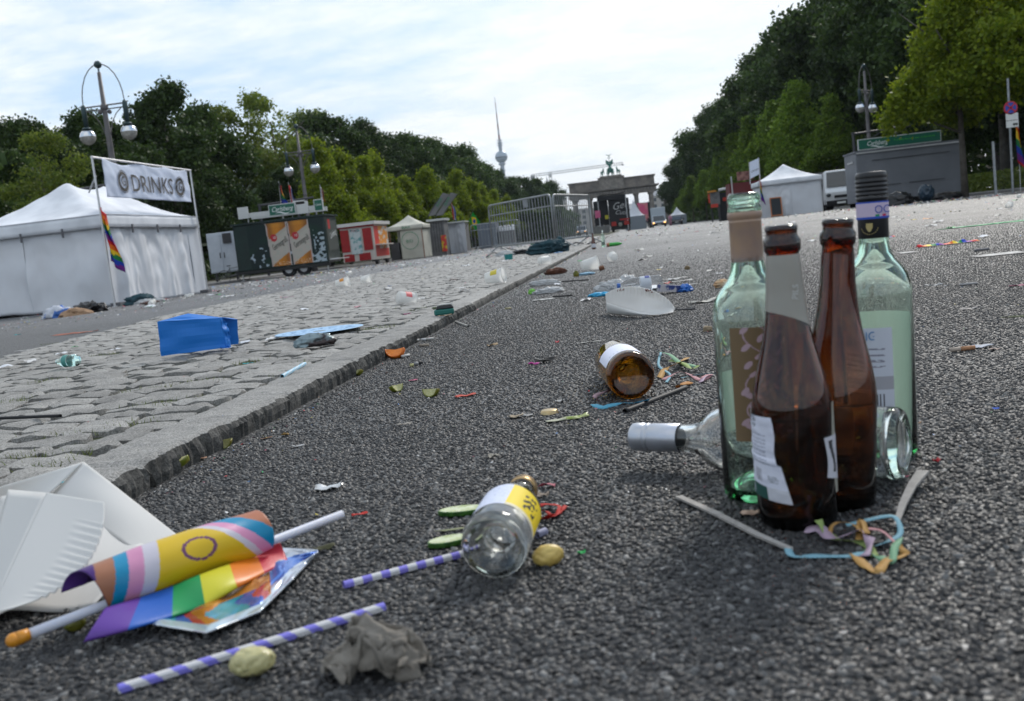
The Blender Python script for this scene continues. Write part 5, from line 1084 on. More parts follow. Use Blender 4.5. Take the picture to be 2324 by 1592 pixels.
def patch(t,name,M,m,a0,a1,z0,z1,prof=None,r=None,n=(40,24),col=None,off=.0005,solid=0,mask=None,curl=None):
    """paper on the glass; a in degrees (0 faces the camera), a0/a1 functions of v"""
    A0=a0 if callable(a0) else (lambda v:a0); A1=a1 if callable(a1) else (lambda v:a1); Z0=z0 if callable(z0) else (lambda u:z0); Z1=z1 if callable(z1) else (lambda u:z1)
    def fn(u,v):
        a=R(A0(v)+(A1(v)-A0(v))*u); z=Z0(u)+(Z1(u)-Z0(u))*v; rr=(rint(prof,z) if prof else r)+off
        if curl: rr+=curl(u,v)
        return M@Vector((rr*math.sin(a),-rr*math.cos(a),z))
    b=MB(); b.grid(fn,n[0],n[1],col=col); return b.obj(name,m,t,smooth=True,solid=solid)
FRONT=Matrix(((1,0,0,0),(0,0,-1,0),(0,1,0,0),(0,0,0,1)))
M_tan=mat('tan_capsule',(.36,.24,.16),rough=.45,col2=(.30,.21,.17),nscale=60,spec=.5); M_bcap=mat('black_cap',(.012,.012,.014),rough=.3); M_silc=mat('silver_cap',(.52,.54,.60),rough=.38,metal=.75,col2=(.44,.46,.5),nscale=30)
M_paper=mat('label_paper',(.60,.60,.64),rough=.7,col2=(.52,.52,.56),nscale=40); M_lp=mat_print('printed_label',rough=.6)
M_lback=thin('label_back',(.52,.58,.54),rough=.7,trans=.5)
# --- left green wine bottle
c=G(1729,1124); M1=bmat(c,R(1.3)); W1=thing('wine_bottle','open pale green wine bottle with tan neck foil and brown leaf-pattern label, leftmost upright','bottle',(c.x,c.y,0))
bottle_glass(W1,M1,WINE_O,WINE_I,M_gg)
b=MB(); b.lathe([(.0156,.238),(.0157,.2405),(.0157,.276),(.0160,.2765),(.0160,.2775),(.0155,.2782),(.0155,.2795),(.0166,.2805),(.0168,.284),(.0166,.2865),(.0158,.287)],48,M1); b.obj('foil_capsule',M_tan,W1,smooth=True)
for z_ in (.2915,.2955,.2995): b=MB(); b.tube([M1@Vector((.0152*math.cos(a*2*math.pi/40),.0152*math.sin(a*2*math.pi/40),z_+.0012*a/40)) for a in range(36)],.0009,6); b.obj('screw_thread',M_gg,W1,smooth=True)
lv=[]; q=random.Random(2)
for k in range(26):
    u=q.uniform(.04,.96); v=(k+.5)/26; lv.append((u,v,q.choice((-1,1))*q.uniform(.5,1.1)))
def leafpat(u,v):
    x,y=u*.042,v*.112
    for (a,b_,an) in lv:
        dx_,dy_=x-a*.042,y-b_*.112; c_,s_=math.cos(an),math.sin(an); p_,w_=dx_*c_+dy_*s_,-dx_*s_+dy_*c_
        if (p_/.0045)**2+(w_/.0021)**2<1: return (.42,.30,.34)
    for ph in (0,2.1):
        if abs(x-.021-.012*math.sin(y*85+ph))<.0006: return (.36,.26,.30)
    return (.17,.115,.06)
patch(W1,'front_label',M1,M_lp,-34,62,.064,.176,r=.0375,n=(84,150),col=leafpat,off=.0004)
patch(W1,'back_label',M1,M_lback,118,248,.058,.124,r=.0375)
# --- right green wine bottle
c=G(2003,1032); M2=bmat(c,R(1.6)); W2=thing('wine_bottle','pale green wine bottle with black ribbed screw cap and blue-banded neck, rightmost upright','bottle',(c.x,c.y,0))
s2=1.0; bottle_glass(W2,M2,WINE_O,WINE_I,M_gg)
b=MB(); P=[(.0158,.243),(.0160,.2435),(.0162,.281)]
for k in range(5): z=.284+k*.0046; P+=[(.0160,z),(.0170,z+.0012),(.0170,z+.0030),(.0160,z+.0042)]
P+=[(.0168,.3085),(.0166,.3125),(.0150,.3145),(0,.315)]
b.lathe(P,48,M2); b.obj('screw_cap',M_bcap,W2,smooth=True)
def band(u,v):
    if v<.13 or v>.90: return (.03,.08,.42)
    if v<.24 and .55<u<.64: return (.02,.25,.1)
    if v<.24 and .70<u<.80: return (.5,.03,.08)
    return (.50,.42,.55)
patch(W2,'neck_band',M2,M_lp,-88,88,.264,.2825,prof=None,r=.0165,n=(60,24),col=band)
text('DOC','band_lettering',.012,M2@FRONT@Matrix.Translation((0.006,.2735,0)),mat('blue_ink',(.04,.08,.35)),W2,wrap=.0172,sx=.9)
M_gold=mat('gold_ink',(.38,.30,.12),rough=.5)
b=MB(); Q=[(-.0036,.0035),(.0036,.0035),(.0036,-.001),(.0015,-.005),(0,-.006),(-.0015,-.005),(-.0036,-.001)]
b.add([M2@Vector((.0166*math.sin(x/.0166-.25),-.0166*math.cos(x/.0166-.25),.256+z)) for x,z in Q],[tuple(range(7))]); b.obj('crest',M_gold,W2)
for k in range(11):
    a=R(200+k*14); x=.0095*math.cos(a); z=.0095*math.sin(a); b=MB(); b.sph(M2@Vector((.0166*math.sin(x/.0166-.25),-.0166*math.cos(x/.0166-.25),.257+z)),.0006,6); b.obj('crest_star',M_gold,W2)
patch(W2,'far_label',M2,M_lback,95,262,.02,.158,r=.0375)
def backlab(u,v):
    if .30<v<.45: return (.36,.36,.40)
    if .02<v<.25 and .1<u<.8 and int(u*34)%2==0: return (.08,.08,.1)
    if .50<v<.80 and int(v*44)%3==0 and .08<u<.85 and nz(u*9,v*50)>-.25: return (.22,.22,.28)
    return (.55,.58,.66)
patch(W2,'label',M2,M_lp,-55,22,.052,.148,r=.0375,n=(70,100),col=backlab,off=.0006)
text('GRIGIO','label_lettering',.0135,M2@FRONT@Matrix.Translation((-.009,.139,0)),mat('light_blue_ink',(.06,.20,.42)),W2,wrap=.0383,sx=.85)
# --- front brown beer bottle
def foilz(u): return .196-.020*u+.004*math.sin(u*5)
M_sfoil=mat('grey_neck_paper',(.27,.255,.225),rough=.42,metal=.25,col2=(.28,.27,.24),nscale=30,spec=.6)
c=G(1812,1184); M3=bmat(c,R(1.2)); B1=thing('beer_bottle','front brown beer bottle with grey neck label and half-torn white label','bottle',(c.x,c.y,0))
bottle_glass(B1,M3,BEER_O,BEER_I,M_brn)
patch(B1,'neck_label',M3,M_sfoil,-100,150,foilz,.245,prof=BEER_O,n=(60,20),off=.0004)
text('PILS','neck_lettering',.008,M3@FRONT@Matrix.Translation((.009,.212,0))@Matrix.Rotation(R(82),4,'Z'),mat('pale_ink',(.5,.5,.48)),B1,wrap=None)
for v_ in B1.children[-1].data.vertices:
    p=M3.inverted()@v_.co; rr=rint(BEER_O,p.z)+.001; a=p.x/.0162; v_.co=M3@Vector((rr*math.sin(a),-rr*math.cos(a),p.z))
M_dink=mat('grey_ink',(.16,.17,.22),rough=.6)
def torn(u,v):
    if v<.16 and u>.12: return (.015,.07,.06) if u<.55 else (.50,.51,.56)
    if .20<v<.36 and .25<u<.45 and int(u*90)%2: return (.1,.1,.12)
    if .22<v<.30 and .62<u<.85 and nz(u*40,v*60)>0: return (.2,.22,.25)
    if .40<v<.80 and int(v*42)%2==0 and .15<u<.75 and nz(u*30,v*90)>-.2: return (.33,.35,.44)
    if v>.86 and u<.42 and nz(u*30,v*30)>.0: return (.1,.12,.15)
    return (.60,.62,.72)
crl=lambda u,v:.0006+.0012*max(0,math.sin(v*30))*(.44<v<.56)+.0010*max(0,nz(u*3,v*9))
patch(B1,'torn_label',M3,M_lp,-86,lambda v:-6-27*min(1,v*1.15)+5*math.sin(v*9)*(v>.45),lambda u:.026+.006*(1-u),lambda u:.104+.004*(u<.15),r=.0356,n=(60,90),col=torn,off=.0003,curl=crl)
patch(B1,'label_scrap',M3,M_lp,lambda v:47+3*math.sin(v*4),lambda v:84,lambda u:.047-.006*u,.083,r=.0356,n=(20,20),col=lambda u,v:(.03,.03,.035) if abs(u-.45-.12*math.sin(v*6))<.13 and .15<v<.9 else (.5,.5,.55),off=.0008)
patch(B1,'label_remnant',M3,mat('label_grey_back',(.30,.29,.24),rough=.8),lambda v:60+18*abs(v-.45)**.8,85,.030,.112,r=.0356,n=(12,40),off=.0004)
patch(B1,'mould_seam',M3,M_brn,-70,70,.1005,.1018,r=.0356,n=(30,2),off=.0003)
# --- back brown beer bottle
c=G(1900,1142); M4=bmat(c,R(4.2)); B2=thing('beer_bottle','unlabelled brown beer bottle behind the front one, touching the right wine bottle','bottle',(c.x,c.y,0))
bottle_glass(B2,M4,BEER_O,BEER_I,M_brn)
patch(B2,'mould_seam',M4,M_brn,-60,75,.1005,.1018,r=.0356,n=(30,2),off=.0003)
# --- clear wine bottle lying behind
B_=G(2058,1090,0); B_=Vector((B_.x,B_.y,.0378)); N_=G(1458,992,.0378); M5=lmat(B_,B_+(N_-B_).normalized()*.3,0)
W3=thing('wine_bottle','clear wine bottle with silver screw cap lying on its side behind the upright bottles','bottle',(B_.x,B_.y,0))
bottle_glass(W3,M5,WINE_O,WINE_I,M_clr)
b=MB(); b.lathe([(.0160,.247),(.0164,.2475),(.0164,.283),(.0158,.284),(.0158,.2855),(.0165,.2865),(.0165,.290),(.0158,.291),(.0158,.2925),(.0166,.2935),(.0166,.304),(.0160,.3075),(.0140,.309),(0,.309)],48,M5); b.obj('screw_cap',M_silc,W3,smooth=True)
patch(W3,'far_label',M5,mat('clear_label',(.50,.51,.52),rough=.7),20,160,.05,.13,r=.0375)
# --- amber bottle lying, base to the camera
B_=G(1438,908,0); B_=Vector((B_.x,B_.y+.0,.0405)); M6=lmat(B_,B_+Vector((-.13,.99,0)),R(25))
A1=thing('wine_bottle','amber glass bottle with white label lying with its base toward the camera','bottle',(B_.x,B_.y,0))
s_=1.08; bottle_glass(A1,M6,WINE_O,WINE_I,M_olv,s_)
def wl(u,v):
    return (.30,.32,.42) if abs(v-.16)<.03 and int(u*46)%3<1 and .1<u<.8 else (.66,.68,.80)
patch(A1,'label',M6,M_lp,-95,88,.022,.125,r=.0375*s_,n=(90,50),col=wl,off=.0004)
# --- small clear bottle lying, yellow label
B_=G(1125,1328,0); B_=Vector((B_.x,B_.y+.012,.0295)); N_=G(1193,1100,.027); M7=lmat(B_,N_,R(0))
SO=[(0,.008),(.014,.007),(.022,.001),(.0255,0),(.0285,.004),(.0292,.010),(.0292,.102),(.0282,.112),(.0240,.124),(.0180,.136),(.0140,.150),(.0125,.168),(.0122,.182),(.0140,.183),(.0140,.187),(.0124,.188),(.0124,.196),(.0135,.1965),(.0135,.199),(.0120,.200)]
SI=[(.0098,.1995),(.0096,.180),(.0112,.150),(.0152,.135),(.0210,.123),(.0255,.111),(.0268,.100),(.0268,.012),(.023,.009),(.014,.013),(0,.015)]
S1=thing('small_bottle','small clear bottle with a yellow label lying in front, base to the camera','bottle',(B_.x,B_.y,0))
bottle_glass(S1,M7,SO,SI,M_clr)
M_brass=mat('brass_ring',(.45,.30,.14),rough=.35,metal=.7)
b=MB(); b.lathe([(.0128,.184),(.0150,.1845),(.0152,.188),(.0142,.189),(.0152,.190),(.0150,.1975),(.0130,.1985)],40,M7); b.obj('neck_ring',M_brass,S1,smooth=True)
b=MB(); b.lathe([(.0148,.1905),(.0154,.191),(.0154,.1925),(.0148,.193)],40,M7); b.obj('rubber_ring',M_tyre,S1,smooth=True)
def ylab(u,v):
    if u<.50: return (.56,.60,.74) if nz(u*30,v*20,1)<.25 else (.45,.50,.62)
    if .66<u<.86 and abs(v-.55)<.34 and nz(u*22,v*9,4)>.05: return (.02,.02,.02)
    return (.72,.54,.015) if v>.10 else (.6,.55,.4)
patch(S1,'label',M7,M_lp,-70,100,.030,.098,r=.0292,n=(110,60),col=ylab,off=.0004)
# ================================================================ PRIDE FLAG AND PLATES (front left)
def P3(px,py,z): return G(px,py,z)
FL=thing('pride_flag','small progress pride flag rolled round its white plastic stick, yellow field with purple ring','flag',P3(400,1330,0))
pa,pb=P3(38,1462,.012),P3(778,1176,.026)
M_stick=mat('white_plastic_stick',(.55,.57,.66),rough=.35,sub=.3)
b=MB(); b.tube([pa,pb],.0042,14); b.obj('stick',M_stick,FL,smooth=True)
b=MB(); b.sph(pa-(pb-pa).normalized()*.002,.0058,14); b.tube([pa,pa+(pb-pa).normalized()*.010],[.0056,.005],12); b.obj('tip',mat('orange_tip',(.60,.24,.02),rough=.35),FL,smooth=True)
# roll: from left end L to right end Rr
eL=P3(226,1360,.026); eR=P3(596,1226,.028); ax=(eR-eL); Lx=ax.length; ax=ax/Lx; upv=Vector((0,0,1)); sd_=ax.cross(upv).normalized()
def rollcol(u,v):
    a=((u-.55)/.098)**2+((v-.33)/.125)**2
    if .62<a<1: return (.16,.05,.13)
    l=u-.28*v; r_=u+.43*v
    if l<.0: return (.36,.15,.08) if l>-.10 else (.06,.015,.16)
    if l<.07: return (.005,.25,.45)
    if l<.15: return (.62,.27,.44)
    if l<.23: return (.58,.55,.62)
    if r_>1.12: return (.45,.16,.08)
    if r_>1.01: return (.005,.25,.45)
    if r_>.935: return (.66,.28,.46)
    if r_>.886: return (.60,.57,.64)
    return (.68,.46,.01)
def rollfn(u,v):
    rr=.0205+.003*math.sin(u*3)+.0022*nz(u*4,v*3,2); a=R(-42+215*v)   # from lower front over the top to the back
    p=eL+ax*(u*Lx)+upv*(math.sin(a)*rr*1.0)+sd_*(math.cos(a)*rr*.95)
    if u<.12: p-=ax*(.0)
    p-=ax*(.022*(v)*(1-u)); p+=ax*(.0)*v
    return p+upv*(.004)
b=MB(); b.grid(rollfn,150,70,col=rollcol); M_fl=mat_print('flag_satin',rough=.38,trans=.18,spec=.5,bump=.12); b.obj('rolled_cloth',M_fl,FL,smooth=True,solid=.0008)
b=MB(); b.grid(lambda u,v:(rollfn(0,v)+ (rollfn(.5,.5)-rollfn(0,.5)).normalized()*.006*u-upv*.012*u*0).lerp(eL+upv*.012+ax*.02,.35+.0*u) if u>.5 else rollfn(0,v),4,40,col=lambda u,v:(.06,.015,.16)); b.obj('roll_inner',M_fl,FL,smooth=True,solid=.0008)
fp=[[(190,1466),(238,1405)],[(278,1446),(318,1372)],[(338,1432),(398,1345)],[(405,1420),(462,1318)],[(498,1385),(522,1290)],[(560,1345),(575,1262)],[(652,1288),(588,1238)]]
SCL=[(.13,.05,.33),(.02,.12,.50),(.02,.32,.10),(.62,.58,.03),(.75,.20,.015),(.58,.03,.05)]
cuts=[(190,1470,240,1392),(290,1443,322,1366),(392,1412,395,1340),(468,1388,455,1315),(540,1345,522,1290),(602,1312,580,1262),(655,1285,632,1228)]
def lowfn(u,v):
    x=u*6; i=min(5,int(x)); f=x-i; A,B2_=cuts[i],cuts[i+1]; bx,by=A[0]+(B2_[0]-A[0])*f,A[1]+(B2_[1]-A[1])*f; tx,ty=A[2]+(B2_[2]-A[2])*f,A[3]+(B2_[3]-A[3])*f
    return P3(bx+(tx-bx)*v,by+(ty-by)*v,.006+.014*v**.8+.0025*math.sin(u*11+v*2))
b=MB(); b.grid(lowfn,96,16,col=lambda u,v:SCL[min(5,int(u*6))]); b.obj('rainbow_flap',M_fl,FL,smooth=True,solid=.0008)
# foil wrapper
def foilc(u,v):
    n=nz(u*5,v*5,1)
    if u>.60: return (.10,.22,.62) if abs(v-.50+.1*n)<.19 else (.55,.60,.68)
    if v<.12: return (.45,.55,.62)
    if v<.40: return [(.03,.30,.42),(.06,.12,.45),(.5,.06,.05),(.55,.2,.03),(.1,.35,.5)][int((u*14+n*1.5))%5]
    if v<.62: return (.25,.06,.02) if n>0 else (.50,.20,.03)
    return (.12,.02,.09) if u>.35 else (.10,.35,.22)
def foilfn(u,v):
    # long triangle from lower left to the right tip
    b0=[(330,1425),(470,1448),(590,1400),(660,1330),(724,1262)]; t0=[(420,1330),(500,1300),(590,1262),(640,1252),(722,1257)]
    x=u*4; i=min(3,int(x)); f=x-i; bx,by=[b0[i][k]+(b0[i+1][k]-b0[i][k])*f for k in (0,1)]; tx,ty=[t0[i][k]+(t0[i+1][k]-t0[i][k])*f for k in (0,1)]
    return P3(bx+(tx-bx)*v,by+(ty-by)*v,.003+.0035*v+.003*abs(nz(u*7,v*5,3))+.002*math.sin(u*26+v*4))
FW=thing('snack_wrapper','flattened shiny foil snack wrapper, blue and silver, under the pride flag','wrapper',P3(560,1360,0))
b=MB(); b.grid(foilfn,110,40,col=foilc); b.obj('foil',mat_print('printed_foil',rough=.22,metal=.45,spec=.7),FW,smooth=True,solid=.0004)
b=MB(); b.tube([foilfn(u/20,.0) for u in range(21)],.0009,5); b.obj('sealed_edge',mat('foil_edge',(.6,.63,.66),rough=.25,metal=.8),FW)
# folded paper plates
M_plate=thin('paper_plate',(.76,.75,.73),rough=.75,trans=.34,bump=.15,bscale=300,bdist=.0004)
def quadp(pts,nu,nv,rip=None,b=None):
    b=b or MB(); a,c_,d,e=[Vector(p) for p in pts]
    def fn(u,v):
        p=a*(1-u)*(1-v)+c_*u*(1-v)+d*u*v+e*(1-u)*v
        if rip: p=p+rip(u,v)
        return p
    b.grid(fn,nu,nv); return b
BP=thing('paper_plate','large white paper plate folded into a peaked tent shape behind the pride flag','paper plate',P3(250,1230,0))
pk=P3(192,1056,.083); pk2=P3(150,1085,.080); r0=P3(425,1240,.003); r1=P3(330,1290,.003); l0_=P3(-60,1180,.04); l1_=P3(60,1400,.004)
quadp([P3(120,1130,.055),P3(330,1275,.004),P3(420,1236,.002),pk],20,14,lambda u,v:Vector((0,0,.006*math.sin(math.pi*u)*math.sin(math.pi*v)))).obj('upper_fold',M_plate,BP,smooth=True,solid=.0009)
quadp([P3(105,1135,.056),P3(-60,1200,.03),P3(-20,1120,.07),pk],14,10).obj('left_fold',M_plate,BP,smooth=True,solid=.0009)
quadp([P3(-60,1415,.001),P3(215,1380,.001),P3(335,1245,.012),P3(140,1140,.05)],20,14,lambda u,v:Vector((0,0,.004*math.sin(6*u)))).obj('flat_base',M_plate,BP,smooth=True,solid=.0009)
FPt=thing('paper_plate','white paper plate with a pressed ribbed rim folded upright at the left edge','paper plate',P3(60,1330,0))
def rim(u,v):
    k=1.0 if .22<v<.86 and u>.55 else 0; return Vector((0,0,.0011*math.sin(v*118)*k*(u-.55)/.45))
def ffn(u,v):
    a,c_,d,e=P3(-40,1440,.004),P3(-5,1395,.018),P3(237,1150,.080),P3(108,1128,.086)
    p=(a*(1-v)+e*v)*(1-u)+(c_*(1-v)+d*v)*u
    # rounded outer rim bellies out toward the camera side
    out_=math.sin(math.pi*v)**.8; p=p+(P3(165,1300,.040)-P3(110,1262,.050))*u*out_*1.1
    return p+rim(u,v)
b=MB(); b.grid(ffn,40,160); b.obj('ribbed_face',M_plate,FPt,smooth=True,solid=.0009)
quadp([P3(-60,1420,.004),P3(-40,1440,.004),P3(108,1128,.086),P3(20,1120,.078)],10,16).obj('back_face',M_plate,FPt,smooth=True,solid=.0009)
quadp([P3(-90,1330,.002),P3(-40,1430,.003),P3(108,1128,.086),P3(5,1135,.07)],10,16,lambda u,v:Vector((0,0,-.004*math.sin(math.pi*v)))).obj('side_face',M_plate,FPt,smooth=True,solid=.0009)
def citrus(px,py,r,rind,flesh,label,rz=0,tilt=0,arc=1.0,z=0,nm='lime_wedge',cat='lime wedge',thick=.45):
    c=G(px,py,z); t=bpy.data.objects.new(nm,None); COL.objects.link(t); tag(t,label,cat); q=random.Random(int(px*7+py))
    n=18; m_=8; vs=[]; fs=[]; w_=thick
    def S(a,b_): return Vector((r*math.cos(a)*math.cos(b_*w_), r*math.sin(b_*w_)*.9, -r*math.sin(a)*math.cos(b_*w_)))
    b=MB(); b.grid(lambda u,v:S(math.pi*u*arc+(1-arc)*math.pi/2,(v-.5)*2)*(1+.03*nz(u*9,v*9,px)),n,m_); b.obj('rind',rind,t,smooth=True,solid=r*.10)
    for s in (-1,1):
        b=MB(); b.grid(lambda u,v,s=s:(S(math.pi*u*arc+(1-arc)*math.pi/2,s)*.93*v)+Vector((0,0,.0))+Vector((0,-s*r*.02*math.cos(u*20)*v,0)),24,5); b.obj('flesh',flesh,t,smooth=True)
    t.location=(c.x,c.y,z+r*.93*(1 if arc>.9 else 1)); t.rotation_euler=(tilt,0,rz); return t
M_limer=mat('lime_rind',(.12,.14,.012),rough=.35,col2=(.22,.17,.03),nscale=90,lo=.45,hi=.7); M_limef=mat('lime_flesh',(.48,.46,.24),rough=.3,col2=(.34,.33,.12),nscale=250,sub=.2,bump=.4,bscale=300,bdist=.001)
M_orr=mat('orange_rind',(.60,.14,.01),rough=.4,bump=.3,bscale=600,bdist=.0006); M_orf=mat('orange_flesh',(.72,.22,.02),rough=.28,col2=(.6,.15,.01),nscale=200); M_lemr=mat('lemon_rind',(.60,.44,.13),rough=.4,col2=(.50,.34,.09),nscale=90); M_lemf=mat('lemon_flesh',(.55,.48,.2),rough=.3,col2=(.45,.36,.12),nscale=200)
citrus(508,1018,.0150,M_limer,M_limef,'green lime wedge lying on its back near the kerb, left part of the road',rz=.1,tilt=.2)
citrus(404,1068,.019,M_limer,M_limef,'pale squeezed lime wedge flesh side up at the open kerb joint',rz=.1,tilt=-1.2,thick=.3)
citrus(814,852,.0145,M_limer,M_limef,'browned lime wedge against the kerb below the cobbles',rz=-.5,tilt=-.5)
citrus(900,890,.0155,M_limer,M_limef,'chewed lime wedge, left of two limes near the road centre',rz=.9,tilt=-.3)
citrus(980,901,.017,M_limer,M_limef,'chewed lime wedge with frayed pulp, right of two limes near the red paper',rz=-.3,tilt=-.2)
citrus(899,814,.0265,M_orr,M_orf,'bright orange slice lying against the kerb',rz=.05,tilt=-.6,nm='orange_slice',cat='orange slice',thick=.35)
M_lemon=M_lemr
for o_ in (BP,FPt,FW,FL): o_.location.z+=.004
# cucumber slices
def cuke(px,py,rx,ry,label,rz,tilt=0):
    c=G(px,py,0); t=bpy.data.objects.new('cucumber_slice',None); COL.objects.link(t); tag(t,label,'cucumber slice')
    M_=Matrix.Diagonal((rx,ry,1,1)); b=MB(); b.lathe([(.9,.0),(1,.0015),(1,.0052),(.93,.006)],40,M_); b.v=[(x*(1+.015*math.sin(14*math.atan2(y,x))),y,z) for x,y,z in b.v]; b.obj('peel',mat('cucumber_peel',(.015,.06,.006),rough=.35,col2=(.05,.14,.02),nscale=150),t)
    b=MB(); b.lathe([(0,.0066),(.4,.0064),(.62,.0057),(.66,.0062),(.95,.0058)],40,M_); b.obj('flesh',mat('cucumber_flesh',(.62,.64,.44),rough=.25,col2=(.44,.50,.22),nscale=120,sub=.2),t,smooth=True)
    t.location=(c.x,c.y,.001); t.rotation_euler=(tilt,0,rz); return t
cuke(1050,1168,.026,.0135,'long cucumber slice with dark ridged peel, behind the small clear bottle',.05)
cuke(1020,1238,.021,.0125,'translucent cucumber slice at the base of the small clear bottle',.4)
# straws
M_sw=mat_print('printed_straw',rough=.6)
def straw(name,label,p,q_,r,fn,cat='straw',n=220):
    p,q_=Vector(p),Vector(q_); t=thing(name,label,cat,p); d=(q_-p); L_=d.length; e=d/L_; s=e.cross(Vector((0,0,1))).normalized(); u_=s.cross(e)
    b=MB(); cs=[]
    b.grid(lambda u,v: p+e*(u*L_)+(s*math.cos(v*6.2832)+u_*math.sin(v*6.2832))*r, n, 16, col=lambda u,v: fn(u*L_/r,v)); b.obj('tube',M_sw,t,smooth=True,solid=.0005); return t
def spiral(step,w_): return lambda s,v: (.20,.18,.62) if ((s/step+v)%1)<w_ else (.56,.55,.56)
straw('paper_straw','long purple and white spiral paper straw at the bottom left of the photo',P3(268,1566,.0035),P3(872,1378,.0035),.0036,spiral(5.6,.45))
straw('paper_straw','short purple and white striped paper straw with its end under the small bottle',P3(780,1329,.0035),P3(1062,1255,.0035),.0034,lambda s,v:(.22,.19,.62) if (s/5.0)%1<.5 else (.58,.57,.58))
straw('paper_straw','light blue and white spiral straw lying bent on the cobbles near the kerb',P3(640,855,.040),P3(692,826,.043),.0045,lambda s,v:(.12,.42,.62) if ((s/2.4+v)%1)<.5 else (.6,.62,.62),n=60)
blk=lambda s,v:(.010,.010,.011)
straw('plastic_straw','glossy black plastic straw beside the amber bottle base',P3(1418,935,.003),P3(1557,881,.003),.0045,blk,n=20)
straw('plastic_straw','black straw lying on the cobbles at the left edge',P3(-10,950,.041),P3(138,944,.042),.0030,blk,n=20)
straw('plastic_straw','thin dark straw sticking out right of the folded plate',P3(1525,704,.003),P3(1576,702,.003),.0030,lambda s,v:(.05,.05,.055),n=10)
straw('plastic_straw','thin black straw on the road above the white plastic bag',P3(1268,640,.003),P3(1335,636,.003),.0045,blk,n=10)
straw('plastic_straw','short black straw right of the green-tipped wrapper',P3(1255,674,.003),P3(1298,671,.003),.004,blk,n=10)
straw('plastic_straw','short pale straw end poking out right of the small bottle',P3(1218,1214,.004),P3(1238,1206,.004),.0036,lambda s,v:(.30,.30,.42),n=10)
straw('straw_end','grey paper straw end lying at the kerb near the green lighter',P3(1034,731,.0035),P3(1063,741,.0035),.0042,lambda s,v:(.30,.29,.27),n=10)
# wooden sticks with streamers
M_wd=mat('grey_wood',(.36,.34,.32),rough=.8,col2=(.26,.245,.23),nscale=90)
def stick(label,pts,w_,name='wooden_stick'):
    t=thing(name,label,'stick',pts[0]); P=[Vector(p) for p in pts]; b=MB(); n=len(P)
    for s_ in (0,):
        vs=[]
        for i,p in enumerate(P):
            a=P[max(0,i-1)]; c_=P[min(n-1,i+1)]; e=(c_-a).normalized(); s=e.cross(Vector((0,0,1))).normalized(); ww=w_[i]/2; vs+=[p-s*ww,p+s*ww,p+s*ww+Vector((0,0,.0022)),p-s*ww+Vector((0,0,.0022))]
        fs=[]
        for i in range(n-1):
            for k in range(4): fs.append((4*i+k,4*i+(k+1)%4,4*i+4+(k+1)%4,4*i+4+k))
        fs+= [(3,2,1,0),(4*n-4,4*n-3,4*n-2,4*n-1)]; b.add(vs,fs)
    b.obj('shaft',M_wd,t); return t
stick('flat grey wooden stick reaching from the left wine bottle toward the streamers',[P3(1540,1130,.004),P3(1625,1168,.003),P3(1720,1217,.003),P3(1795,1250,.003)],[.0075,.0075,.0065,.005])
stick('pale wooden fork handle flaring at its end, right of the bottles',[P3(2095,1072,.012),P3(2070,1105,.009),P3(2048,1150,.006),P3(2034,1196,.003)],[.012,.0085,.0065,.004])
def ribbon(label,pts,w_,col,name='paper_streamer',tw=0.5,seed=0):
    m=thin('streamer_%d'%(int(col[0]*99)*10000+int(col[1]*99)*100+int(col[2]*99)),col,rough=.7,trans=.3)
    t=thing(name,label,'streamer',pts[0]); P=[Vector(p) for p in pts]; Q=[]
    for i in range(len(P)-1):
        p0,p1,p2,p3=P[max(i-1,0)],P[i],P[i+1],P[min(i+2,len(P)-1)]
        for k in range(8):
            f=k/8; Q.append(.5*((2*p1)+(p2-p0)*f+(2*p0-5*p1+4*p2-p3)*f*f+(3*p1-p0-3*p2+p3)*f**3))
    Q.append(P[-1]); b=MB(); vs=[]
    for i,p in enumerate(Q):
        e=(Q[min(i+1,len(Q)-1)]-Q[max(i-1,0)]).normalized(); s=e.cross(Vector((0,0,1)))
        s=s.normalized() if s.length>1e-4 else Vector((1,0,0)); u_=s.cross(e); a=tw*2.2*nz(i*.13,seed,2)+tw*.8*math.sin(i*.22+seed)
        o=(s*math.cos(a)+u_*math.sin(a))*w_/2; p=Vector((p.x,p.y,max(p.z,abs(o.z)+.0012))); vs+=[p-o,p+o]
    b.add(vs,[(2*i,2*i+1,2*i+3,2*i+2) for i in range(len(Q)-1)]); b.obj('strip',m,t,smooth=True,solid=.0002); return t
TEAL=(.24,.46,.55); LIL=(.50,.38,.48); ORG=(.55,.32,.10); YGR=(.32,.42,.14); PNK=(.58,.30,.32); GRN=(.22,.42,.26)
ribbon('teal paper streamer knotted to the wooden stick and running below the brown bottle',[P3(1788,1245,.006),P3(1800,1262,.003),P3(1850,1262,.003),P3(1930,1262,.003),P3(1965,1252,.004)],.0065,TEAL,tw=.25,seed=1)
ribbon('teal-green streamer arching up to the flared wooden fork',[P3(1985,1240,.003),P3(2040,1215,.005),P3(2036,1180,.012),P3(2010,1172,.014),P3(1920,1192,.010)],.005,TEAL,tw=.4,seed=2)
ribbon('lilac streamer zigzagging in the tangle below the brown bottles',[P3(1825,1205,.003),P3(1860,1200,.006),P3(1890,1222,.006),P3(1950,1205,.012),P3(1975,1228,.008),P3(1962,1262,.004)],.009,LIL,tw=.5,seed=3)
ribbon('pale orange streamer looped over the lilac one by the bottles',[P3(1880,1218,.003),P3(1893,1190,.014),P3(1930,1188,.016),P3(1965,1210,.012),P3(1955,1180,.016),P3(1950,1225,.006)],.0065,ORG,tw=.6,seed=4)
ribbon('thin pink streamer crossing the tangle toward the orange tip',[P3(1960,1200,.012),P3(2000,1205,.010),P3(2035,1235,.006),P3(2050,1250,.003)],.004,PNK,tw=.3,seed=5)
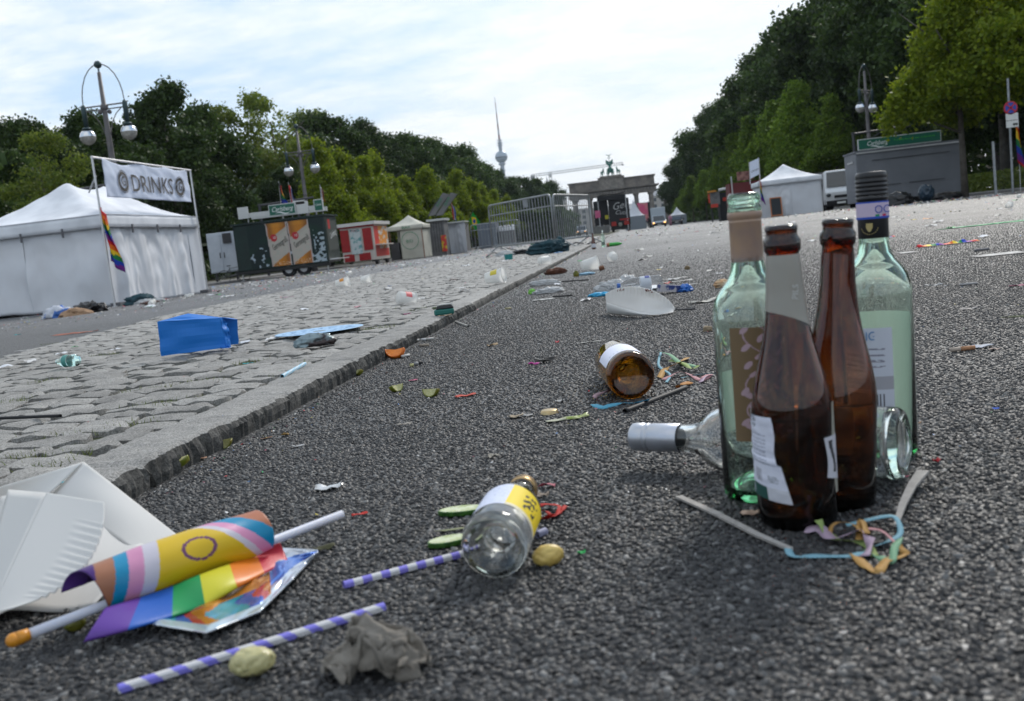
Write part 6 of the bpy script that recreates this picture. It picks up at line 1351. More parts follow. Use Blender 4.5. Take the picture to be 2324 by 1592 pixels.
ribbon('yellow-green streamer curl in front of the brown bottle base',[P3(1857,1180,.012),P3(1872,1205,.006),P3(1900,1225,.004),P3(1960,1232,.003),P3(1985,1262,.003)],.007,YGR,tw=.5,seed=6)
ribbon('green streamer leading to the torn orange corner at the lower right of the tangle',[P3(1960,1248,.003),P3(1990,1262,.003),P3(2022,1275,.004),P3(2030,1245,.008),P3(2042,1222,.008)],.006,GRN,tw=.5,seed=7)
ribbon('orange streamer folded to a point at the bottom of the tangle',[P3(1938,1258,.003),P3(1965,1285,.003),P3(1992,1296,.003),P3(2012,1272,.005),P3(2052,1258,.003),P3(2040,1238,.008)],.008,ORG,tw=.35,seed=8)
# streamers behind the amber bottle
for i,(lab,pts,w_,c_) in enumerate((
 ('green streamer zigzag at the top of the tangle right of the amber bottle',[(1493,798,.012),(1520,805,.016),(1545,825,.010),(1583,832,.004)],.009,GRN),
 ('teal streamer strand nearest the amber bottle label',[(1500,800,.003),(1495,830,.01),(1520,850,.006),(1512,868,.003)],.005,TEAL),
 ('light orange streamer curl right of the amber bottle',[(1560,812,.004),(1535,826,.014),(1510,838,.010),(1497,858,.003)],.011,ORG),
 ('yellow-green streamer flaring to the right behind the black straw',[(1520,818,.008),(1550,825,.012),(1570,838,.006),(1585,830,.010)],.009,YGR),
 ('pink streamer lying in the middle of the amber bottle tangle',[(1505,862,.003),(1540,845,.009),(1565,850,.003),(1590,862,.003),(1612,850,.006)],.010,PNK),
 ('long thin teal strand running right toward the green bottle',[(1545,858,.003),(1590,850,.003),(1660,845,.003)],.003,TEAL),
 ('pale lilac streamer scrap between the strands and the wine bottle',[(1590,868,.003),(1600,855,.006),(1618,853,.003)],.010,LIL),
 ('rust orange streamer end above the black straw tip',[(1535,880,.003),(1550,872,.008),(1570,868,.003)],.010,(.5,.22,.05)),
 ('light blue streamer lying across the front of the amber bottle base',[(1345,918,.004),(1370,925,.003),(1410,915,.003),(1450,915,.003),(1475,905,.012)],.009,(.12,.42,.58)),
 ('dull pink streamer curl left of the amber bottle',[(1362,912,.003),(1350,900,.012),(1375,888,.012),(1390,885,.006)],.008,(.42,.28,.32)),
 ('red streamer knot right of the small bottle neck',[(1218,1150,.003),(1245,1145,.008),(1270,1150,.006),(1262,1170,.003),(1225,1178,.003)],.006,(.55,.03,.02)),
 ('red looped streamer beside the small bottle shoulder',[(1215,1162,.003),(1240,1160,.010),(1255,1172,.005),(1285,1148,.003)],.005,(.55,.03,.02)),
 ('pale pink streamer lying above the small bottle',[(1222,1105,.003),(1240,1098,.006),(1260,1102,.003)],.008,(.5,.16,.2)),
 )): ribbon(lab,[P3(*p) for p in pts],w_,c_,tw=.5,seed=20+i)
# ================================================================ LITTER
def crumple(name,label,cat,c,dim,m,seed,k=1.0,sub=4,flat=.35,rz=0):
    """crushed paper / film / cloth: ridged folds on a squashed shell"""
    import bmesh
    bm=bmesh.new(); bmesh.ops.create_icosphere(bm,subdivisions=sub,radius=1)
    for v in bm.verts:
        p=v.co.copy(); a=1-abs(noise.noise(p*1.7+Vector((seed,0,0))))*1.6; a2=1-abs(noise.noise(p*3.9+Vector((0,seed,0))))*1.5; a3=noise.noise(p*8+Vector((0,0,seed)))
        s=.55+.35*k*a+.22*k*a2+.08*k*a3; p=p*s; v.co=Vector((p.x*dim[0]/2,p.y*dim[1]/2,max(p.z,-flat)*dim[2]/(1+flat)))
    zm=min(v.co.z for v in bm.verts)
    for v in bm.verts: v.co.z-=zm
    me=bpy.data.meshes.new(name); bm.to_mesh(me); bm.free(); me.materials.append(m)
    o=bpy.data.objects.new(name,me); COL.objects.link(o); o.location=c; o.rotation_euler=(0,0,rz)
    for p in me.polygons: p.use_smooth = sub>3
    return tag(o,label,cat)
def cz_(px,py):  # ground height there
    p=G(px,py,.03); return G(px,py,zg(p.x,p.y)+.002)
M_tis=thin('wet_tissue',(.33,.30,.26),rough=.85,trans=.2,bump=.9,bscale=130,bdist=.004,col2=(.14,.125,.105),nscale=30)
M_wfilm=thin('white_film',(.62,.63,.64),rough=.35,trans=.45,bump=.4,bscale=60,bdist=.003); M_wpap=thin('white_paper',(.60,.60,.58),rough=.8,trans=.2)
def wad(name,label,cat,c,dim,m,seed,rz=0):
    """a soft sheet scrunched together: folds over folds"""
    def fn(u,v):
        x,y=u-.5,v-.5; r_=min(1,math.sqrt(x*x+y*y)*2)
        f=lambda a,b_,k:nz(a*k+seed,b_*k,seed*.7)
        wx=x*.95+.30*f(u,v,3.1)+.10*f(u,v,8.3); wy=y*.85+.30*f(v,u,3.4)+.10*f(v,u,9.1)
        z=(1-r_**2)*.62+.42*(1-abs(f(u,v,3.7))*2)*(1-r_*.6)+.20*(1-abs(f(v,u,8.0))*2)+.07*f(u,v,20)
        return (wx*dim[0],wy*dim[1],max(.0005,z*dim[2]*.8))
    b=MB(); b.grid(fn,110,110); o=b.obj(name,m,None,smooth=True,solid=.0006); o.location=c; o.rotation_euler=(0,0,rz); return tag(o,label,cat)
wad('crumpled_tissue','crumpled dirty grey-brown tissue in the bottom foreground','tissue',P3(858,1524,.0),(.066,.044,.044),M_tis,6,-.1)
crumple('lime_half','dark green lime half hidden between paper plate and flag stick','lime',P3(172,1432,0),(.032,.028,.022),mat('lime_dark',(.10,.12,.01),rough=.35,col2=(.16,.15,.02),nscale=60),5,.15,sub=3,flat=.9)
b=MB(); b.grid(lambda u,v:P3(905+62*u,1490+22*v-10*u,.010+.006*math.sin(u*5+v*2)*(1-u)),10,6); o=b.obj('tissue_corner',M_tis,None,solid=.0015); tag(o,'dirty tissue corner lying beside the crumpled tissue','tissue')
o=crumple('ice_cube','pale yellow wet chunk of fruit in front of the long straw','fruit piece',P3(577,1532,0),(.046,.034,.026),mat('pale_fruit',(.50,.46,.24),rough=.3,sub=.4,col2=(.42,.38,.18),nscale=60),8,.35,sub=4,flat=.8,rz=.2); o.name='fruit_chunk'
crumple('lemon_wedge','brownish yellow lemon wedge right of the small clear bottle','lemon wedge',P3(1246,1283,0),(.044,.026,.024),M_lemon,14,.22,sub=4,flat=.55,rz=.35)
# crown caps
def cap(px,py,label,m,z=0,r=.0145,tilt=0):
    c=G(px,py,z); t=bpy.data.objects.new('crown_cap',None); COL.objects.link(t); tag(t,label,'bottle cap')
    b=MB(); n=63; vs=[];rings=[(1.04,.0),(1.0,.0018),(.93,.0052),(.82,.0062),(0,.0063)]
    for i,(rr,zz) in enumerate(rings):
        for k in range(n): a=2*math.pi*k/n; w_=rr*(1+(.045 if i==0 else .025 if i==1 else 0)*math.cos(21*a)); vs.append((r*w_*math.cos(a),r*w_*math.sin(a),zz))
    b.add(vs,[(i*n+k,i*n+(k+1)%n,(i+1)*n+(k+1)%n,(i+1)*n+k) for i in range(4) for k in range(n)]); b.obj('shell',m,t,smooth=True,merge=1e-6)
    t.location=(c.x,c.y,z+.001); t.rotation_euler=(tilt,0,0); return t
M_gcap=mat('gold_cap',(.50,.38,.20),rough=.35,metal=.7,col2=(.4,.3,.16),nscale=100)
cap(1247,940,'gold crown cap lying flat on the road left of the amber bottle',M_gcap)
cap(1248,945-310,'dull crown cap on the road above the white bag',mat('olive_cap',(.2,.18,.1),rough=.5,metal=.5))
cap(988,703-2,'dark crown cap on the road below the kerb',mat('green_cap',(.08,.1,.05),rough=.5,metal=.4),z=.036)
cap(1153,702,'olive crown cap on the asphalt right of the kerb edge',mat('olive_cap',(.2,.18,.1),rough=.5,metal=.5))
# paper scraps with their own colour and place
def scrap(px,py,L_,W_,col,label,rz=0,cat='paper scrap',nm='paper_scrap',lift=.15,seed=None,m=None,z=None,taper=.7):
    seed=seed if seed is not None else px*.37+py; p=cz_(px,py) if z is None else G(px,py,z)
    m=m or thin('scrap_%02d%02d%02d'%tuple(int(99*k) for k in col),col,rough=.75,trans=.2)
    def fn(u,v):
        x=(u-.5)*L_*(1-.12*nz(v*3,seed)); y=(v-.5)*W_*(taper+(1-taper)*math.sin(math.pi*u))*(1+.3*nz(u*3,seed+4)); return (x,y,.0008+L_*lift*(abs(nz(u*2.2,v*1.5,seed))+.25*(u-.5)**2*2))
    b=MB(); b.grid(fn,10,6); o=b.obj(nm,m,None,smooth=True,solid=.0004); o.location=p; o.rotation_euler=(0,0,rz); return tag(o,label,cat)
scrap(1057,900,.040,.014,(.58,.10,.07),'folded red paper strip right of the chewed limes',rz=.55,lift=.12)
scrap(938,864,.02,.013,(.55,.12,.22),'pink petal-like scrap above the left lime',rz=.3)
scrap(1213,828,.026,.011,(.42,.04,.25),'magenta foil scrap beside the black torn film',rz=.2,lift=.3)
scrap(1240,822,.05,.026,(.015,.015,.016),'torn black film crumpled on the road beside the magenta foil',rz=-.1,lift=.3,nm='film_scrap',cat='film scrap')
scrap(1342,777,.075,.014,(.42,.41,.38),'long flat grey-white card strip lying above the amber bottle',rz=.25,lift=.03)
scrap(677,1014,.020,.008,(.45,.45,.45),'small white tissue shred below the kerb on the left',rz=.2)
scrap(746,1110,.034,.020,(.50,.51,.52),'silvery bent foil flake in the open road left of centre',rz=.1,lift=.3,m=mat('foil_flake',(.6,.6,.6),rough=.3,metal=.6))
scrap(817,1170,.018,.005,(.55,.03,.02),'short bright red ribbon bit beyond the flag stick end',rz=.5)
scrap(298,1108,.024,.012,(.45,.25,.16),'dry tan leaf curl under the kerb behind the paper plate',rz=0,lift=.3,nm='dry_leaf',cat='leaf')
scrap(460,1042,.013,.010,(.50,.28,.17),'small tan petal below the kerb joint',rz=.4,lift=.3,nm='dry_leaf',cat='leaf')
scrap(648,990,.013,.013,(.22,.13,.03),'tiny brown-gold curl on the asphalt below the kerb',rz=.2,lift=.6,nm='dry_leaf',cat='leaf')
scrap(605,996,.02,.005,(.22,.12,.07),'brown leaf stalk near the tiny gold curl',rz=.6,nm='dry_leaf',cat='leaf')
scrap(105,1103,.045,.006,(.05,.42,.50),'turquoise paper strip on the kerb left of the plate peak',rz=.35,z=.039,lift=.05)
scrap(563,826,.028,.010,(.04,.36,.42),'turquoise card flake lying on the cobbles',rz=.1,z=.041)
scrap(918,965,.026,.006,(.42,.38,.33),'chewed cigarette paper shred left of the crown cap',rz=.1)
scrap(1172,948,.022,.014,(.42,.34,.24),'tan shredded scrap left of the gold crown cap',rz=.3,lift=.35)
scrap(1195,945,.02,.01,(.50,.48,.46),'white shredded scrap next to the tan one',rz=.1,lift=.3)
scrap(1262,956,.032,.016,(.45,.45,.34),'squashed pale pickle slice left of the green one',rz=.2,lift=.12,nm='pickle_slice',cat='pickle slice')
scrap(1308,950,.04,.013,(.22,.30,.05),'long yellow-green pickle slice lying near the light blue streamer',rz=.3,lift=.16,nm='pickle_slice',cat='pickle slice',m=mat('pickle',(.20,.26,.03),rough=.3,col2=(.4,.42,.2),nscale=60))
scrap(1271,912,.016,.012,(.38,.38,.38),'grey gum-like paper lump on the road above the gold cap',rz=0,lift=.5)
scrap(1120,1040,.014,.011,(.36,.33,.28),'small tan stone-like crumb left of the small bottle neck',rz=0,lift=.6)
scrap(1020,1205,.03,.004,(.30,.32,.18),'thin pale cucumber peel strip left of the small bottle',rz=.15,lift=.05,nm='peel_strip',cat='peel')
scrap(1708,1168,.022,.012,(.55,.40,.30),'tan petal at the foot of the left wine bottle',rz=.2,lift=.35,nm='dry_leaf',cat='leaf')
scrap(736,1248,.022,.012,(.07,.07,.03),'dark leaf bit at the tip of the foil wrapper',rz=.5,lift=.3,nm='dry_leaf',cat='leaf')
scrap(1230,1128,.016,.012,(.30,.24,.19),'brown crumb beside the neck of the small bottle',rz=.1,lift=.5)
scrap(1118,786,.030,.016,(.42,.30,.18),'tan crumb of bread on the road below the plate',rz=.1,lift=.35,nm='bread_crumb',cat='crumb')
scrap(1222,777+5,.016,.006,(.4,.4,.4),'small grey gum piece near the road centre',rz=0)
scrap(1265,778,.010,.012,(.5,.03,.05),'tiny red film curl near the road centre',lift=.6)
# butts, sticks, stubs at the kerb
def butt(px,py,ang,L_,label,white=(.55,.53,.50),tip=None,r=.004,z=None,cat='cigarette butt',nm='cigarette_butt'):
    p=cz_(px,py) if z is None else G(px,py,z); t=bpy.data.objects.new(nm,None); COL.objects.link(t); tag(t,label,cat)
    f=.4 if tip else 1.0; b=MB(); b.tube([(-L_/2,0,r),(-L_/2+L_*f,0,r)] if not tip else [(-L_/2+L_*f,0,r),(L_/2,0,r*1.1)],r,12); b.obj('paper',mat('butt_%02d%02d'%(int(white[0]*99),int(white[2]*99)),white,rough=.7,col2=tuple(k*.75 for k in white),nscale=300),t,smooth=True)
    if tip: b=MB(); b.tube([(-L_/2,0,r),(-L_/2+L_*f,0,r)],r*1.02,12); b.obj('filter',mat('filter_%02d%02d'%(int(tip[0]*99),int(tip[2]*99)),tip,rough=.7),t,smooth=True)
    t.location=p; t.rotation_euler=(0,0,ang); return t
butt(921,811,.9,.026,'white crushed cigarette filter right of the orange slice')
butt(970,773,.1,.042,'white plastic filter tip lying along the kerb in two parts',tip=(.45,.45,.45))
butt(945,776,.5,.02,'short blackened cigarette stub at the kerb foot',tip=(.03,.03,.03))
butt(950,828,.9,.024,'black vape tip with a chrome ring on the road below the kerb',white=(.02,.02,.022),tip=(.25,.25,.25))
butt(935,833,.2,.010,'pale yellow tobacco crumb beside the black vape tip',white=(.45,.42,.2))
butt(963+0,795-8,-.3,.03,'flattened grey cardboard roll by the kerb foot',white=(.3,.25,.2))
butt(2185,797,.05,.042,'tan cigarette butt lying on the open asphalt at the right',white=(.40,.20,.10),tip=(.36,.30,.25))
butt(2198,678-30,.0,.05,'grey paper roll far out on the right asphalt',white=(.33,.32,.32))
butt(2228,570,.1,.065,'dark grey roll far out on the right carriageway',white=(.16,.16,.17),r=.006,cat='roll',nm='dark_roll')
scrap(2215,790,.060,.018,(.48,.50,.56),'white and blue folded ticket above the tan butt',rz=.15,lift=.12)
scrap(2258,795,.018,.009,(.45,.35,.30),'small tan flake right of the folded ticket',rz=0,lift=.3)
scrap(2198,703-0,.040,.010,(.50,.45,.42),'white and tan cigarette paper on the right asphalt',rz=.05)
scrap(2118,650,.05,.012,(.48,.48,.48),'white shred on the right asphalt below the rainbow debris',rz=-.1)
scrap(2150,655-5,.03,.006,(.46,.46,.46),'thin white paper curl beside the white shred, right side',rz=.2)
scrap(2310,650,.05,.012,(.45,.20,.25),'pink card flake at the right edge of the photo',rz=.1)
scrap(2300,722,.05,.006,(.16,.17,.10),'dark green leaf blade at the right edge',rz=-.4,nm='dry_leaf',cat='leaf')
scrap(2260,1000-70,.008,.006,(.03,.12,.6),'tiny blue foil fleck on the right asphalt',lift=.6)
scrap(2126,1070-20,.008,.006,(.5,.04,.05),'tiny red fleck on the right asphalt',lift=.6)
scrap(1320,1258,.007,.006,(.02,.42,.10),'tiny bright green foil fleck right of the lemon wedge',lift=.6)
# pebbles and crumbs seen one by one
for (px,py,s,c_,lab) in ((1462,722,.022,(.14,.135,.13),'small dark pebble in front of the folded plate'),(1606,752,.034,(.22,.17,.11),'brown crumb left of the green bottle shoulder'),(1402,705,.024,(.35,.24,.12),'tan crumb at the left foot of the folded plate'),(878,856-8,.010,(.12,.09,.08),'round dark pebble below the kerb'),(1712,640,.03,(.14,.12,.09),'dark crumb by the left bottle neck'),(1560,612,.05,(.15,.11,.06),'brown crumb beyond the plastic bottle')):
    crumple('pebble',lab,'pebble',cz_(px,py),(s,s*.7,s*.55),mat('pebble_%02d%02d'%(int(c_[0]*99),int(c_[2]*99)),c_,rough=.9),px*.1,.6,sub=2)
# ---------------------------------------------------------------- folded plate, water bottle and rubbish heap behind it
FP=thing('paper_plate','large white fluted paper plate standing folded on the road, sauce spots on its rim','paper plate',P3(1450,715,0))
def fpl(u,v):
    a=math.pi*(1-u); 
    lx=1378+150*u; base_y=711+9*math.sin(math.pi*u*.9)-6*u; h_=max(0,math.sin(math.pi*min(1,(u*.825+.17))))**.62
    ty=base_y-(66*h_); py=base_y+(ty-base_y)*v
    d0=P3(lx,base_y,.006); top=D(lx+4*math.cos(a),ty,d0.y+.03)
    p=d0.lerp(top,v); p.y+=.014*math.sin(math.pi*v)*h_+.006*nz(u*4,v*3,5); 
    if v>.66: p.y+=.0032*math.sin(u*118)*((v-.66)/.34)
    return p
b=MB(); b.grid(fpl,170,24); b.obj('upright_half',M_plate,FP,smooth=True,solid=.0011)
def fpb(u,v):
    e=P3(1378+150*u,711+9*math.sin(math.pi*u*.9)-6*u,.006); q1=P3(1385+60*u,720+2*u,.002); lo=D(1376+150*u,(711+9*math.sin(math.pi*u*.9)-6*u)-24*max(0,1-1.3*u),e.y-.05*max(.02,1-1.2*u))
    return e.lerp(lo,v)+Vector((0,-.02*math.sin(math.pi*v),.0))
b=MB(); b.grid(fpb,60,8); b.obj('folded_lip',M_plate,FP,smooth=True,solid=.0011)
M_sau=mat('sauce',(.16,.025,.01),rough=.4)
for (ux,vx,n_) in ((.22,.94,9),(.62,.95,12)):
    for k in range(n_):
        q_=random.Random(k*7+int(ux*99)); p=Vector(fpl(ux+q_.uniform(-.05,.05),vx+q_.uniform(-.07,.03)))+Vector((0,-.0022,0)); b=MB(); b.sph(p,q_.uniform(.0012,.0026),6,sc=(1,.35,1)); b.obj('sauce_spot',M_sau,FP,smooth=True)
M_pet=mat('clear_plastic',(.93,.95,.97),rough=.08,trans=.92,ior=1.2)
Bp=G(1502,640,.035); Np=G(1458,641,.035); Mw=lmat(Bp,Bp+(Vector((-.20,-.02,0))),0)
t=thing('water_bottle','clear plastic water bottle with blue label lying behind the folded plate','bottle',(Bp.x,Bp.y,0))
b=MB(); pr=[(0,.004),(.025,.0),(.032,.006)]+[(.033-.0016*(k%2),.012+.008*k) for k in range(16)]+[(.030,.150),(.018,.172),(.0125,.182),(.0125,.196),(0,.196)]
b.lathe(pr,32,Mw); b.obj('shell',M_pet,t,smooth=True)
b=MB(); b.lathe([(.0335,.05),(.0335,.095)],32,Mw); b.obj('label',thin('bottle_label',(.60,.64,.70),rough=.4,trans=.3),t,smooth=True)
b=MB(); b.lathe([(.034,.055),(.034,.075)],32,Mw,a0=4.0,a1=5.6); b.obj('blue_print',mat('label_blue',(.01,.03,.22),rough=.4),t,smooth=True)
b=MB(); b.lathe([(0,.196),(.0145,.197),(.0145,.184),(.013,.183)],20,Mw); b.obj('cap',mat('cap_blue',(.02,.10,.35),rough=.4),t)
crumple('plastic_bag','crumpled translucent white plastic bag left of the folded plate','plastic bag',cz_(1395,660),(.18,.10,.05),M_wfilm,12,1.1,sub=5)
crumple('plastic_bag','clear crinkled film wrap behind the folded plate','plastic bag',cz_(1425,648),(.10,.08,.05),M_wfilm,17,1.2,sub=4)
crumple('blue_film','bright blue crinkled film lying left of the folded plate','film scrap',cz_(1364,672),(.10,.05,.016),mat('blue_film',(.02,.30,.52),rough=.3),19,1.3,sub=4)
crumple('plastic_bag','white plastic glove-like film on the road left of the blue film','plastic bag',cz_(1245,665),(.15,.075,.028),M_wfilm,23,1.2,sub=5,rz=.2)
crumple('green_wrapper','green wrapper end on the white film','film scrap',cz_(1208,668),(.04,.03,.03),mat('wrapper_green',(.15,.42,.05),rough=.3),24,1.0,sub=3)
crumple('plastic_bag','twisted white plastic bag at the foot of the kerb','plastic bag',cz_(1235,648-1),(.17,.06,.03),M_wfilm,25,1.3,sub=5,rz=.15)
scrap(1232,681,.10,.04,(.58,.58,.56),'flat white paper under the green-tipped wrapper',rz=.1,lift=.06)
b=MB(); M_=Matrix.Translation(cz_(1528,664)+Vector((0,0,.016)))@Matrix.Rotation(.25,4,'Z')@Matrix.Rotation(.15,4,'Y'); b.box((0,0,0),(.12,.06,.028),mat=M_)
tag(b.obj('cigarette_pack',mat('pack_print',(.40,.38,.40),rough=.5,col2=(.02,.04,.16),nscale=25,lo=.5,hi=.55)),'crushed cardboard cigarette pack with blue end right of the plate','cigarette pack')
crumple('blue_wrapper','shiny blue wrapper scrap at the right end of the cigarette pack','film scrap',cz_(1556,662),(.06,.04,.03),mat('wrapper_blue',(.02,.12,.42),rough=.3),31,1.2,sub=3)
for i,(px,py,L_,W_,rz,lab) in enumerate(((1510,655,.13,.05,.3,'silver-lined carton flap standing behind the plate'),(1535,640,.16,.04,.15,'white carton lying behind the water bottle'),(1530,633,.14,.03,.05,'long white card behind the rubbish heap'),(1555,648,.12,.01,.1,'thin wooden stirrer right of the water bottle'),(1452,648,.10,.05,-.5,'black plastic flap beside the water bottle cap'))):
    scrap(px,py,L_,W_,(.45,.44,.42) if i!=4 else (.012,.012,.014),lab,rz=rz,lift=.22 if i in (0,4) else .05,nm='carton_piece',cat='carton')
scrap(1600,690-4,.11,.055,(.52,.50,.45),'crumpled white napkin piece left of the green bottle shoulder',rz=.25,lift=.22)
crumple('bread_roll','half-eaten bread roll piece beyond the left wine bottle','bread',cz_(1640,652),(.09,.06,.04),mat('bread',(.40,.22,.10),rough=.8,col2=(.5,.42,.3),nscale=25),41,.6,sub=3)
# ---------------------------------------------------------------- blue paper bag, disc, can, cups on the cobbles
M_bluep=thin('blue_card',(.008,.17,.58),rough=.5,trans=.12,bump=.2,bscale=18,bdist=.004)
BB=thing('paper_bag','bright blue paper bag lying on its side on the cobbles, open end crumpled','paper bag',P3(435,800,.04))
a_=P3(366,809,.045); b_=P3(515,789,.045); dep=Vector((.0,.10,0)); dA=D(357,731,a_.y-.004); dB=D(500,722,b_.y-.002)
def qd(n,pts,nu=8,nv=6,f=.004,sd=0,name='panel'):
    quadp(pts,nu,nv,lambda u,v:Vector((f*nz(u*3,v*3,sd)*.4,f*nz(u*2,v*3,sd+1)*2,f*nz(u*3,v*2,sd+2)*.5))).obj(name,M_bluep,BB,smooth=False,solid=.0010)
aB,bB=a_+dep+Vector((.03,0,0)),b_+dep; tB=dA+dep+Vector((.06,0,.012)); uB=dB+dep*.9+Vector((.02,0,-.015))
qd(0,[a_,b_,dB,dA],14,8,.003,1,'side_panel'); qd(0,[dA,dB,uB,tB],10,6,.006,3,'top_panel'); qd(0,[aB,bB,uB,tB],8,6,.003,5,'far_panel')
def crm(u,v):
    p=(b_*(1-v)+dB*v)*(1-u)+(D(523-6*v,783-50*v,b_.y+.03))*u; return p+Vector((.006*nz(u*3,v*4,7),.012*nz(u*3,v*4,8),.005*nz(u*4,v*5,9)))
b=MB(); b.grid(crm,14,22); b.obj('crumpled_end',M_bluep,BB,smooth=False,solid=.0010)
b=MB(); b.grid(lambda u,v:P3(500+24*u,786+6*v-3*u,.043+.012*abs(nz(u*6,v*6,3))),8,5); b.obj('torn_flap',M_bluep,BB,smooth=False,solid=.001)
b=MB(); M_=Matrix.Translation(P3(725,752,.0445)); b.lathe([(0,0),(.02,0),(.02,.001),(.021,.001)],48,M_)
DS=thing('cardboard_disc','light blue printed cardboard disc lying flat on the cobbles behind the crushed can','disc',P3(725,752,.044))
def dcol(u,v):
    if v<.16: return (.10,.09,.07)
    n=nz(math.cos(u*6.28)*v*9,math.sin(u*6.28)*v*9,3); return (.10,.22,.40) if .35<v<.85 and n>.12 else (.30,.47,.66)
c=P3(725,752,.046); b=MB(); b.grid(lambda u,v:c+Vector((.155*(.0+v)*math.cos(u*6.2832),.150*v*math.sin(u*6.2832),.003*v*v)),72,20,col=dcol); b.obj('card',mat_print('printed_card',rough=.5),DS,smooth=True,solid=.0012)
CN=crumple('crushed_can','crushed blue-grey drinks can lying on the cobbles','can',P3(717,786,.038),(.135,.05,.042),mat('can_metal',(.22,.28,.30),rough=.35,metal=.55,col2=(.05,.04,.04),nscale=14,lo=.48,hi=.56),47,.9,sub=4,rz=.15)
M_cupm=thin('frosted_cup',(.80,.80,.78),rough=.3,trans=.5,alpha=.94); 
def cup(px,py,r,h_,ang,label,pc=None,z=None,tilt=0):
    p=cz_(px,py) if z is None else G(px,py,z); t=bpy.data.objects.new('plastic_cup',None); COL.objects.link(t); tag(t,label,'cup')
    M_=Matrix.Translation((0,0,r*.86))@Matrix.Rotation(ang,4,'Z')@Matrix.Rotation(R(90-6+tilt),4,'Y')
    b=MB(); b.lathe([(0,0),(r*.70,0),(r*.72,.004)]+[(r*(.72+.26*k/8),h_*k/8) for k in range(1,9)]+[(r*1.03,h_),(r*1.05,h_*.985)],32,M_); b.obj('wall',M_cupm,t,smooth=True)
    b=MB(); b.lathe([(r*1.0,h_*.99),(r*1.06,h_*.995),(r*1.06,h_*1.01),(r*1.0,h_*1.01)],32,M_,closed=True); b.obj('rim',M_cupm,t,smooth=True)
    if pc: b=MB(); b.lathe([(r*(.72+.26*f)+.0008,h_*f) for f in (.35,.45,.55,.65,.72)],20,M_,a0=2.6,a1=4.4); b.obj('print',mat('cup_print_%02d'%int(pc[1]*99),pc,rough=.4),t,smooth=True)
    t.location=p; return t
cup(905,692,.043,.085,R(35),'white plastic cup with a red print lying on the cobbles, nearest one',(.55,.12,.12),tilt=25)
cup(1105,648,.047,.115,R(-10),'frosted cup with a yellow print lying near the middle of the cobbles',(.52,.42,.03))
cup(765,655,.047,.12,R(0),'frosted cup with an orange print lying at the left edge of the cobbles',(.55,.22,.02))
cup(820,645,.043,.10,R(10),'plain frosted cup lying right of the orange-printed one')
cup(1226,602,.048,.11,R(50),'plain frosted cup lying upright-tilted far up the cobbles',tilt=10)
cup(1322,617,.05,.12,R(20),'frosted cup lying in the rubbish line beside the kerb')
cup(1395,595,.045,.1,R(100),'small frosted cup lying on the road beyond the kerb rubbish')
# shot bottle
Bs=G(175,818,.055); M8=lmat(Bs,Bs+Vector((-.95,.25,0)),0)
t=thing('small_bottle','tiny pale green glass bottle lying on the cobbles at the left','bottle',(Bs.x,Bs.y,.04)); b=MB(); b.lathe([(0,0),(.018,0),(.02,.004),(.02,.055),(.016,.064),(.010,.072),(.009,.085),(0,.085)],24,M8); b.obj('glass',glass('aqua_glass',(.6,.85,.8)),t,smooth=True)
b=MB(); b.lathe([(.0205,.03),(.0205,.05)],24,M8); b.obj('label',mat('teal_label',(.06,.25,.22),rough=.5),t,smooth=True)
t=thing('lighter','green and black disposable lighter case lying near the kerb top','lighter',P3(1008,706,.04)); M_=Matrix.Translation(P3(1008,708,.05))@Matrix.Rotation(.15,4,'Z')
b=MB(); b.box((0,0,0),(.075,.04,.022),mat=M_); b.obj('case',mat('teal_case',(.01,.12,.10),rough=.4),t,bevel=.006); b=MB(); b.box((.004,0,.018),(.07,.036,.014),mat=M_,taper=.8); b.obj('lid',M_bcap,t,bevel=.004); b=MB(); b.box((.01,0,.028),(.05,.03,.004),mat=M_); b.obj('white_strip',M_wpap,t)
for (px,py,L_,W_,col,lab,rz) in ((925,714,.03,.02,(.42,.08,.22),'magenta petal scrap near the kerb top left of the lighter',.4),(655,675,.09,.05,(.32,.05,.20),'magenta crushed wrapper at the far left edge of the cobbles',.2),(693,670,.07,.04,(.5,.47,.45),'white scrap beside the magenta wrapper',.1),(1010,718-0,.05,.012,(.4,.3,.2),'wood splinter lying below the lighter on the kerb',.1),(1055,713,.10,.016,(.55,.55,.54),'flat white paper strip across the kerb near the lighter',.05),(603,717+2,.04,.02,(.5,.5,.48),'small white oval paper on the cobbles above the disc',.1),(1040,655,.05,.02,(.55,.55,.53),'white paper oval on the cobbles left of the yellow-printed cup',.1),(640,727,.05,.02,(.52,.52,.5),'white paper oval left of the disc, nearer one',.05),(600,728,.06,.02,(.5,.5,.48),'white paper oval left of the disc, farther one',.05),(885,650,.03,.02,(.02,.15,.5),'small bright blue cap on the cobbles behind the near cup',0),(955,627,.05,.02,(.02,.02,.02),'black plastic bit far up the cobbles',0),(1016,630,.05,.02,(.6,.6,.58),'white card bit right of the black plastic bit',0),(60,796,.10,.04,(.5,.49,.47),'flat white food tray scrap at the left edge of the cobbles',0),(170,758,.28,.05,(.45,.16,.10),'orange-pink tray lid on the left carriageway',.1),(40,762-1,.05,.02,(.04,.35,.38),'turquoise flake on the left carriageway',0),(305,1034-200,.07,.008,(.45,.45,.43),'white plastic fork handle lying on the cobbles below the tiny bottle',.1)):
    scrap(px,py,L_,W_,col,lab,rz=rz,lift=.2 if L_<.06 else .06)
stick('dark wooden skewer lying on the cobbles above the disc',[cz_(660,738-3),cz_(720,725-1)],[.006,.005])
stick('dark skewer lying across the upper left cobbles',[cz_(420,748),cz_(490,735)],[.008,.006])
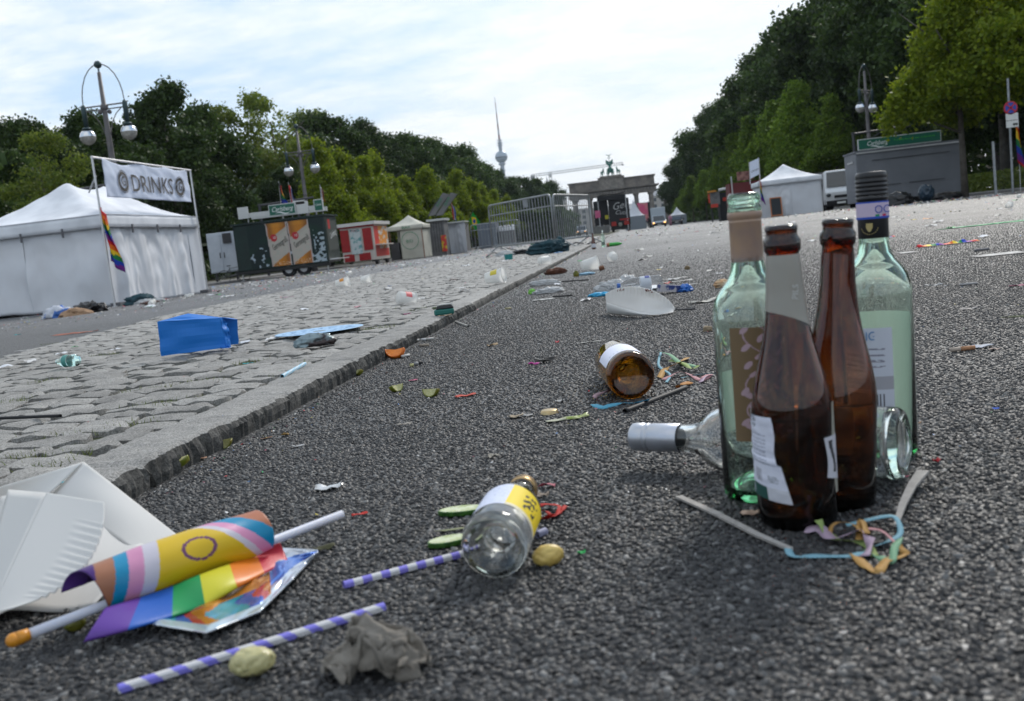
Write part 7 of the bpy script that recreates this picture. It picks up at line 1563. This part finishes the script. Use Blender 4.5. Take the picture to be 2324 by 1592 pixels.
# ---------------------------------------------------------------- heap by the barriers
M_teal=mat('teal_cloth',(.012,.05,.065),rough=.8,col2=(.006,.025,.035),nscale=6)
crumple('jacket','dark teal jacket dropped in a heap at the foot of the crowd barriers','jacket',cz_(1245,576),(.62,.4,.2),M_teal,51,1.1,sub=5)
crumple('jacket_sleeve','teal folded umbrella-like cloth leaning at the left barrier foot','cloth',cz_(1272,568),(.2,.18,.24),M_teal,53,1.2,sub=4)
crumple('rubbish_bag','black rubbish bag remnant lying left of the teal jacket','rubbish bag',cz_(1188,577),(.45,.3,.08),mat('bag_black',(.012,.012,.013),rough=.3),57,1.3,sub=5)
crumple('plastic_bag','clear crumpled bag left of the black bag below the barrier','plastic bag',cz_(1146,582),(.32,.2,.09),M_wfilm,58,1.3,sub=4)
t=thing('food_tub','teal and white plastic tub lying below the left barrier','tub',cz_(1155,588)); p=cz_(1155,590); b=MB(); b.lathe([(0,0),(.055,0),(.062,.08),(.0,.08)],20,Matrix.Translation(p)); b.obj('tub',mat('tub_teal',(.01,.17,.17),rough=.4),t,smooth=False); b=MB(); b.lathe([(0,.10),(.065,.10),(.065,.08),(0,.08)],20,Matrix.Translation(p)); b.obj('lid',M_wpap,t)
for i,(a,b2,lab) in enumerate((((1136,566),(1175,572),'folded steel tube foot lying left below the barrier'),((1290,560),(1325,556),'steel tube leaning under the right barrier'),((1335,556),(1372,535),'long thin pole lying on the road right of the barriers'),((1105,586),(1128,578),'bent black cable stub at the left end of the barriers'))):
    p,q_=cz_(*a),cz_(*b2); t=thing('metal_tube',lab,'tube',p); b=MB(); b.tube([p+Vector((0,0,.02)),p.lerp(q_,.5)+Vector((0,0,.07)),q_+Vector((0,0,.03))],.014,8); b.obj('tube',M_dsteel,t,smooth=True)
M9=Matrix.Translation(cz_(1348,566)); t=thing('beer_bottle','brown beer bottle standing far off at the right foot of the barriers','bottle',cz_(1348,566)); b=MB(); b.lathe(BEER_O,24,M9@Matrix.Scale(1.0,4)); b.obj('glass',mat('far_brown',(.08,.02,.006),rough=.1,spec=.8),t,smooth=True)
b=MB(); b.lathe([(.0362,.03),(.0362,.09)],24,M9); b.obj('label',M_paper,t)
M9=Matrix.Translation(cz_(1370,560)); t=thing('wine_bottle','clear bottle standing far off right of the far brown bottle','bottle',cz_(1370,560)); b=MB(); b.lathe(WINE_O,24,M9); b.obj('glass',M_clr,t,smooth=True)
t=thing('soda_bottle','bright green plastic bottle lying on the road right of the barriers','bottle',cz_(1390,561)); p=cz_(1377,561)+Vector((0,0,.034)); Mx=frame(p,(0,1,0),(0,0,1)); b=MB(); b.lathe([(0,0),(.03,.0),(.034,.02),(.034,.19),(.02,.25),(.013,.27),(0,.27)],20,Matrix.Translation(p)@Matrix.Rotation(R(90),4,'Y')); b.obj('shell',mat('green_plastic',(.02,.30,.03),rough=.15,spec=.8),t,smooth=True)
b=MB(); b.lathe([(.0345,.0),(.0345,.05)],20,Matrix.Translation(p)@Matrix.Rotation(R(90),4,'Y')); b.obj('end_label',mat('label_tan',(.3,.12,.06)),t)
# brown cloth, corks etc at the kerb line
crumple('brown_cloth','crumpled brown paper bag lying on the kerb edge','paper bag',cz_(1262,622),(.16,.10,.045),mat('brown_paper',(.10,.035,.015),rough=.8,col2=(.06,.02,.01),nscale=20),61,1.2,sub=4,rz=-.1)
crumple('blue_film','pale blue cloth mask lying beside the frosted cup','cloth',cz_(1332,624),(.13,.09,.02),mat('mask_blue',(.22,.38,.50),rough=.7),63,.8,sub=4)
t=thing('cork','brown wine cork lying on the road','cork',cz_(1365,616)); p=cz_(1360,616)+Vector((0,0,.017)); b=MB(); b.lathe([(0,0),(.016,.001),(.018,.008),(.016,.038),(0,.04)],16,Matrix.Translation(p)@Matrix.Rotation(R(80),4,'Y')); b.obj('body',mat('cork',(.14,.06,.03),rough=.8),t,smooth=True)
crumple('leaf_clump','small wilted green leaf clump beside the frosted cup at the kerb','leaf',cz_(1308,628),(.035,.03,.04),mat('wilt',(.08,.10,.01),rough=.6,col2=(.2,.16,.02),nscale=30),64,1.2,sub=3)
# rainbow debris on the right
RBm=mat_print('rainbow_print',rough=.6)
def rbscrap(px,py,L_,W_,rz,label,h_=.08,seed=1):
    p=cz_(px,py); b=MB(); b.grid(lambda u,v:Vector(((u-.5)*L_,(v-.5)*W_,.004+h_*abs(nz(u*6,v*2,seed))*math.sin(math.pi*v))),40,10,col=lambda u,v: rainbow((u*2.3)%1)); o=b.obj('rainbow_garland',RBm,None,smooth=True,solid=.001); o.location=p; o.rotation_euler=(0,0,rz); tag(o,label,'garland')
rbscrap(2150,556,.33,.05,.05,'torn rainbow paper garland lying on the right carriageway',.035,3)
rbscrap(2006,541,.16,.04,.05,'small rainbow paper piece beside the right wine bottle cap',.012,5)
for (px,py,c_,L_,lab) in ((1980,541,(.5,.5,.5),.5,'flat white card at the right bottle neck'),(2130,529,(.45,.45,.42),.4,'white paper lying right of the rainbow piece')): pass
t=crumple('glass_strip','long glittering strip of green foil confetti on the right carriageway','foil confetti',cz_(2270,507),(.75,.12,.006),mat('green_foil',(.05,.30,.14),rough=.3,metal=.4),71,1.6,sub=4)
# right heap near the trailer
M_bb=mat('bin_bag_blue',(.012,.03,.05),rough=.3)
crumple('rubbish_bag','full dark blue rubbish bag standing near the grey trailer','rubbish bag',D(2091,474,42)*1.0,(.75,.7,.8),M_bb,77,.7,sub=4,flat=.8).location=(12.75,44,0)
crumple('rubbish_bag','slumped black rubbish bag left of the full blue one','rubbish bag',(11.3,43,0),(1.3,.8,.55),mat('bag_black',(.012,.012,.013),rough=.3),78,1,sub=4)
crumple('rubbish_bag','flat black rubbish bag right of the full blue one','rubbish bag',(13.7,44.5,0),(1.3,.8,.3),mat('bag_black',(.012,.012,.013),rough=.3),79,1.2,sub=4)
crumple('plastic_bag','white slumped bag under the edge of the grey trailer','plastic bag',(10.4,43,0),(1.0,.6,.4),M_wfilm,80,1.1,sub=4)
# left heap at the tent
crumple('rubbish_heap_bag','blue and white plastic bag in the heap before the left tent','plastic bag',(-10.2,16.9,-.21),(.55,.4,.24),mat('bag_bluewhite',(.45,.47,.52),rough=.4,col2=(.03,.12,.40),nscale=4,lo=.5,hi=.55),82,1.2,sub=4)
crumple('rubbish_bag','black cloth heap at the foot of the left tent','rubbish bag',(-9.6,16.9,-.21),(.6,.4,.24),mat('bag_black',(.012,.012,.013),rough=.3),83,1.4,sub=5)
crumple('cardboard_heap','tan torn cardboard in the heap before the left tent','cardboard',(-9.65,16.5,-.21),(.55,.3,.18),mat('cardboard',(.32,.2,.12),rough=.85),84,1.4,sub=3)
crumple('rubbish_bag','teal and black bag lying under the middle of the tent wall','rubbish bag',(-11.4,22.3,-.22),(.75,.4,.24),M_teal,85,1.2,sub=4)
crumple('plastic_bag','low white bag right of the teal bag at the tent foot','plastic bag',(-10.9,21.8,-.22),(.7,.3,.12),M_wfilm,86,1.3,sub=4)
# ---------------------------------------------------------------- scattered litter further off, one object each
KIND=[]
def proto_scrap(seed,L_,W_,lift):
    b=MB(); b.grid(lambda u,v:((u-.5)*L_,(v-.5)*W_*(1+.3*nz(u*3,seed)),.002+L_*lift*abs(nz(u*2.5,v*1.6,seed))),6,4); return b
white=[thin('far_white_%d'%i,c_,rough=.7,trans=.15) for i,c_ in enumerate(((.60,.60,.60),(.50,.49,.46),(.64,.66,.70)))]
PS=[proto_scrap(i*3.3,.11,.06,.25).mesh('scrap',white[i%3],smooth=True) for i in range(6)]
cols=[('brown',(.16,.09,.05)),('black',(.015,.015,.017)),('green',(.03,.25,.08)),('pink',(.5,.14,.2)),('yellow',(.5,.38,.04)),('blue',(.03,.18,.42)),('red',(.45,.03,.03)),('grey',(.2,.2,.2)),('orange',(.5,.18,.03))]
PC=[proto_scrap(i*2.1+9,.08,.045,.3).mesh('scrap',mat('far_'+n_,c_,rough=.6),smooth=True) for i,(n_,c_) in enumerate(cols)]
bcup=MB(); bcup.lathe([(0,0),(.031,0),(.034,.03),(.043,.11),(.040,.108)],14,Matrix.Translation((0,0,.038))@Matrix.Rotation(R(84),4,'Y')); MC=bcup.mesh('cup',M_cupm,smooth=True)
bbt=MB(); bbt.lathe([(0,0),(.034,.0),(.036,.01),(.036,.14),(.016,.20),(.014,.26),(0,.26)],12,Matrix.Translation((0,0,.036))@Matrix.Rotation(R(90),4,'Y')); MBt=[bbt.mesh('bottle',mat('far_brown',(.08,.02,.006)),smooth=True),bbt.mesh('bottle',mat('far_green_glass',(.03,.14,.07),rough=.1,spec=.8),smooth=True)]
q=random.Random(99)
def region(n):
    out_=[]
    for _ in range(n):
        r_=q.random()
        if r_<.42: y=4.2*math.exp(q.random()*2.9); x=q.uniform(-.5,min(12,.55*y)); g_='right carriageway'
        elif r_<.62: y=3.2*math.exp(q.random()*2.2); x=q.uniform(xl(y)+.1,KX-.2); g_='cobbled strip'
        elif r_<.92: y=12*math.exp(q.random()*1.9); x=q.uniform(-15 if y>45 else -12.2,xl(y)-.2); x=max(x,-.5*y); g_='left carriageway'
        else: y=q.uniform(30,60); x=q.uniform(8,13.5); g_='ground by the grey trailer'
        out_.append((x,y,g_))
    return out_
for (x,y,g_) in region(250):
    r_=q.random(); s=q.uniform(.6,1.3)*(1 if y<12 else 1.35)
    if r_<.60: k=q.randrange(6); me=PS[k]; nm='paper_scrap'; lab='small %s paper scrap lying on the %s'%(['white','cream','bluish white'][k%3],g_); cat='paper scrap'; grp='white paper scraps on the '+g_
    elif r_<.86: k=q.randrange(9); me=PC[k]; nm='litter_scrap'; lab='small %s scrap of rubbish lying on the %s'%(cols[k][0],g_); cat='litter'; grp=cols[k][0]+' scraps on the '+g_
    elif r_<.95: me=MC; nm='plastic_cup'; lab='frosted plastic cup lying far off on the '+g_; cat='cup'; grp='cups on the '+g_; s=1.0
    else: k=q.randrange(2); me=MBt[k]; nm='glass_bottle'; lab='%s bottle lying far off on the %s'%(['brown','green'][k],g_); cat='bottle'; grp=['brown','green'][k]+' bottles on the '+g_; s=1.0
    if y<7: s*=.55
    if me in MBt+[MC] and y<9: continue
    o=bpy.data.objects.new(nm,me); COL.objects.link(o); o.location=(x,y,zg(x,y)+.003); o.rotation_euler=(0,0,q.uniform(0,6.28)); o.scale=(s,)*3; tag(o,lab,cat,grp)
# uncountable flecks: confetti, shards, ash
fk=MB(); q=random.Random(5); CC=[(.6,.6,.6)]*6+[(.4,.38,.34)]*4+[(.02,.02,.02)]*3+[(.5,.1,.16),(.45,.03,.03),(.05,.2,.5),(.03,.3,.1),(.5,.4,.04),(.25,.15,.08)]
for i_ in range(7600):
    r_=q.random()
    if i_>5200: r_=2+q.random()
    if r_>2.75: y=1.2*math.exp(q.random()*2.6); x=KX+.012+abs(q.gauss(0,.035))
    elif r_>2.4: y=q.uniform(20,62); x=-12.1-.35*abs(q.gauss(0,1))-(y-23)*.055
    elif r_>2: y=q.uniform(34,60); x=12.2+q.gauss(0,1.1)
    elif r_<.5: y=1.0*math.exp(q.random()*4.6); x=q.uniform(-.62,min(14,.6*y+.3))
    elif r_<.66: y=1.6*math.exp(q.random()*3.4); x=q.uniform(xl(y),KX)
    else: y=9*math.exp(q.random()*2.8); x=q.uniform(max(-19.5,-.7*y),xl(y)-.1)
    if q.random()< .25 and y>25: x=q.uniform(-17,-15) if x<0 else q.uniform(9,14.5)
    s=(.0018 if y<4 else .0022+.0012*(y-4))*q.uniform(.5,1.6); s=min(s,.07); a=q.uniform(0,6.28); z=zg(x,y)+.0025; u_=Vector((math.cos(a),math.sin(a),0))*s; w_=Vector((-math.sin(a),math.cos(a),0))*s*q.uniform(.3,.9); c=Vector((x,y,z)); h_=Vector((0,0,s*q.uniform(.1,.8)))
    fk.add([c-u_,c-w_,c+u_+h_,c+w_+h_*.4],[(0,1,2,3)],col=q.choice(CC))
tag(fk.obj('litter_flecks',mat_print('fleck_print',rough=.5)),'confetti, glass crumbs and tiny paper flecks strewn over the road',cat='confetti',kind='stuff')
# ================================================================ AIR
hb=MB(); hb.box((0,1345,186),(1400,2710,374.5)); hz_=hb.obj('haze',bpy.data.materials.new('haze_air')); tag(hz_,kind='stuff',label='thin summer haze over the whole avenue')
hm=bpy.data.materials['haze_air']; hm.use_nodes=True; t=hm.node_tree; t.nodes.clear(); o_=t.nodes.new('ShaderNodeOutputMaterial'); pv=t.nodes.new('ShaderNodeVolumePrincipled'); pv.inputs['Color'].default_value=(.80,.88,1,1); pv.inputs['Density'].default_value=.00009; t.links.new(pv.outputs[0],o_.inputs['Volume'])
